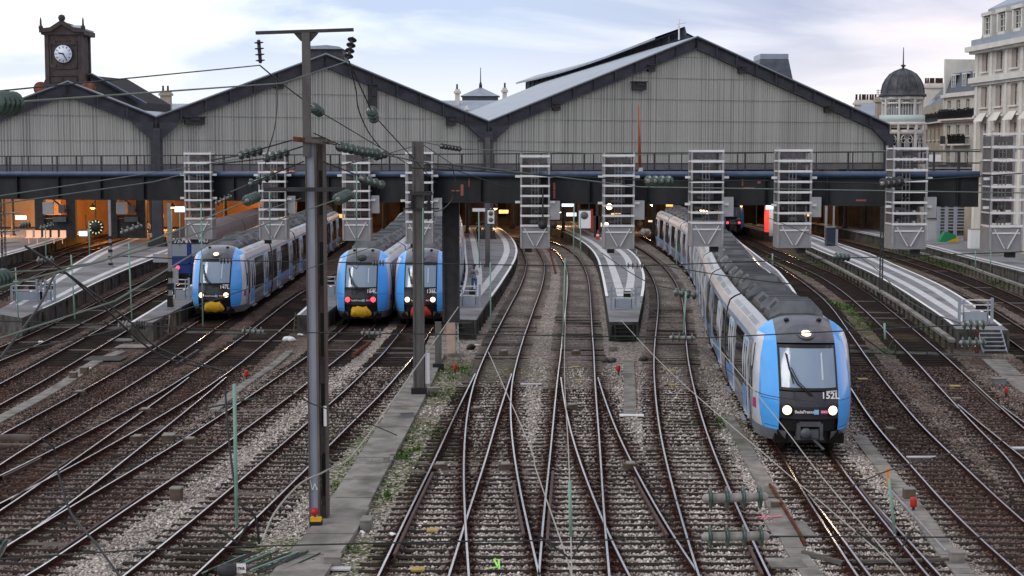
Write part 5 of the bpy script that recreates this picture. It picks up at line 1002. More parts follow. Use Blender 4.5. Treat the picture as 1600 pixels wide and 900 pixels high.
        # bogie
        for sb in ((1.9,) if k == 0 else ()) + (s1 + .25,):
            bo = MB(); [bo.box(W_(sg * .95, sb, .42), (.18, 2.6, .3)) for sg in (-1, 1)]; bg = bo.build('bogie', 't_under', car)
            for sg in (-1, 1):
                for ds in (-.95, .95): m = MB(); m.lathe([(.42, -.07), (.42, .07), (.3, .08)], W_(sg * .72, sb + ds, .44), axis=(1, 0, 0), n=14); m.build('wheel', 't_under', bg)
        L = s1 - s0; doors = [s0 + L * .24, s0 + L * .76] if k else [s0 + L * .17, s0 + L * .73]
        lat = lambda z, o: np.interp(z, [a for a, _ in SIDE], [b for _, b in SIDE]) + o
        def sidegrid(sa, sb_, zl, o, sg): return [[W_(sg * lat(z, o), s_, z) for s_ in np.linspace(sa, sb_, 5)] for z in zl]
        zwin = (1.22, 1.6, 2.2, 2.75, 3.02)
        bounds = [s0 + (.15 if k else .25)] + [e for d_ in doors for e in (d_ - .85, d_ + .85)] + [s1 - .12]
        for sg in (-1, 1):
            for i in range(0, len(bounds), 2):
                a, b = bounds[i], bounds[i + 1]
                if b - a < .5: continue
                m = MB(); m.grid(sidegrid(a, b, zwin, .008, sg), smooth=False); w_ = m.build('window', 't_glass', car)
                m = MB(); m.grid(sidegrid(a, b, (.75, 1.0, 1.20), .006, sg), smooth=False)
                if (i // 2 + k) % 2 == 0: m.build('blue_panel', 't_patch', car)
            for d_ in doors:
                m = MB()
                for (x0, x1) in ((-.72, -.01), (.01, .72)): m.grid(sidegrid(d_ + x0, d_ + x1, (.48, 1.0, 1.6, 2.3, 2.9, 3.08), .045, sg), smooth=False)
                for x0 in (-.74, .74, 0): m.bar(W_(sg * lat(.5, .05), d_ + x0, .5), W_(sg * lat(2.3, .05), d_ + x0, 2.3), .05, .06); m.bar(W_(sg * lat(2.3, .05), d_ + x0, 2.3), W_(sg * lat(3.05, .05), d_ + x0, 3.05), .05, .06)
                do = m.build('door', 't_white', car)
                for x0 in (-.37, .37): m = MB(); m.grid(sidegrid(d_ + x0 - .22, d_ + x0 + .22, (1.5, 2.2, 2.8), .055, sg), smooth=False); m.build('door_window', 't_glass', do)
                for x0 in (-.37, .37): m = MB(); m.grid(sidegrid(d_ + x0 - .27, d_ + x0 + .27, (.6, 1.0, 1.46), .052, sg), smooth=False); m.grid(sidegrid(d_ + x0 - .27, d_ + x0 + .27, (2.82, 2.98), .052, sg), smooth=False); m.build('door_blue', 't_blue', do)
                m = MB(); m.bar(W_(sg * 1.62, d_ - .75, .42), W_(sg * 1.62, d_ + .75, .42), .12, .05); m.build('door_step', 't_grey', car)
            m = MB(); m.grid(sidegrid(s0 + .1, s1 - .1, (3.10, 3.2), .006, sg), smooth=False); m.build('blue_line', 't_patch', car)
            # perforated vents on the cantrail
            m = MB(); q = s0 + 1.2
            while q < s1 - 3:
                for _ in range(6):
                    for r_ in range(3):
                        t0, t1 = .22 + .24 * r_, .32 + .24 * r_; pa = lambda t, s_: W_(sg * (1.35 - .2 * t), s_, 3.487 + .14 * t + .008); m.quad(pa(t0, q), pa(t1, q), pa(t1, q + .22), pa(t0, q + .22))
                    q += .42
                q += .5
            m.build('roof_vents', 'black', car)
        # roof units
        q = s0 + (1.0 if k == 0 else .5); kk = 0
        while q < s1 - 1.2:
            Lu = random.choice((2.4, 3.0, 2.0)); Lu = min(Lu, s1 - .4 - q)
            h = random.choice((.56, .66, .50)); m = MB(); wq = .86
            pr = [(-wq, 3.63), (-wq * .98, 3.63 + h * .5), (-wq * .62, 3.63 + h), (wq * .62, 3.63 + h), (wq * .98, 3.63 + h * .5), (wq, 3.63)]
            rr = [[W_(a, s_, z if 0 < i_ < 2 else (z - (0.0))) for a, z in pr] for i_, s_ in enumerate((q, q + .35, q + Lu - .35, q + Lu))]
            rr[0] = [W_(a, q, 3.63 + (z - 3.63) * .45) for a, z in pr]; rr[3] = [W_(a, q + Lu, 3.63 + (z - 3.63) * .45) for a, z in pr]; rr[1] = [W_(a, q + .35, z) for a, z in pr]; rr[2] = [W_(a, q + Lu - .35, z) for a, z in pr]
            m.grid(rr, smooth=False); m.add(rr[0], [tuple(range(6))]); m.add(rr[3], [tuple(reversed(range(6)))])
            for t in np.linspace(q + .45, q + Lu - .45, max(2, int(Lu / .55))): m.bar(W_(-wq * .6, t, 3.64 + h), W_(wq * .6, t, 3.64 + h), .05, .03)
            u_ = m.build('roof_unit', 't_roofmid', car)
            m = MB()
            for sg in (-1, 1): pa = lambda t, s_: W_(sg * (wq * .965 - wq * .31 * t), s_, 3.63 + h * (.53 + .44 * t) + .012); m.quad(pa(.15, q + .5), pa(.85, q + .5), pa(.85, q + Lu * .5), pa(.15, q + Lu * .5))
            m.build('vent_grille', 'black', u_)
            q += Lu; gap = random.uniform(.8, 1.6)
            if kk % 2: m = MB(); [m.tube([W_(x_, q - .05, 3.75), W_(x_ * .8, q + gap * .5, 3.9), W_(x_, q + gap + .05, 3.72)], .05, 5) for x_ in (-.55, -.1, .4)]; m.box(W_(.2, q + gap / 2, 3.75), (.5, .4, .2)); m.build('roof_conduits', 'black', car)
            q += gap; kk += 1
    return root, W_
M['cab_front_dark'] = mat('cab_roof_dark', (0.050, 0.053, 0.065), (0.09, 0.093, 0.105), rough=0.35, scale=2.5, coat=.3, detail=8)
M['pane_bars'] = mat('pale_blind_frame', (0.50, 0.56, 0.62), rough=0.5)
M['t_patch'] = mat('train_blue_patch', (0.12, 0.24, 0.46), (0.20, 0.26, 0.38), rough=0.35, scale=0.9)
tm, Wm = build_train('moving', 45.4, 8, 'moving blue cheeked train with three lit lamps, nearest to the viewer', '152L', 'white', 'open')
t3, _ = build_train('bays_a', 81.3, 5, 'third blue cheeked train with a red coupler cover, half behind the round mast', '136L', 'white', 'redcloth')
t2, _ = build_train('bays_b', 81.3, 5, 'blue cheeked train with red tail lamps and a yellow coupler cover', '164L', 'tail', 'yellow')
t1, _ = build_train('one', 84.0, 5, 'leftmost blue cheeked train with lit lamps and a yellow coupler cover', '147L', 'white', 'yellow')
t5, _ = build_train('r_two', 178.0, 2, 'distant blue cheeked train with red tail lamps under the great hall', '158L', 'tail', 'open')
# deep blue train with a sooty roof
def blue_train():
    tr = T['blue']; y0 = 107.5; x0 = tr.x(y0); root = thing('passenger_train', (x0, y0, 0), 'deep blue train with a graffitied sooty end and one red lamp', 'train'); x1 = tr.x(166)
    def W2(a, s, z): y = y0 + s; return Vector((tr.x(min(y, 172)) + a, y, z))
    for k in range(3):
        a, b = k * 20.0, k * 20.0 + 19.5
        m = MB(); pr = [(-1.4, .5), (-1.42, 2.2), (-1.40, 2.9)]; pr = pr + [(-w, z) for w, z in ()] + [(1.40, 2.9), (1.42, 2.2), (1.4, .5)]
        rows = [[W2(x, s, z) for x, z in pr] for s in np.linspace(a, b, 8)]; m.grid(rows, smooth=False); m.add(rows[0], [tuple(range(len(pr)))]); m.add(rows[-1], [tuple(reversed(range(len(pr))))])
        car = m.build('carriage', 't_dkblue', root, recalc=False)
        m = MB(); pr = [(-1.40, 2.9), (-1.36, 3.3), (-1.1, 3.75), (-.6, 3.98), (0, 4.05), (.6, 3.98), (1.1, 3.75), (1.36, 3.3), (1.40, 2.9)]; rows = [[W2(x, s, z + .002) for x, z in pr] for s in np.linspace(a - .05, b, 8)]; m.grid(rows); m.add(rows[0], [tuple(range(9))]); m.build('carriage_roof', 't_maroon', car, recalc=False)
        m = MB(); m.bx(W2(-1, a, 0).x, W2(1, a, 0).x, y0 + a, y0 + b, .15, .55); m.build('underframe', 't_under', car)
        for sg in (-1, 1):
            for i in range(6): m = MB(); s_ = a + 1.2 + i * 3.0; m.quad(W2(sg * 1.435, s_, 1.9), W2(sg * 1.435, s_ + 1.9, 1.9), W2(sg * 1.435, s_ + 1.9, 2.7), W2(sg * 1.435, s_, 2.7)); m.build('window', 't_glass', car)
            m = MB(); m.quad(W2(sg * 1.43, a + .2, .9), W2(sg * 1.43, b - .2, .9), W2(sg * 1.43, b - .2, 1.05), W2(sg * 1.43, a + .2, 1.05)); m.build('side_stripe', 't_silver', car)
    end = root
    for x_ in (-.68, .68): m = MB(); m.bx(x0 + x_ - .52, x0 + x_ + .52, y0 - .04, y0, 2.0, 2.85); m.build('end_window', 'pane_end', root)
    m = MB(); m.bx(x0 - 1.42, x0 + 1.42, y0 - .06, y0 - .01, 1.45, 1.55); m.bx(x0 - .06, x0 + .06, y0 - .06, y0 - .01, .6, 2.9); m.build('end_trim', 't_dkblue', root)
    m = MB(); rs_ = random.Random(4)
    for k in range(9):
        c_ = Vector((x0 - 1.15 + k * .29, y0 - .09, 3.12 + rs_.uniform(-.05, .05))); pts = [c_ + Vector((.14 * math.cos(t * 1.4 + k), 0, .17 * math.sin(t * 1.9 + k * 2))) for t in np.linspace(0, 4.5, 9)]; m.tube(pts, .03, 4)
    m.build('graffiti', 'galv_light', root)
    m = MB(); m.lathe([(.13, 0), (.13, .06), (.08, .1)], (x0 - .82, y0 - .02, 1.2), axis=(0, -1, 0), n=14); m.build('tail_lamp', 'tail', root)
    for sg in (-1, 1): m = MB(); m.lathe([(.1, 0), (.1, .45), (.24, .46), (.24, .52)], (x0 + sg * .85, y0 + .1, .75), axis=(0, -1, 0), n=12); m.build('buffer', 'iron', root)
    m = MB(); m.bx(x0 - 1.3, x0 + 1.3, y0 - .02, y0 + .3, .35, .8); m.build('buffer_beam', 't_under', root)
M['pane_end'] = glass('end_glass', (0.22, 0.25, 0.30), rough=.2)
blue_train()
# ------------------------------------------------------------------ footbridge across the throat
BK = 18.0 / 44.25; BD0 = 67.4
def bridge_d(u): return BD0 / (1 + BK * (u - 800) / FPX)
def BP(X, z, off=0.0): return Vector((X, BD0 - BK * X + off, z))
zb = lambda X: 6.93 + 0.004 * X; ztb = lambda X: 8.06 + 0.004 * X
XL, XR = -46.0, Q(1529, 300, bridge_d(1529)).x
bd = (BP(1, 0) - BP(0, 0)).normalized(); bn = Vector((-bd.y, bd.x, 0))
root = thing('footbridge', BP(0, 0), 'dark plate girder footbridge with a blue pipe and railings across all the tracks', 'footbridge')
m = MB()
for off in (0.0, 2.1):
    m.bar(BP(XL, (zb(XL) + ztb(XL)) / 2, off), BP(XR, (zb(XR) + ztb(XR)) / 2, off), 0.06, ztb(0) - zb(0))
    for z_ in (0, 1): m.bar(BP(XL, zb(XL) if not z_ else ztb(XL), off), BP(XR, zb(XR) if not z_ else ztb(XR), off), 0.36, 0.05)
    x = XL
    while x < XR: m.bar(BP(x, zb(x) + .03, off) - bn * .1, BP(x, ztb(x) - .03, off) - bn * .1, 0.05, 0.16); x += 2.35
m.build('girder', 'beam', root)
m = MB(); m.bar(BP(XL, 7.35, 1.05), BP(XR, 7.5, 1.05), 2.0, 0.12); m.build('deck', 'concrete_dark', root)
m = MB(); m.tube([BP(x, ztb(x) + .12, -.16) for x in np.linspace(XL, XR, 20)], 0.125, 10); m.build('blue_pipe', 'blue_pipe', root)
m = MB()
for off in (-.02, 2.12):
    for h_ in (1.0, 0.55): m.bar(BP(XL, ztb(XL) + h_, off), BP(XR, ztb(XR) + h_, off), .045, .05)
    x = XL; i = 0
    while x < XR: m.bar(BP(x, ztb(x), off), BP(x, ztb(x) + 1.0, off), .07 if i % 3 == 0 else .045, .07 if i % 3 == 0 else .045); x += random.choice((.9, 1.1, 1.4)); i += 1
m.build('railing', 'iron', root)
m = MB()
for (u, v, w, h) in ((722, 297, 3, .5), (712, 298, 9, .06), (733, 285, 1, .4), (866, 291, 2.4, .3), (866, 304, 2.2, .35), (1160, 285, 1.5, .3), (1170, 294, 10, .07), (1186, 284, 3, .14), (258, 280, 12, .04), (1345, 313, 9, .07), (1085, 291, .8, .3)):
    d = bridge_d(u); q = Q(u, v, d); q = BP(q.x, q.z, -.045); m.box(q, (w * .045, .01, h), x=bd, y=bn)
m.build('bare_primer_patches', 'pink', root)
# brackets and lattice under the girder at left, support frames with cabinets
def frame_tower(u0, u1, label):
    d = 150.0; a, b = Q(u0, 372, d), Q(u1, 372, d); root = thing('support_frame', ((a.x + b.x) / 2, d, a.z), label, 'steel support', 'steel frames under the station roof'); m = MB(); z0 = a.z
    for x in (a.x, b.x): m.bx(x - .45, x + .45, d - .3, d + .3, z0, 7.4)
    m.bar(Vector((a.x, d, 6.0)), Vector((b.x, d, 3.2)), .14, .14); m.bx(a.x, b.x, d - .1, d + .1, z0, z0 + 1.9); m.bx(a.x, b.x, d - .12, d + .12, 3.0, 3.3); m.build('frame', 'iron', root)
    m = MB(); m.box((a.x + .95, d - .5, 4.0), (1.0, .4, 1.15)); m.build('cabinet', 'cabinet', root); m = MB(); m.box((b.x - .8, d - .5, 3.9), (.6, .3, .8)); m.box(((a.x + b.x) / 2 + .5, d - .5, 2.9), (1.3, .3, .5)); m.build('equipment_box', 'grey_girder', root)
frame_tower(64, 113, 'riveted dark support frame with a pale cabinet at the far left'); frame_tower(178, 222, 'riveted dark support frame with a pale cabinet left of the iron column')
# column under the bridge next to the third train
d = 70.0; a = Q(705, 500, d); root = thing('bridge_column', (a.x, d, -.17), 'black bridge column on a pinkish concrete block beside the third train', 'column'); zt_ = 6.93; zm = Q(705, 503, d).z
m = MB(); w = 23 / FPX * d / 2; m.bx(a.x - w, a.x + w, d - .25, d + .25, zm, zt_); m.bx(a.x - w - .05, a.x - w + .06, d - .35, d + .35, zm, zt_); m.bx(a.x + w - .06, a.x + w + .05, d - .35, d + .35, zm, zt_); m.build('shaft', 'iron', root)
m = MB(); m.bx(a.x - w * .62, a.x + w * .55, d - .28, d + .2, -.1, zm); m.build('block', mat('pinkish_block', (.50, .37, .30), (.38, .28, .23), rough=.9, scale=3), root); m = MB(); m.bx(a.x - w - .3, a.x + w + .2, d - .6, d + .5, -.3, -.02); m.build('footing', 'concrete', root)
# ------------------------------------------------------------------ signal cages hung on the bridge front
CAGES = [(287, 332, 240, 372, 'first'), (403, 448, 240, 373, 'second'), (534, 579, 240, 374, 'third'), (633, 677, 239, 379, 'fourth'), (813, 859, 244, 386, 'fifth'), (943, 991, 243, 387, 'sixth'), (1080, 1130, 236, 383, 'seventh'), (1216, 1267, 235, 385, 'eighth'), (1396, 1447, 232, 387, 'ninth'), (1550, 1597, 209, 391, 'tenth')]
WHC = {'first': 'above the deep blue train', 'second': 'above the roof of the leftmost blue cheeked train', 'third': 'just left of the second train roof', 'fourth': 'behind the round mast', 'fifth': 'above the left central line with red lamps in it', 'sixth': 'above the pointed platform', 'seventh': 'above the moving train', 'eighth': 'above the weeds by the white-striped platform', 'ninth': 'in front of the domed tower', 'tenth': 'at the right edge in front of the corner building'}
for (u0, u1, v0, v1, nm) in CAGES:
    d = bridge_d((u0 + u1) / 2) - 1.0; a, b = Q(u0, v0, d), Q(u1, v1, d); x0, x1, z1, z0 = a.x, b.x, a.z, b.z; D = .92 if u0 < 1380 else 1.15
    root = thing('signal_cage', ((x0 + x1) / 2, d, z0), nm + ' signal cage from the left, ' + WHC[nm], 'signal cage', 'signal cages on the footbridge'); W = x1 - x0; t = .075
    m = MB()
    for x in (x0 + t / 2, x1 - t / 2):
        for y in (d, d + D): m.bx(x - t / 2, x + t / 2, y - t / 2, y + t / 2, z0, z1 + .12)
    m.build('cage_posts', 'galv', root)
    m = MB(); nb = 8; zp = z0 + .92; zs = np.linspace(zp, z1, nb)
    for z in zs:
        m.bx(x0, x1, d - .05, d - .002, z - .045, z + .045)
        for x in (x0 + .03, x1 - .03): m.bx(x - .03, x + .03, d, d + D, z - .03, z + .03)
    for z in (7.0, 8.1): m.bx(x0 - .22, x0, d + .1, d + .2, z - .06, z + .04); m.bx(x1, x1 + .22, d + .1, d + .2, z - .06, z + .04)
    m.build('cage_rungs', 'galv_light', root)
    m = MB(); m.bx(x0 + .04, x1 - .04, d + .0, d + .03, z0, zp - .06); m.bx(x0, x1, d - .01, d + D + .02, z0 - .06, z0); m.bx(x0 + .01, x0 + .04, d + .04, d + D, z0, zp - .06); m.bx(x1 - .04, x1 - .01, d + .04, d + D, z0, zp - .06); m.build('bottom_panel', 'galv_dark', root)
    m = MB(); xm = (x0 + x1) / 2
    for s_ in (-1, 1): m.bar(Vector((xm + s_ * .06, d - .03, z0 + .06)), Vector((xm + s_ * W * .36, d - .03, zp - .12)), .03, .07, up=Vector((0, 1, 0)))
    m.bx(x0 + .1, x1 - .1, d - .035, d - .01, zp - .3, zp - .24); m.build('panel_brace', 'galv_light', root)
    # perforated sheets on the sides and back
    m = MB()
    side_x = (x1 - .05) if u0 < 800 else (x0 + .05)
    m.bx(side_x - .01, side_x + .01, d + .05, d + D - .05, zp, z1 - .1)
    for i in range(nb - 1):
        m.bx(x0 + .1, x1 - .1, d + D - .05, d + D - .035, zs[i] + .08, zs[i + 1] - .08)
    m.build('mesh_sheet', 'mesh_panel', root)
    # signal hardware inside : ladder-like frame
    m = MB()
    for x in (xm - .14, xm, xm + .14): m.bx(x - .018, x + .018, d + D * .55, d + D * .55 + .04, zp, z1 - .3)
    for z in np.arange(zp + .2, z1 - .3, .26): m.bx(xm - .16, xm + .16, d + D * .52, d + D * .52 + .03, z, z + .025)
    m.build('inner_ladder', 'galv_dark', root)
    m = MB()
    for k in range(5): m.bx(x0 + .12 + random.random() * .5, x0 + .3 + random.random() * .6, d + .3, d + .6, zp + .1 + k * .22, zp + .2 + k * .22)
    m.build('signal_gear', 'grey_girder', root)
    if nm not in ('first', 'tenth', 'eighth') or nm == 'eighth':
        if nm != 'first' and nm != 'tenth': m = MB(); w_ = .42 if u0 > 800 else .36; m.bx(x1 + .02, x1 + .02 + w_, d + .25, d + .55, zp + .25, zp + 1.05); m.build('control_cabinet', 'cabinet', root)
    m = MB(); m.bx(x0 + .2, x0 + .5, d + .3, d + .5, z0 - .25, z0 - .06) if u0 < 1000 else m.bx(x1 - .5, x1 - .15, d + .3, d + .6, z0 - .3, z0 - .06); m.build('lamp_hood', 'iron', root)
for (u, v, lab) in ((848, 351, 'round red signal lamp glowing inside the fifth cage'), (865, 351, 'round red signal lamp glowing just right of the fifth cage')):
    p = Q(u, v, bridge_d(u) - 1.4 if u < 860 else 80); root = thing('signal_lamp', p, lab, 'signal lamp'); m = MB(); m.lathe([(.16, -.15), (.16, .0), (.2, .08)], p, axis=(0, -1, 0), n=14)
    m.tube([p, p + Vector((0, .1, 1.6))], .04, 5); m.build('lamp_housing', 'iron', root); m = MB(); m.lathe([(.13, 0.02), (.1, .06)], p, axis=(0, -1, 0), n=14); m.build('lens', 'lampred', root)
for (u, v, s_, mt, lab) in ((952, 323, .13, 'lampw', 'bright white lamp seen through the upper part of the sixth cage'), (947, 351, .1, 'lampw', 'small amber lamp seen through the bottom of the sixth cage'), (887, 318, .0, 'x', ''), (1283, 322, .0, 'x', '')):
    if s_ == 0: continue
    p = Q(u, v, bridge_d(u) - .5); root = thing('signal_lamp', p, lab, 'signal lamp'); m = MB(); m.lathe([(s_, 0.0), (s_ * .9, .06)], p, axis=(0, -1, 0), n=14); m.build('lens', mt, root); m = MB(); m.lathe([(s_ * 1.1, -.12), (s_ * 1.15, 0)], p, axis=(0, -1, 0), n=14); m.build('lamp_housing', 'iron', root)
# lit signs and panels hung under the station roof
def sign(u, v, w, h, d, mt, lab, txt=None, frame='iron'):
    p = Q(u, v, d); root = thing('sign_panel', p, lab, 'sign'); m = MB(); m.box(p + Vector((0, .06, 0)), (w, .1, h)); m.build('sign_frame', frame, root); m = MB(); m.box(p, (w * .9, .03, h * .85)); m.build('sign_face', mt, root); m = MB(); m.tube([p + Vector((w * .3, .08, h / 2)), p + Vector((w * .3, .08, h / 2 + 1.4))], .03, 4); m.build('hanger', 'iron', root); return root, p
sign(887, 318, 1.1, .6, 130, 'screen', 'small bright white display between the fifth and sixth cages'); sign(1203, 324, .9, .45, 150, 'screen', 'bright blue and white display left of the eighth cage'); sign(282, 327, 1.0, .5, 118, 'screen', 'bright blue and yellow display near the top of the first cage'); sign(1046, 319, .7, .5, 140, emit('amber_panel', (1, .5, .1), .9), 'small amber panel under the footbridge left of the seventh cage')
r_, p = sign(914, 343, 1.0, 1.5, 112, 'white', 'white no entry style notice board with a red edge left of the sixth cage'); m = MB(); m.box(p + Vector((.5, -.02, 0)), (.16, .04, 1.5)); m.build('red_edge', 'red', r_); m = MB(); m.lathe([(.28, 0), (.28, .02)], p + Vector((-.05, -.02, .3)), axis=(0, -1, 0), n=18); m.build('round_symbol', 'grey_girder', r_)
r_, p = sign(767, 339, .42, .9, 86, 'white', 'white speed board on the mast rising from the middle platform'); m = MB(); m.lathe([(.13, 0), (.13, .02)], p + Vector((0, -.02, .2)), axis=(0, -1, 0), n=14); m.lathe([(.13, 0), (.13, .02)], p + Vector((0, -.02, -.15)), axis=(0, -1, 0), n=14); m.build('round_symbol', 'grey_girder', r_)
sign(753, 328, 1.6, .3, 118, 'galv_light', 'grey information screen box left of the platform mast'); sign(130, 377 - 12, .8, .5, 135, 'screen', 'small bluish display box beside the striped pole on the left platform')
r_ = thing('red_banner', Q(1202, 342, 165), 'curved red lit advert column beside the eighth cage', 'sign'); m = MB(); p = Q(1202, 342, 165); m.lathe([(.5, -1.4), (.55, 0), (.5, 1.6)], p, n=10); m.build('advert_body', emit('red_ad', (.9, .06, .04), .8), r_); m = MB(); p2 = Q(1208, 344, 164.5); m.lathe([(.42, -1.7), (.45, 0), (.42, 1.5)], p2, n=8); m.build('advert_edge', 'white', r_)
# platform clock
p = Q(150, 355, 122); root = thing('platform_clock', p, 'round black platform clock with yellow marks at the left under the footbridge', 'clock'); m = MB(); m.lathe([(.62, -.1), (.62, .05)], p, axis=(0, -1, 0), n=24); m.build('clock_case', 'black', root); m = MB()
for k in range(12): a = k * math.pi / 6; q = Vector((math.sin(a), 0, math.cos(a))); m.bar(p + q * .42 + Vector((0, -.07, 0)), p + q * .56 + Vector((0, -.07, 0)), .07, .02, up=Vector((0, 1, 0)))
m.build('hour_marks', emit('clock_yellow', (.9, .85, .4), .35), root); m = MB(); m.tube([p, p + Z3 * 2.2], .05, 5); m.build('hanger', 'iron', root)
# ------------------------------------------------------------------ masts
def hmast(label, u, vbase, vtop, wpx, mt_f='mast_blue', mt_s='mast_brown', z=-.17, depth=.5):
    p = G(u, vbase, z); d = p.y; zt = Q(u, vtop, d).z; w = wpx / FPX * d; root = thing('overhead_line_mast', (p.x, d, z), label, 'mast', 'overhead line masts'); return root, p, d, zt, w
# tall double mast
root, p, d, zt, w = hmast('tall twin steel mast with a blue-grey face and a crossarm carrying two insulators', 499, 818, 218, 28.5)
m = MB(); xl, xr = p.x - w * .5, p.x + w * .5; fw = w * .52
m.bx(xl + .02, xl + fw - .02, d - .11, d - .09, -.17, zt); m.build('mast_face', 'mast_blue', root)
m = MB(); m.bx(xl - .01, xl + .02, d - .16, d + .12, -.17, zt); m.bx(xl + fw - .02, xl + fw + .03, d - .16, d + .12, -.17, zt); m.bx(xr - .05, xr, d - .02, d + .34, -.17, zt)
k = 0; z = -.17
while z < zt: m.bx(xl + fw + .03, xr - .05, d + .1, d + .13, z, min(z + .45, zt)); z += 1.75
for z in np.arange(.4, zt, 1.75): m.bx(xl, xr, d + .2, d + .24, z, z + .25)
m.bx(xl + fw + .03, xr - .05, d + .14, d + .16, -.17, zt); m.build('mast_channels', 'mast_brown', root)
m = MB(); [m.bx(xl + fw + .06, xr - .07, d + .125, d + .139, z_, z_ + 1.15) for z_ in np.arange(.5, zt - 1.4, 1.75)]; m.build('mast_slots', 'black', root)
m = MB(); pt = Q(481, 250, d); zt2 = Q(481, 52, d).z; m.bx(pt.x - .09, pt.x + .10, d - .2, d - .02, Q(481, 245, d).z, zt2); m.build('upper_pole', 'mast_grey', root)
m = MB(); m.prism([Vector((pt.x - .3, d - .15, zt2)), Vector((pt.x + .3, d - .15, zt2)), Vector((pt.x + .12, d - .15, zt2 - .2)), Vector((pt.x - .12, d - .15, zt2 - .2))], (0, .1, 0)); a, b = Q(401, 52, d), Q(553, 47, d); m.bar(a - Vector((0, .1, 0)), b - Vector((0, .1, 0)), .14, .075); m.build('crossarm', 'iron', root)
m = MB(); a, b = Q(412, 296, d - .3), Q(552, 296, d - .3); m.bar(a, b, .08, .1); m.build('lower_arm', 'iron', root); m = MB(); a, b = Q(458, 217, d - .2), Q(477, 219, d - .2); m.bar(a, b, .1, .12); m.build('upper_arm_stub', 'rust', root); m = MB(); a, b = Q(477, 219, d - .2), Q(520, 223, d - .2); m.bar(a, b, .1, .1); m.build('upper_arm', 'mast_brown', root)
m = MB(); q = Q(492, 758, d - .12); pts = [q + Vector((dx, 0, dz)) for dx, dz in ((-.12, .14), (-.06, -.14), (0, .05), (.06, -.14), (.12, .14))]
for a, b in zip(pts, pts[1:]): m.bar(a, b, .02, .012, up=Vector((0, 1, 0)))
m.build('chalk_mark', 'white', root)
m = MB(); q = Q(508, 650, d - .06); m.box(q, (.07, .03, .5)); m.build('number_plate', 'white', root); 
# round grey mast
root, p, d, zt, w = hmast('slimmer grey mast with a hinged arm in front of the third train', 655, 620, 221, 14)
m = MB(); m.bx(p.x - w / 2, p.x + w / 2, d - .16, d + .16, -.17, zt); m.bx(p.x - w / 2 - .04, p.x - w / 2 + .03, d - .2, d + .2, -.17, zt); m.bx(p.x + w / 2 - .03, p.x + w / 2 + .04, d - .2, d + .2, -.17, zt); m.build('mast_body', 'mast_grey', root); m = MB(); m.bx(p.x - w / 2 - .12, p.x + w / 2 + .12, d - .25, d + .25, -.2, .2); m.build('mast_foot', 'black', root)
m = MB(); q = Q(655, 302, d - .22); m.bx(q.x - .35, q.x + .5, q.y - .08, q.y + .08, q.z - .07, q.z + .07); q2 = Q(655, 326, d - .22); m.bx(q2.x - .6, q2.x + .75, q2.y - .04, q2.y + .04, q2.z - .03, q2.z + .03)
for dx in (-.26, .36):
    m.lathe([(.05, 0), (.05, -.58)], q + Vector((dx, 0, 0)), n=6); [m.lathe([(.05, -.08 - .08 * k), (.13, -.11 - .08 * k), (.05, -.13 - .08 * k)], q + Vector((dx, 0, 0)), n=10) for k in range(6)]
m.build('switch_arm', 'iron', root)
m = MB(); q = Q(667, 566, d); m.bx(q.x - .06, q.x + .1, d - .1, d + .1, .35, 1.5); m.build('white_wrap', 'white', root); m = MB(); m.bx(q.x - .14, q.x - .06, d - .12, d + .12, -.1, 1.9); m.build('junction_box', 'iron', root)
# short grey post
root, p, d, zt, w = hmast('short grey stub post between the grey mast and the pinkish block', 685, 578, 503, 10); m = MB(); m.bx(p.x - w / 2, p.x + w / 2, d - .12, d + .12, -.17, zt); m.build('post', 'mast_grey', root); m = MB(); m.bx(p.x - w / 2 - .1, p.x + w / 2 + .1, d - .2, d + .2, -.2, .12); m.build('post_foot', 'black', root)
# platform masts
def pmast(label, u, vb, vt, w=.22, z=PZ, mt='mast_grey', dark=False):
    p = G(u, vb, z); d = p.y; zt = Q(u, vt, d).z; root = thing('overhead_line_mast', (p.x, d, z), label, 'mast', 'overhead line masts'); m = MB(); m.bx(p.x - w / 2, p.x + w / 2, d - w / 2, d + w / 2, z, zt); m.bx(p.x - w / 2 - .1, p.x + w / 2 + .1, d - w / 2 - .1, d + w / 2 + .1, z, z + .12); m.build('pole', mt, root); return root, p, d, zt
root, p, d, zt = pmast('grey mast rising from the middle platform to the great hall eaves', 762, 417, 215, .36); m = MB(); m.bx(p.x - .7, p.x + .7, d - .1, d + .1, zt - .3, zt - .15); m.tube([Vector((p.x, d, 4.2)), Vector((p.x - .9, d, 4.0))], .04, 5); m.build('bracket_arm', 'iron', root)
root, p, d, zt = pmast('striped black and white pole on the broad left platform', 173, 417, 300, .16, mt='galv'); [MB().bx(p.x - .14, p.x + .14, d - .14, d + .14, PZ + .1 + .5 * k, PZ + .3 + .5 * k).build('black_band', 'black', root) for k in range(5)]
root, p, d, zt = pmast('striped signal post at the end of the mossy left platform', 267, 483, 318, .18, mt='galv'); [MB().bx(p.x - .16, p.x + .16, d - .16, d + .16, PZ + a_, PZ + b_).build('black_band', 'black', root) for a_, b_ in ((0, .75), (1.05, 1.4), (1.7, 2.05))]; m = MB(); m.bx(p.x - .9, p.x - .1, d - .05, d + .05, 3.3, 3.75); m.bx(p.x + .12, p.x + .42, d - .1, d + .1, 2.2, 3.0); m.build('blank_plate', 'cabinet', root)
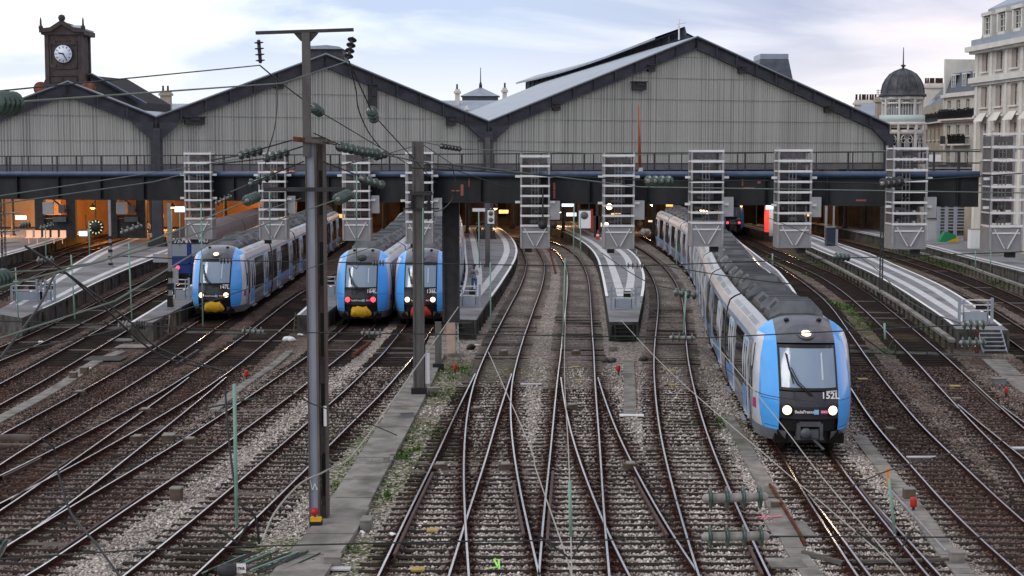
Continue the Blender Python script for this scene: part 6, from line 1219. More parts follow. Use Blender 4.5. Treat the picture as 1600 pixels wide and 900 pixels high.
# tall thin black pole on the right in front of the striped platform, left edge lattice mast
def latt(label, u, vb, vt, w, z=-.17, mt='iron', dd=None):
    p = G(u, vb, z) if dd is None else Q(u, vb, dd); d = p.y; zt = Q(u, vt, d).z; root = thing('lattice_mast', (p.x, d, p.z), label, 'mast', 'overhead line masts'); m = MB()
    for sx in (-1, 1):
        for sy in (-1, 1): m.bx(p.x + sx * w / 2 - .02, p.x + sx * w / 2 + .02, d + sy * w / 2 - .02, d + sy * w / 2 + .02, p.z, zt)
    zz = p.z; s_ = 1
    while zz < zt - w * 1.2:
        m.bar(Vector((p.x - s_ * w / 2, d - w / 2, zz)), Vector((p.x + s_ * w / 2, d - w / 2, zz + w * 1.2)), .025, .025); m.bar(Vector((p.x - w / 2, d - s_ * w / 2, zz)), Vector((p.x - w / 2, d + s_ * w / 2, zz + w * 1.2)), .025, .025); zz += w * 1.2; s_ = -s_
    m.build('lattice', mt, root); return root, p, d, zt
root, p, d, zt = latt('thin black lattice mast standing at the far left edge', 8, 470, 300, .22); m = MB()
for v in (334, 362, 380): q = Q(14, v, d); m.tube([q - Vector((.5, 0, 0)), q + Vector((.7, 0, .1))], .05, 5)
m.build('brackets', 'ins_grey', root)
latt('thin black lattice mast before the long striped platform', 1376, 470, 283, .16)
root, p, d, zt = latt('thin dark mast at the end of the long striped platform', 1526, 552, 505, .1, mt='rust')
# orange striped pole behind the bridge and its grey socket
p = Q(1000, 265, 72); q = Q(997, 164, 72); root = thing('flag_pole', p, 'tapering orange pole set in a grey sleeve above the footbridge', 'pole'); m = MB(); m.tube([p, q], .06, 8, rr=[.085, .03]); m.build('orange_shaft', mat('orange_rust', (.33, .09, .03), (.25, .06, .02), rough=.7, scale=4), root); m = MB(); m.tube([Q(1001, 262, 72), Q(1002, 305, 72)], .11, 8); m.build('sleeve', 'railing', root)
# ------------------------------------------------------------------ insulators and wires
def insul(label, p, q, n=4, r=.14, mt='green_ins', core='ins_grey', group='insulator strings'):
    p, q = Vector(p), Vector(q); root = thing('insulator', p.lerp(q, .5), label, 'insulator', group); ax = q - p; L = ax.length; a_ = ax.normalized()
    m = MB(); m.lathe([(r * .18, 0), (r * .38, L * .04), (r * .38, L * .96), (r * .18, L)], p, axis=a_, n=10); m.build('core', core, root)
    for k in range(n):
        t = L * (k + .5) / n; m = MB(); m.lathe([(r * .35, -r * .16), (r * .9, -r * .10), (r, 0), (r * .92, r * .09), (r * .35, r * .2)], p + a_ * t, axis=a_, n=16); m.build('disc', mt, root)
def wire(label, pts, r=.012, mt='wire', sag=0.0, cat='wire', n=10):
    P = []
    for i, (a, b) in enumerate(zip(pts, pts[1:])):
        a, b = Vector(a), Vector(b)
        for t in np.linspace(0, 1, n if sag else 4, endpoint=(i == len(pts) - 2)): P.append(a.lerp(b, t) - Z3 * sag * 4 * t * (1 - t))
    o = MB().tube(P, r, 5, cap=True).build('overhead_wire', mt, recalc=False); return tag(o, label, cat, 'overhead wires')
def smoothpx(px, n=6):
    pts = [Q(*a) for a in px]; out = []
    for i in range(len(pts) - 1):
        p0, p1, p2, p3 = pts[max(i - 1, 0)], pts[i], pts[i + 1], pts[min(i + 2, len(pts) - 1)]
        for k in range(n):
            t = k / n; out.append(.5 * ((2 * p1) + (p2 - p0) * t + (2 * p0 - 5 * p1 + 4 * p2 - p3) * t * t + (3 * p1 - p0 - 3 * p2 + p3) * t ** 3))
    return out + [pts[-1]]
def cwire(label, px, r=.012, mt='wire', name='overhead_wire'):
    o = MB().tube(smoothpx(px), r, 5).build(name, mt, recalc=False); return tag(o, label, 'wire', 'overhead wires')
# crossarm strings on the tall mast
insul('black insulator string hanging from the left end of the crossarm', Q(404, 62, 36.9), Q(407, 99, 36.9), 4, .115, 'iron', 'iron'); insul('black insulator string hanging from the right end of the crossarm', Q(551, 58, 36.9), Q(544, 92, 36.6), 4, .115, 'iron', 'iron')
wire('thin wire from the left crossarm insulator off the left edge', [Q(-60, 148, 22), Q(0, 142, 24), Q(406, 102, 36.9)], .014)
wire('greenish wire from the fat left edge insulator to the right crossarm string', [Q(15, 160, 17), Q(440, 130, 31), Q(545, 95, 36.6)], .014, 'wire_green', .0)
wire('wire descending from the left crossarm string through the green ball', [Q(406, 102, 36.9), Q(432, 124, 38), Q(494, 171, 42), Q(640, 258, 60)], .018)
wire('wire descending from the right crossarm string through the green ball', [Q(545, 95, 36.6), Q(583, 179, 41), Q(680, 285, 60)], .018)
cwire('looping jumper below the right crossarm string', [(546, 96, 36.6), (556, 140, 37), (560, 170, 37.5), (575, 205, 39), (594, 230, 41)], .016); cwire('looping jumper hanging left of the tall mast', [(432, 126, 37), (433, 165, 36.5), (428, 205, 36), (416, 245, 36), (415, 262, 36)], .014)
insul('green ball shaped insulator half behind the tall mast', Q(488, 167, 41.5), Q(501, 176, 42.5), 3, .15); insul('green ball shaped insulator right of the tall mast', Q(580, 171, 40.6), Q(585, 187, 41.6), 3, .15)
insul('fat green insulator cut by the upper left edge', Q(-14, 160, 16.8), Q(24, 162, 17.3), 5, .14); insul('fat green insulator cut by the left edge halfway down', Q(-16, 440, 14.5), Q(9, 434, 14.8), 4, .10); insul('fat green insulator cut by the lower left edge', Q(-14, 850, 13), Q(8, 858, 13), 3, .09)
# strings beside the tall mast head
for i, (a, b, lab) in enumerate((((372, 243), (410, 234), 'upper left'), ((412, 248), (452, 237), 'second left'), ((388, 288), (432, 272), 'lower left'))):
    insul('green insulator string ' + lab + ' of the tall mast head', Q(*a, 36 + i), Q(*b, 36.6 + i), 4, .12)
wire('dark wire from the left arm through the upper left string', [Q(330, 250, 34), Q(372, 243, 36), Q(456, 219, 36.8)], .018); wire('dark wire through the second left string', [Q(340, 256, 34), Q(412, 248, 37), Q(475, 228, 37.6)], .018); wire('dark wire through the lower left string', [Q(360, 300, 35), Q(388, 288, 38), Q(475, 252, 38.6)], .018)
insul('long green insulator string right of the tall mast head', Q(527, 228, 37.5), Q(562, 236, 39), 4, .13); insul('long green insulator string farther right of the tall mast head', Q(562, 236, 39), Q(592, 240, 41), 4, .13); insul('lower right green insulator string of the tall mast', Q(562, 278, 38), Q(600, 290, 40), 4, .12)
insul('small dark string below the long right strings', Q(585, 246, 44), Q(604, 241, 45), 3, .11, 'iron')
wire('dark wire through the long right strings', [Q(505, 222, 37), Q(592, 240, 41), Q(700, 262, 60), Q(812, 300, 66)], .02); wire('dark wire through the lower right string', [Q(503, 252, 37), Q(600, 290, 40)], .018); wire('upper twin of the wire right of the tall mast head', [Q(490, 208, 37), Q(530, 226, 37.5), Q(650, 252, 55), Q(980, 290, 66)], .016)
insul('green cone insulator left of the tall mast at bridge height', Q(385, 314, 20), Q(402, 307, 20.4), 5, .075); insul('green cone insulator right of the tall mast at bridge height', Q(527, 312, 20), Q(544, 304, 20.6), 5, .08)
wire('pale green wire rising from the left edge to the left cone insulator', [Q(-40, 460, 13), Q(60, 432, 14), Q(160, 408, 15.5), Q(386, 314, 20)], .010, 'wire_green')
wire('pale green wire rising from the left to the right cone insulator', [Q(-40, 538, 12), Q(0, 528, 12.5), Q(180, 470, 14), Q(330, 380, 17), Q(528, 311, 20)], .009, 'wire_green')
# round mast head
insul('slim dark string right of the grey mast head', Q(688, 228, 58), Q(720, 233, 60), 6, .11, 'iron'); wire('wire from the grey mast head running right', [Q(660, 222, 57), Q(720, 233, 60), Q(1000, 242, 66), Q(1640, 232, 60)], .022, 'wire_green'); wire('stay wire from the grey mast head down to the right', [Q(661, 226, 57), Q(706, 256, 60), Q(1000, 292, 62), Q(1640, 302, 56)], .022, 'wire_green')
wire('stay wire from the grey mast to the left', [Q(648, 228, 57), Q(600, 242, 50), Q(520, 262, 45)], .02); cwire('hanging jumper right of the grey mast', [(706, 256, 60), (712, 290, 60), (706, 312, 60), (690, 328, 58), (678, 330, 57)], .022)
wire('long thin wire crossing above the footbridge at the left', [Q(-40, 312, 40), Q(290, 262, 50), Q(420, 240, 52)], .018, 'wire_green'); wire('second long thin wire crossing above the footbridge at the left', [Q(-40, 324, 40), Q(240, 284, 48), Q(286, 272, 50)], .018, 'wire_green')
insul('pale green string before the footbridge right of the orange pole', Q(1009, 283, 33), Q(1050, 283, 34), 4, .125); wire('wire through the string right of the orange pole', [Q(640, 262, 30), Q(1009, 282, 33), Q(1050, 283, 34), Q(1200, 282, 35)], .014)
insul('brown string before the ninth cage', Q(1376, 287, 33), Q(1410, 283, 33.5), 4, .12, 'iron'); wire('wire through the string before the ninth cage', [Q(1270, 284, 33), Q(1376, 287, 33), Q(1410, 283, 33.5), Q(1640, 268, 36)], .014)
for (a, b, dd, lab, mt) in (((30, 352), (48, 350), 60, 'far left above the glowing benches', 'green_ins'), ((62, 357), (84, 351), 62, 'before the left support frame', 'green_ins'), ((188, 364), (222, 352), 42, 'fat grey strings left of the iron column', 'green_ins'), ((336, 318), (362, 306), 60, 'right of the first cage', 'green_ins'), ((57, 407), (84, 406), 48, 'before the broad left platform', 'green_ins'), ((1003, 362), (1014, 362), 64, 'right of the sixth cage', 'ins_grey'), ((1052, 456), (1090, 462), 40, 'over the right central line upper', 'green_ins'), ((1303, 400), (1328, 403), 50, 'over the striped platform', 'green_ins')): insul('insulator string ' + lab, Q(*a, dd), Q(*b, dd + .3), 4, .13 if dd > 45 else .12, mt)
# cross spans
def span(lab, px, strings, r, rd, mt='wire'):
    wire(lab, [Q(*a) for a in px], r, mt)
    for (u0, v0, u1, v1, dd, l2, m2) in strings: insul(l2, Q(u0, v0, dd), Q(u1, v1, dd), 4, rd, m2)
span('cross span wire over the train noses', [(180, 400, 50), (345, 407, 50), (608, 411, 50), (860, 415, 50), (1010, 415, 50), (1330, 403, 50), (1640, 392, 50)], [(343, 407, 364, 407, 50, 'small dark insulator string before the first train lamp', 'iron'), (582, 411, 601, 411, 50, 'small dark insulator string right of the second train lamp', 'iron'), (978, 415, 1006, 415, 50, 'small dark insulator string over the pointed platform', 'iron')], .018, .11)
span('cross span wire just above the yard crossing', [(-40, 500, 35), (226, 509, 35), (412, 519, 35), (598, 521, 35), (860, 524, 35), (1100, 528, 35), (1500, 508, 30), (1560, 508, 30)], [(184, 508, 206, 508, 35, 'amber string over the line beside the mossy platform', 'ins_grey'), (212, 508, 228, 508, 35, 'brown string over the line beside the mossy platform', 'iron'), (378, 517, 412, 518, 35, 'greenish string before the tall mast at left', 'green_ins'), (564, 520, 598, 521, 35, 'greenish string just right of the tall mast', 'green_ins'), (1046, 527, 1086, 528, 35, 'greenish string over the right central line', 'green_ins')], .014, .11)
insul('upper string before the right platform steps', Q(1502, 507, 30), Q(1541, 507, 30), 4, .11); insul('lower string before the right platform steps', Q(1499, 535, 30), Q(1541, 535, 30), 4, .11); insul('upper large green string over the bottom right of the yard', Q(1097, 779, 17), Q(1200, 776, 17), 4, .135); insul('lower large green string over the bottom right of the yard', Q(1096, 839, 17), Q(1202, 837, 17), 4, .135)
wire('long cross span wire near the bottom of the view', [Q(-40, 876, 16), Q(200, 860, 16), Q(450, 852, 16), Q(700, 846, 16.5), Q(1096, 842, 17), Q(1202, 838, 17), Q(1640, 840, 17)], .009); wire('thin span wire through the upper large string', [Q(1040, 782, 17), Q(1200, 777, 17), Q(1290, 776, 17)], .006)
# droppers with V shaped steady arms
def dropper(lab, u0, v0, u1, v1, d, r=.016, arm=0):
    a, b = Q(u0, v0, d), Q(u1, v1, d); root = thing('catenary_dropper', a, lab, 'catenary dropper', 'green catenary droppers'); MB().tube([a, b], r, 6).build('rod', 'dropper', root)
    if arm: m = MB(); c = Q(u1 + arm * .02, v1 + abs(arm), d); m.tube([Q(u1 - arm * 1.5, v1 - abs(arm) * .1, d), c, Q(u1 + arm * .7, v1 - abs(arm) * .2, d)], r * .8, 5); m.build('steady_arm', 'wire', root)
for (u0, v0, u1, v1, d, r, arm, lab) in ((366, 600, 370, 822, 15, .018, 26, 'beside the tall mast over the gap line'), (1389, 748, 1398, 834, 18, .019, 40, 'near the lower right switch'), (890, 752, 892, 838, 15, .017, 36, 'over the central line at the bottom'), (883, 403, 879, 545, 40, .03, 0, 'over the central line near the platforms'), (897, 318, 896, 402, 48, .03, 0, 'left of the pointed platform'), (907, 335, 907, 405, 48, .03, 0, 'beside the pointed platform edge'), (766, 410, 767, 515, 40, .03, 0, 'before the middle platform gate'), (748, 330, 749, 418, 60, .04, 0, 'before the platform mast'), (111, 398, 117, 498, 38, .03, 0, 'over the broad platform tip'), (201, 380, 206, 500, 38, .03, 0, 'over the mossy platform line'), (24, 418, 29, 500, 38, .025, 0, 'at the railing gate of the broad platform'), (71, 357, 72, 404, 60, .04, 0, 'before the left support frame'), (139, 345, 140, 398, 60, .04, 0, 'before the lit ramp wall'), (314, 318, 317, 510, 45, .03, 0, 'before the leftmost blue cheeked train'), (268, 328, 269, 378, 70, .04, 0, 'left of the first cage'), (281, 330, 281, 385, 70, .04, 0, 'on the left side of the first cage'), (557, 256, 557, 410, 46, .03, 10, 'before the third cage and the second train'), (421, 300, 422, 374, 52, .035, 0, 'before the second cage'), (661, 325, 660, 480, 54, .03, 0, 'beside the round mast'), (1072, 455, 1068, 520, 34, .035, 0, 'over the right central line'), (1057, 376, 1057, 414, 60, .04, 0, 'left of the moving train'), (1382, 505, 1383, 530, 30, .035, 22, 'over the second right line'), (1207, 396, 1207, 416, 52, .04, 0, 'over the narrow tapering platform'), (1524, 392, 1524, 420, 50, .03, 24, 'before the far right platform'), (1548, 392, 1548, 416, 50, .03, 0, 'right before the far right platform'), (995, 390, 994, 400, 60, .04, 0, 'beside the sixth cage bottom')): dropper('pale green dropper rod ' + lab, u0, v0, u1, v1, d, r * .62 if d > 20 else r, arm)
# contact wires sweeping toward the viewer
for lab, px, r, mt in (('pale contact wire swinging over the left central turnout', [(763, 550, 30), (825, 690, 22), (838, 735, 20), (888, 880, 15), (893, 925, 14)], .008, 'wire_pale'), ('pale contact wire over the central line', [(886, 430, 45), (882, 560, 30), (888, 700, 20), (890, 752, 18), (894, 925, 14)], .008, 'wire_pale'), ('pale contact wire over the front of the moving train', [(1110, 530, 36), (1148, 574, 32), (1220, 662, 26), (1280, 740, 22), (1398, 880, 17), (1430, 925, 16)], .009, 'wire_pale'), ('second pale contact wire crossing to the moving train line', [(970, 500, 40), (1046, 580, 30), (1216, 728, 22), (1280, 782, 20), (1394, 880, 17)], .008, 'wire_pale'), ('sloping wire over the broad left platform', [(-40, 428, 25), (190, 400, 32), (470, 310, 50)], .016, 'wire_green'), ('long low wire over the left lines', [(-20, 555, 18), (160, 520, 22), (330, 470, 28), (600, 380, 45)], .010, 'wire'), ('wire sagging beside the tall mast', [(410, 845, 34), (430, 800, 35), (470, 755, 36), (510, 735, 37), (560, 700, 44), (660, 560, 56), (716, 480, 66)], .024, 'wire_pale'), ('loose dark cable across the concrete path', [(310, 640, 22), (450, 615, 26), (490, 632, 30), (560, 655, 38), (620, 680, 40)], .014, 'wire'), ('taut dark wire across the right lines', [(1330, 760, 22), (1410, 728, 24), (1560, 690, 28), (1640, 668, 30)], .012, 'wire'), ('thin wire over the pointed platform tip', [(940, 395, 45), (1010, 440, 42), (1080, 456, 40)], .014, 'wire'), ('thin wire over the striped right platform', [(1200, 340, 60), (1340, 400, 50), (1420, 470, 40), (1500, 505, 34)], .014, 'wire'), ('thin dark wire crossing the nose of the moving train', [(1000, 470, 40), (1140, 580, 36), (1190, 615, 34), (1280, 628, 32)], .009, 'wire'), ('dark wire over the roof of the moving train', [(1020, 412, 46), (1140, 432, 44), (1240, 444, 44)], .016, 'iron'), ('short wire beside the moving train cab', [(1320, 500, 34), (1370, 545, 31), (1440, 600, 27), (1500, 640, 25)], .010, 'wire')): cwire(lab, px, r, mt)
cwire('thick black cable arching over the broad left platform tip', [(0, 560, 14), (60, 480, 15), (84, 432, 15.6), (97, 426, 16), (112, 434, 16.4), (160, 478, 17.4), (250, 555, 19), (345, 578, 21)], .013, 'black'); cwire('second black cable descending to the right of the arch', [(40, 385, 13), (100, 424, 15.6), (200, 500, 18), (250, 545, 19), (350, 580, 21)], .012, 'wire')
cwire('black cable hanging down across the lower left tracks', [(65, 685, 14), (84, 700, 14), (88, 725, 14), (110, 800, 13.5), (150, 850, 13), (190, 905, 12.6)], .011, 'black'); cwire('black hanging cable beside the green dropper rod', [(352, 610, 16), (358, 690, 15.5), (372, 780, 15), (398, 806, 15), (405, 850, 15)], .012, 'black')
insul('rust banded grey insulator end at the lower left edge', Q(-16, 684, 14), Q(46, 684, 14.2), 0, .09, 'rust', 'mast_brown')
# ------------------------------------------------------------------ railing gates and steps at platform ends
def gate(lab, u, v, w, z=PZ):
    p = G(u, v, z); root = thing('railing_gate', p, lab, 'railing gate', 'railing gates at the platform ends'); m = MB(); h = 1.2
    for x in (-w / 2, w / 2): m.bx(p.x + x - .06, p.x + x + .06, p.y - .06, p.y + .06, z, z + h + .05)
    for x in (-w / 2 + .2, w / 2 - .2): m.bx(p.x + x - .03, p.x + x + .03, p.y - .03, p.y + .03, z, z + h - .02)
    m.build('gate_posts', 'railing', root); m = MB(); m.bx(p.x - w / 2 + .2, p.x + w / 2 - .2, p.y - .03, p.y, z + .08, z + .56); m.build('kick_panel', 'railing', root)
    m = MB(); [m.bx(p.x - w / 2 + .06, p.x + w / 2 - .06, p.y - .025, p.y + .025, z + q, z + q + .05) for q in (.62, .88, 1.12)]; m.build('gate_rails', 'galv_light', root); m = MB(); m.bx(p.x + .0, p.x + .4, p.y + .02, p.y + .04, z + .62, z + 1.0); m.build('notice_plate', 'black', root)
gate('railing gate at the tip of the broad left platform', 45, 471, 1.9); gate('second panel of the railing on the broad left platform', 72, 471, 1.0); gate('railing gate on the mossy left platform beside the first train', 282, 468, 1.0); gate('railing gate on the dark platform left of the second train', 513, 463, 1.2); gate('railing gate on the middle platform in front of the man in grey', 733, 480, 1.15); gate('railing gate at the tip of the pointed platform', 974, 484, 1.3); gate('railing gate at the end of the long striped platform', 1524, 505, 1.6)
def stair(lab, u, v, w, n, run, mt='railing', z=PZ, wood=False):
    p = G(u, v, z); root = thing('steps', (p.x, p.y, -.17), lab, 'steps', 'steps at the platform ends'); m = MB(); H = z + .1
    for k in range(n): zz = z - (k + .6) * H / n; yy = p.y - .1 - run * (k + .5) / n; m.bx(p.x - w / 2, p.x + w / 2, yy - .1, yy + .12, zz - .03, zz)
    m.build('treads', mt, root); m = MB()
    for x in (-w / 2, w / 2): m.bar(Vector((p.x + x, p.y - .05, z)), Vector((p.x + x, p.y - .05 - run, -.17)), .05, .12)
    m.build('stringers', mt, root)
stair('steel steps at the end of the long striped platform', 1545, 516, 1.1, 5, 1.0); stair('short ladder steps below the tip of the pointed platform', 975, 503, .9, 5, .35, 'iron'); stair('black ladder steps at the end of the middle platform', 724, 500, .9, 4, .35, 'iron'); stair('worn wooden steps at the end of the mossy left platform', 251, 492, .95, 3, .5, mat('worn_wood', (.30, .27, .20), (.2, .18, .13), rough=.9, scale=4)); stair('mossy block steps at the end of the dark platform behind the tall mast', 474, 489, .8, 4, .8, mat('mossy_block', (.15, .15, .07), (.10, .09, .06), rough=.9, scale=4))
# handrail posts at the middle platform end
p = G(722, 520); root = thing('handrail', p, 'pale galvanised ladder frame leaning beside the middle platform end', 'ladder'); m = MB(); [m.bx(x - .03, x + .03, 69.9, 69.96, -.17, 1.9) for x in (Q(711, 500, 70).x, Q(715.5, 500, 70).x)]; [m.bx(Q(711, 500, 70).x, Q(715.5, 500, 70).x, 69.9, 69.96, z, z + .04) for z in np.arange(.1, 1.9, .3)]; m.build('ladder_frame', 'galv_light', root)
# ------------------------------------------------------------------ trackside objects
def knob(lab, u, v, s_=1.0):
    s_ *= .68
    p = G(u, v, -.17); root = thing('ground_signal', p, lab, 'ground marker', 'red ground markers'); m = MB(); m.bx(p.x - .03, p.x + .03, p.y - .03, p.y + .03, -.2, .1); m.build('stake', 'iron', root); m = MB(); m.lathe([(.11 * s_, .0), (.13 * s_, .04), (.13 * s_, .2), (.10 * s_, .24)], (p.x, p.y, .0), n=12); m.build('cap', 'red', root)
knob('small red capped marker beside the weeds under the bridge column', 711, 584); knob('small red capped marker below the pointed platform', 966, 586); knob('small red capped marker between trough and switch at lower right', 1427, 802); knob('small red capped marker right of the second right line', 1572, 622, .7); knob('small red capped marker left of the tall mast', 385, 594)
def boxy(lab, u, v, w, l, h, mt, name='track_box', cat='box', group='boxes beside the tracks'):
    p = G(u, v, -.17); root = thing(name, p, lab, cat, group); a = random.uniform(-.15, .15); m = MB(); m.box((p.x, p.y, -.2 + h / 2), (w, l, h), rz=a); m.build('housing', mt, root); m = MB(); m.box((p.x, p.y, -.185 + h), (w * 1.1, l * 1.1, .03), rz=a); m.build('lid', 'concrete' if mt != 'cabinet' else 'galv', root)
bb = mat('brown_box', (.13, .10, .075), (.09, .065, .05), rough=.8, scale=4); M['bb'] = bb
for (u, v, w, l, h, mt, lab) in ((276, 782, .28, .3, .36, 'bb', 'brown box with a white cap left of the tall mast'), (132, 586, .3, .3, .35, 'bb', 'brown box beside the far left walkway'), (115, 593, .28, .25, .32, 'bb', 'second brown box just left of the other'), (264, 690, .35, .5, .25, 'bb', 'flat brown box at the end of the pale trough lids'), (1420, 783, .28, .25, .36, 'bb', 'brown box with coiled cable at the lower right'), (1494, 882, .30, .35, .32, 'concrete', 'square concrete box at the lower right trough'), (1211, 796, .2, .2, .24, 'bb', 'small brown box right of the upper green string'), (635, 656, .45, .4, .3, 't_grey', 'dark relay box at the edge of the walkway'), (676, 614, .5, .3, .22, 'concrete', 'grey block right of the grey mast foot'), (604, 728, .16, .3, .3, 'concrete', 'grey stub block beside the mossy strip'), (614, 718, .16, .2, .2, 'concrete', 'smaller grey stub block beside the mossy strip'), (573, 828, .25, .5, .3, 'concrete', 'broken concrete block with litter at the bottom of the walkway'), (520, 888, .35, .3, .3, 'concrete', 'concrete cover block at the bottom end of the walkway'), (958, 548, .4, .3, .22, 'concrete', 'block at the foot of the pointed platform ladder'), (705, 528, .2, .2, .3, 'white', 'white sack like bundle behind the stub post'), (1560, 600, .5, .4, .25, 't_grey', 'dark relay box beside the right walkway')): boxy(lab, u, v, w, l, h, mt)
def machine(lab, u, v, w=.42): # point machine between rails
    p = G(u, v, -.12); root = thing('point_machine', p, lab, 'point machine', 'point machines and rods'); m = MB(); m.bx(p.x - w / 2, p.x + w / 2, p.y - .16, p.y + .16, -.17, .02); m.build('machine_case', 'bb', root); m = MB(); m.bx(p.x - w * .3, p.x + w * .3, p.y - .19, p.y + .19, .02, .05); m.build('machine_lid', 'concrete', root)
for (u, v, lab) in ((745, 643, 'in the left central turnout'), (688, 732, 'by the left check rail of the left central turnout'), (790, 732, 'by the right rail of the left central turnout'), (893, 638, 'in the central turnout'), (985, 731, 'between the central turnout and the right central line'), (1391, 676, 'on the first right line'), (227, 645, 'in the lower left turnout'), (215, 688, 'in the lower left crossing'), (297, 692, 'beside the second train line'), (124, 617, 'in the far left line'), (787, 553, 'below the middle platform'), (900, 553, 'at the top of the central turnout')): machine('small brown point machine ' + lab, u, v)
def plate(lab, u, v, w, l, mt, z=-.10, name='track_plate'):
    p = G(u, v, z); m = MB(); m.box((p.x, p.y, z), (w, l, .04), rz=random.uniform(-.04, .04)); tag(m.build(name, mt), lab, 'plate', 'plates between the rails')
for (u, v, w, l, mt, lab) in ((676, 828, .28, .3, 'plate', 'yellowed perforated plate in the left central turnout'), (653, 889, .3, .28, 'plate', 'yellowed perforated plate at the bottom of the left central turnout'), (1049, 579, .32, .3, 'plate', 'yellow beacon plate between the right central rails, upper'), (1051, 601, .32, .3, 'plate', 'yellow beacon plate between the right central rails, lower'), (899, 573, .3, .22, 'plate', 'yellow beacon plate between the central rails, upper'), (905, 594, .3, .22, 'plate', 'faded plate between the central rails, lower'), (830, 600, .85, .25, 'pale_slab', 'white bar lying between the two central lines'), (987, 649, .85, .3, 'white_paint', 'bright white slab at the end of the pointed platform trough'), (1348, 592, .4, .3, 'plate', 'yellowish plate between the first right rails'), (1492, 603, .4, .3, 'plate', 'yellowish plate in the right turnout'), (1495, 622, .4, .3, 'concrete', 'faded plate lower in the right turnout'), (1440, 714, .9, .16, 'pale_slab', 'pale streak plate on the first right line'), (1594, 700, .5, .25, 'pale_slab', 'pale plate at the right edge'), (495, 888, 1.5, .22, 'pale_slab', 'pale slab strip at the bottom of the walkway'), (1228, 880, .8, .8, 'concrete', 'broken concrete slab at the bottom right of the loose rail'), (190, 513 + 18, 1.2, 1.0, 'concrete', 'grey chamber cover among the left lines'), (165, 560, 1.7, 1.5, 'concrete_dark', 'large dark sheet cover among the left lines'), (210, 541, 1.6, 1.2, 'concrete', 'square access cover right of the dark sheet'), (1233, 826, 1.0, 1.5, 'concrete', 'concrete cover beside the loose rusty rail')): plate(lab, u, v, w, l, mt)
def loose(lab, a, b, w=.12, h=.12, mt='rust', z=-.08):
    p, q = G(*a, z), G(*b, z); m = MB(); m.bar(p, q, w, h); m.bar(p + Z3 * h * .5, q + Z3 * h * .5, w * .5, .02); tag(m.build('loose_rail', mt), lab, 'loose rail', 'loose rails lying beside the tracks')
loose('rusty loose rail at the lower right beside the cover', (1203, 758), (1258, 850), .07, .1); loose('rusty loose rail ahead of the second train', (552, 556), (578, 535)); loose('red brown stub rail between the central lines', (858, 388), (868, 426)); loose('dark loose beam left of the tall mast', (276, 570), (310, 548), mt='iron'); loose('pale wooden batten at the lower right', (1255, 863), (1318, 880), .14, .08, 'sleeper_pale'); loose('grey point rod at the lower right', (1388, 762), (1478, 862), .05, .05, 'galv'); loose('long pale rod crossing to the concrete box', (1332, 878), (1484, 874), .12, .06, 'sleeper_pale')
# dark walking boards crossing the left lines
for lab, a, b in (('dark board walkway crossing the far left lines', (60, 512), (210, 512)), ('dark board walkway ahead of the first train', (278, 519), (420, 521)), ('dark board walkway crossing the right lines', (1300, 548), (1550, 556)), ('short grey board ramp between the two central lines', (846, 534), (880, 535))):
    p, q = G(*a, -.15), G(*b, -.15); m = MB(); n = int((q - p).length / 1.2); 
    for k in range(n): m.bar(p.lerp(q, k / n) + Vector((.03, 0, 0)), p.lerp(q, (k + 1) / n) - Vector((.03, 0, 0)), .9 if 'short' not in lab else .5, .05 + .01 * (k % 2))
    root = thing('board_walkway', (p.x, p.y, -.17), lab, 'walkway', 'board walkways across the tracks'); m.build('boards', 'concrete_dark', root)
# rod pile at the bottom left of the mast
p = G(395, 885, -.1); root = thing('rod_pile', p, 'pile of dark and green steel rods at the foot of the tall mast', 'rod pile'); 
for k in range(14): m = MB(); a = p + Vector((-1.0 + k * .13, -.6 + random.uniform(-.1, .1), .03 + .02 * (k % 3))); m.tube([a, a + Vector((.75 + random.uniform(-.1, .1), 1.5, .02))], .022, 5); m.build('rod', 'dropper' if k % 4 == 0 else 'iron', root)
# rail foot marker lamp at the tall mast
p = G(492, 828, -.17); root = thing('marker_lamp', p, 'red disc above a yellow and black lamp at the foot of the tall mast', 'marker'); m = MB(); m.lathe([(.10, 0), (.10, .03)], (p.x, p.y, .28), axis=(0, -1, .4), n=18); m.build('red_disc', 'red', root); m = MB(); m.box((p.x + .03, p.y, .10), (.26, .16, .1)); m.build('yellow_case', 'yellow', root); m = MB(); m.box((p.x + .03, p.y, -.05), (.3, .2, .2)); m.bx(p.x - .02, p.x + .02, p.y, p.y + .03, .1, .3); m.build('lamp_foot', 'black', root)
def mark(lab, pts, mt, w=.045):
    P = [G(u, v, -.06) for u, v in pts]; m = MB(); [m.bar(a, b, w, .01) for a, b in zip(P, P[1:])]; tag(m.build('paint_mark', mt), lab, 'paint mark')
mark('lime green triangle sprayed across the sleepers at the bottom centre', [(763, 888), (778, 886), (772, 874), (779, 874), (780, 889)], mat('lime_paint', (.35, .75, .15), rough=.7)); mark('bright pink paint line on the ballast at the lower right', [(1185, 808), (1196, 807), (1208, 807), (1222, 806)], mat('pink_paint', (.85, .12, .22), rough=.7), .06)
p = G(377, 888, .1); root = thing('tag_plate', p, 'small white tag plate beside a dark insulator at the bottom left', 'plate'); m = MB(); m.box(p, (.2, .02, .2)); m.build('plate_face', 'white', root); text('TKR', .08, p + Vector((0, -.02, 0)), (1, 0, 0), (0, 0, 1), 'black', root); m = MB(); m.lathe([(.1, 0), (.16, .1), (.16, .25), (.1, .4)], p + Vector((-.5, 0, -.05)), axis=(1, 0, 0), n=12); m.build('insulator_body', 'iron', root)
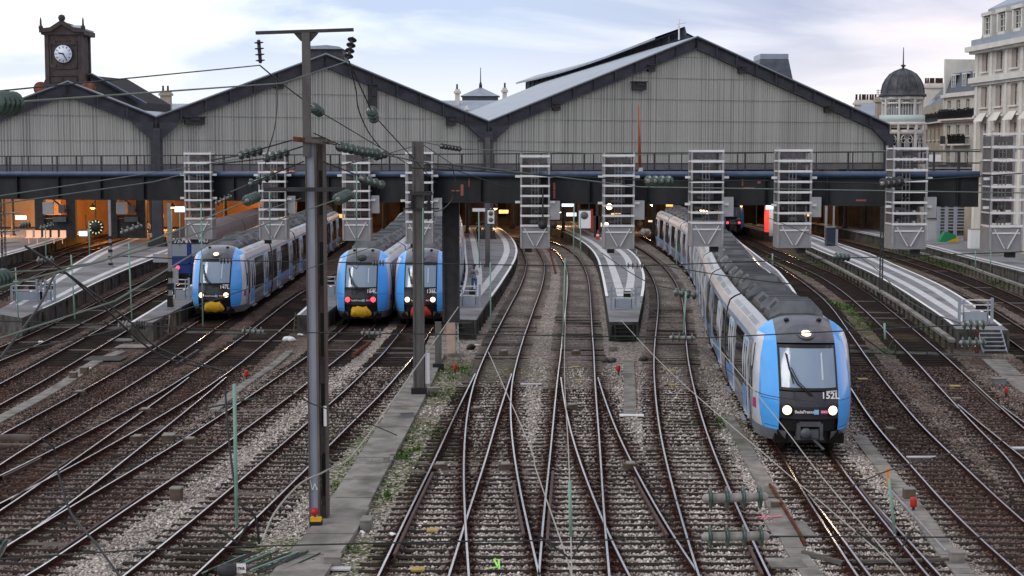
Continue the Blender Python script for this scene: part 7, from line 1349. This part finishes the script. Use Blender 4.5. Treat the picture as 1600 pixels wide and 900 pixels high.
# orange stake and litter
p = G(1387, 752); root = thing('orange_stake', p, 'short orange stake at the lower right switch', 'stake'); MB().box((p.x, p.y, .12), (.07, .05, .5)).build('stake_board', 'orange', root); MB().box((p.x + .02, p.y + .04, -.05), (.05, .05, .3)).build('stake_foot', 'iron', root)
def blob(name, lab, cat, u, v, s_, mt, n=3, group='litter on the ballast'):
    p = G(u, v, -.12); m = MB(); rr = random.Random(u)
    for k in range(n):
        c = p + Vector((rr.uniform(-s_, s_) * .6, rr.uniform(-s_, s_) * .5, rr.uniform(0, s_ * .25))); ring = [[c + Vector((s_ * .55 * math.cos(a) * math.sin(b) * rr.uniform(.7, 1.2), s_ * .5 * math.sin(a) * math.sin(b) * rr.uniform(.7, 1.2), s_ * .32 * math.cos(b) * rr.uniform(.8, 1.2))) for a in np.linspace(0, 2 * math.pi, 8)] for b in np.linspace(.05, math.pi - .05, 6)]
        for r_ in ring: r_[-1] = r_[0]
        m.grid(ring)
    tag(m.build(name, mt, recalc=False), lab, cat, group)
for (u, v, s_, mt, lab) in ((454, 532, .55, 'white', 'white plastic bag heap left of the tall mast'), (468, 524, .25, 'white', 'small white scrap right of the bag heap'), (612, 836, .16, 'white', 'white cup on the broken block'), (568, 832, .13, 'white', 'white capped bottle beside the walkway'), (734, 545, .5, 'black', 'black rubbish heap left of the left central line'), (744, 540, .2, 'white', 'white scrap on the black rubbish heap'), (656, 822, .09, 'white', 'white scrap beside the yellowed plate'), (140, 576, .14, 'white', 'white ball shaped marker beside the brown box'), (63, 535, .2, 'white', 'white marker ball among the far left lines'), (240, 527, .2, 'white', 'white marker lamp by the mossy platform steps'), (62, 500, .25, 'white', 'pale crumpled sheet on the far left crossing'), (950, 565, .5, 'concrete_dark', 'dark heap of fittings under the pointed platform'), (1000, 562, .45, 'concrete_dark', 'second dark heap of fittings under the pointed platform'), (392, 574, .3, 'bb', 'rusty fitting left of the tall mast'), (490, 806, .2, 'bb', 'brown clod at the foot of the tall mast'), (480, 470, .5, 'bb', 'brown bush like heap behind the tall mast')): blob('litter', lab, 'litter', u, v, s_ * .75, mt)
# cabinets, bins and equipment on the right platforms
def cab(lab, u, v, w, l, h, mt, name='equipment_cabinet', z=PZ, doors=2):
    p = G(u, v, z); root = thing(name, p, lab, 'cabinet', 'cabinets on the platforms'); MB().box((p.x, p.y, z + h / 2), (w, l, h)).build('cabinet_body', mt, root)
    for k in range(doors): m = MB(); x = p.x - w / 2 + w * (k + .5) / doors; m.box((x, p.y - l / 2 - .01, z + h / 2), (w / doors * .92, .02, h * .9)); m.box((x + w / doors * .35, p.y - l / 2 - .03, z + h * .5), (.03, .03, .2)); m.build('cabinet_door', mt, root)
    MB().box((p.x, p.y, z + h + .03), (w * 1.05, l * 1.1, .05)).build('cabinet_top', 'galv', root)
cab('stacked white cabinet left of the tenth cage', 1524, 388, 1.2, .8, 1.7, 'white'); cab('tall grey cabinet right of the ninth cage', 1455, 376, .9, .6, 2.0, 'cabinet', doors=1); cab('dark blue bin like cabinet at the inner end of the striped platform', 1297, 384, .8, .8, 1.7, mat('navy_cabinet', (.02, .03, .05), rough=.5), doors=1); cab('grey post cabinet beside the dark blue cabinet', 1306, 384, .3, .3, 1.5, 'cabinet', doors=1)
p = G(1482, 378, PZ); root = thing('tarpaulin', p, 'green and yellow tarpaulin thrown over a box on the far right platform', 'tarpaulin'); m = MB(); m.prism([p + Vector((-.9, 0, 0)), p + Vector((.9, 0, 0)), p + Vector((.7, 0, .7)), p + Vector((-.3, 0, 1.0))], (0, 1.0, 0)); m.build('green_sheet', mat('green_sheet', (.02, .22, .10), rough=.6), root); m = MB(); m.prism([p + Vector((-.2, -.03, 0)), p + Vector((.95, -.03, 0)), p + Vector((.9, -.03, .45))], (0, .9, 0)); m.build('yellow_sheet', 'yellow', root)
# louvred wall and masts at the right behind the ninth cage
root = thing('louvred_wall', (Q(1478, 350, 160).x, 160, 0), 'grey louvred enclosure wall behind the far right platform', 'wall'); m = MB(); a, b = Q(1448, 316, 160), Q(1516, 372, 160); m.bx(a.x, b.x, 160, 160.3, 0, 8.2); m.build('wall', 'platform_side', root); m = MB()
for z in np.arange(1.4, 8.0, .32): m.box(((a.x + b.x) / 2, 159.85, z), (b.x - a.x, .1, .16))
m.build('louvres', 'galv', root)
for u, lab in ((1466, 'left'), (1478, 'middle'), (1492, 'right')): pmast('blue grey equipment post, ' + lab + ' of three before the louvred wall', u, 372, 300 if lab != 'right' else 310, .3, mt='railing')
for (u, vb, vt, w, lab) in ((1290, 382, 300, .2, 'light post beside the dark blue cabinet'), (1302, 380, 305, .15, 'second light post beside the dark blue cabinet'), (1384, 362, 318, .16, 'thin dark post left of the ninth cage')): pmast('grey ' + lab, u, vb, vt, w, mt='galv' if 'light' in lab else 'iron')
p = Q(1520, 290, 150); root = thing('round_column', (p.x, 150, 0), 'pale round column at the corner building base', 'column'); MB().lathe([(.75, 0), (.72, 7.2)], (p.x, 150, 0), n=16).build('column_shaft', 'stone_old', root)
p = Q(1460, 247, 66); root = thing('floodlight', p, 'small white floodlight on the footbridge railing right of the domed tower', 'floodlight'); MB().box(p, (.5, .25, .3), rz=.2).build('lamp_head', 'white', root); MB().box(p + Vector((-.3, .1, 0)), (.2, .3, .4)).build('lamp_bracket', 'iron', root)
# canopies / luggage things under the roof at left
root = thing('bench_row', Q(52, 378, 130), 'steel benches with their light put in as a glow, under the left hall', 'bench'); p = Q(45, 375, 128); m = MB()
for k in range(5): m.box((p.x + k * .7, p.y, p.z + .2), (.5, .5, .06)); m.box((p.x + k * .7, p.y + .25, p.z + .5), (.5, .05, .6)); m.box((p.x + k * .7, p.y, p.z - .05), (.05, .05, .5))
m.build('bench_seats', emit('glow_metal', (1, .55, .35), .22), root)  # emission paints warm light onto the benches; they are no lamp
# pale hut in the distance by the seventh cage
def hut(lab, u0, u1, v0, v1, d): a, b = Q(u0, v0, d), Q(u1, v1, d); root = thing('kiosk', (a.x, d, 0), lab, 'kiosk'); MB().bx(a.x, b.x, d, d + 2, PZ, a.z).build('kiosk_wall', 'brick_in', root); m = MB(); m.bx(a.x + .2, b.x - .2, d - .04, d, PZ + 1.0, a.z - .3); m.build('kiosk_window', emit('kiosk_glow', (1, .7, .42), 1.0), root)
hut('glowing kiosk under the roof right of the sixth cage', 1010, 1026, 340, 358, 170); hut('small glowing kiosk beyond the middle platform', 936, 948, 350, 366, 168)
# traffic cone by the sixth cage
p = G(934, 374, PZ); root = thing('traffic_cone', p, 'orange and white traffic cone on the pointed platform left of the sixth cage', 'traffic cone'); m = MB(); m.lathe([(.3, 0), (.3, .04), (.2, .05), (.06, .95)], p, n=12); m.build('cone_body', 'red', root); m = MB(); m.lathe([(.17, .3), (.135, .5)], p, n=12); m.lathe([(.11, .62), (.085, .75)], p, n=12); m.build('white_bands', 'white', root)
root = thing('equipment_post', G(934, 376, PZ), 'dark equipment post with boxes behind the traffic cone', 'post'); p = G(933, 371, PZ); m = MB(); m.bx(p.x - .35, p.x + .35, p.y, p.y + .4, PZ, PZ + 2.2); m.bx(p.x - .12, p.x + .12, p.y, p.y + .2, PZ, 6.4); m.bx(p.x - 1.0, p.x + .5, p.y, p.y + .2, 4.6, 5.1); m.build('post_body', 'iron', root)
# ------------------------------------------------------------------ people
def person(label, base, h=1.75, yaw=0.0, top='hoodie', bottom='jeans', pose='phone', hair='black', cat='person'):
    s_ = h / 1.75; root = thing('person', base, label, cat)
    P = {'pelvis': (0, 0, .95), 'waist': (0, 0, 1.08), 'chest': (0, .01, 1.30), 'neck': (0, 0, 1.47), 'head': (0, -.03, 1.60), 'crown': (0, -.02, 1.70)}
    for sd, s2 in (('l', -1), ('r', 1)):
        P.update({'hip' + sd: (s2 * .10, 0, .90), 'knee' + sd: (s2 * .12, -.02 * s2, .50), 'ankle' + sd: (s2 * .12, .02, .10), 'toe' + sd: (s2 * .13, -.14, .04), 'sh' + sd: (s2 * .19, .01, 1.40)})
        if pose == 'phone': P.update({'el' + sd: (s2 * .24, .02, 1.14), 'wr' + sd: (s2 * .10, -.24, 1.20), 'hand' + sd: (s2 * .06, -.30, 1.23)})
        else: P.update({'el' + sd: (s2 * .25, .03, 1.12), 'wr' + sd: (s2 * .25, -.05, .88), 'hand' + sd: (s2 * .25, -.08, .80)})
    E = [('pelvis', 'waist'), ('waist', 'chest'), ('chest', 'neck'), ('neck', 'head'), ('head', 'crown')]
    for sd in 'lr': E += [('pelvis', 'hip' + sd), ('hip' + sd, 'knee' + sd), ('knee' + sd, 'ankle' + sd), ('ankle' + sd, 'toe' + sd), ('chest', 'sh' + sd), ('sh' + sd, 'el' + sd), ('el' + sd, 'wr' + sd), ('wr' + sd, 'hand' + sd)]
    Rd = dict(pelvis=.13, waist=.125, chest=.15, neck=.058, head=.095, crown=.075)
    for sd in 'lr': Rd.update({'hip' + sd: .095, 'knee' + sd: .062, 'ankle' + sd: .042, 'toe' + sd: .035, 'sh' + sd: .07, 'el' + sd: .05, 'wr' + sd: .033, 'hand' + sd: .035})
    for sd, s2 in (('l', -1), ('r', 1)):
        hx, hy, hz = P['hand' + sd]
        for f in range(5):
            a = (f - 2) * .018; n1, n2 = 'f%s%da' % (sd, f), 'f%s%db' % (sd, f)
            if pose == 'phone': P[n1] = (hx - s2 * .02, hy - .03, hz + a); P[n2] = (hx - s2 * .055, hy - .02, hz + a)
            else: P[n1] = (hx, hy + a, hz - .05); P[n2] = (hx - s2 * .015, hy + a, hz - (.09 if f != 4 else .05))
            E += [('hand' + sd, n1), (n1, n2)]; Rd[n1] = .010; Rd[n2] = .008
    ks = list(P); me = bpy.data.meshes.new('body'); me.from_pydata([Vector(P[k]) * s_ for k in ks], [(ks.index(a), ks.index(b)) for a, b in E], [])
    o = bpy.data.objects.new('body', me); C.objects.link(o); o.parent = root; sk = o.modifiers.new('skin', 'SKIN'); 
    if not me.skin_vertices: me.attributes  # layer is created by the modifier below
    import bmesh
    bm = bmesh.new(); bm.from_mesh(me); ly = bm.verts.layers.skin.verify(); bm.verts.ensure_lookup_table()
    for i, k in enumerate(ks): bm.verts[i][ly].radius = (Rd[k] * s_, Rd[k] * s_ * (.8 if k in ('chest', 'waist', 'pelvis') else 1)); bm.verts[i][ly].use_root = (k == 'pelvis')
    bm.to_mesh(me); bm.free(); sb = o.modifiers.new('sub', 'SUBSURF'); sb.levels = 1; sb.render_levels = 1
    dg = bpy.context.evaluated_depsgraph_get(); ev = o.evaluated_get(dg); nm = bpy.data.meshes.new_from_object(ev); o.modifiers.clear(); o.data = nm
    for k in (top, bottom, 'skin', 'black'): nm.materials.append(M[k])
    for p in nm.polygons:
        c = p.center / s_; p.use_smooth = True
        p.material_index = 3 if c.z < .09 else 1 if c.z < .93 and abs(c.x) < .22 else 2 if (c.z > 1.48 or (pose == 'phone' and c.y < -.26) or (pose != 'phone' and abs(c.x) > .2 and c.z < .86)) else 0
    m = MB(); hc = Vector((0, -.0, 1.665)) * s_
    m.lathe([(.02, -.10), (.085, -.07), (.108, 0), (.09, .06), (.03, .095)], hc + Vector((0, .012, 0)), axis=(0, -.25, 1), n=14); ho = m.build('hair', hair); ho.parent = root
    m = MB(); m.lathe([(.016, 0), (.012, .03)], Vector((0, -.115, 1.60)) * s_, axis=(0, -1, -.3), n=6); no = m.build('nose', 'skin'); no.parent = root
    for s2 in (-1, 1): m = MB(); m.lathe([(.011, 0), (.009, .006)], Vector((s2 * .035, -.112, 1.625)) * s_, axis=(0, -1, 0), n=8); eo = m.build('eye', 'black'); eo.parent = root
    if pose == 'phone': m = MB(); m.box(Vector((0, -.31, 1.25)) * s_, (.08, .02, .15)); po = m.build('phone', 'black'); tag(po, 'black phone held by the man on the middle platform', 'phone'); po.location = base
    root.rotation_euler = (0, 0, yaw); return root
p1 = G(741, 459, PZ); person('man in a grey hoodie and blue jeans looking at a phone on the middle platform', p1, 1.78, R(-20), 'hoodie', 'jeans', 'phone')
p2 = G(748, 378, PZ); person('person in black clothes standing deeper on the middle platform', p2, 1.75, R(150), 'darkcloth', 'darkcloth', 'stand')
p3 = G(231, 371, PZ); person('person in a white top and jeans beside the iron column under the left hall', p3, 1.7, R(10), 'white', 'jeans', 'stand')
# driver behind the windscreen, seated torso
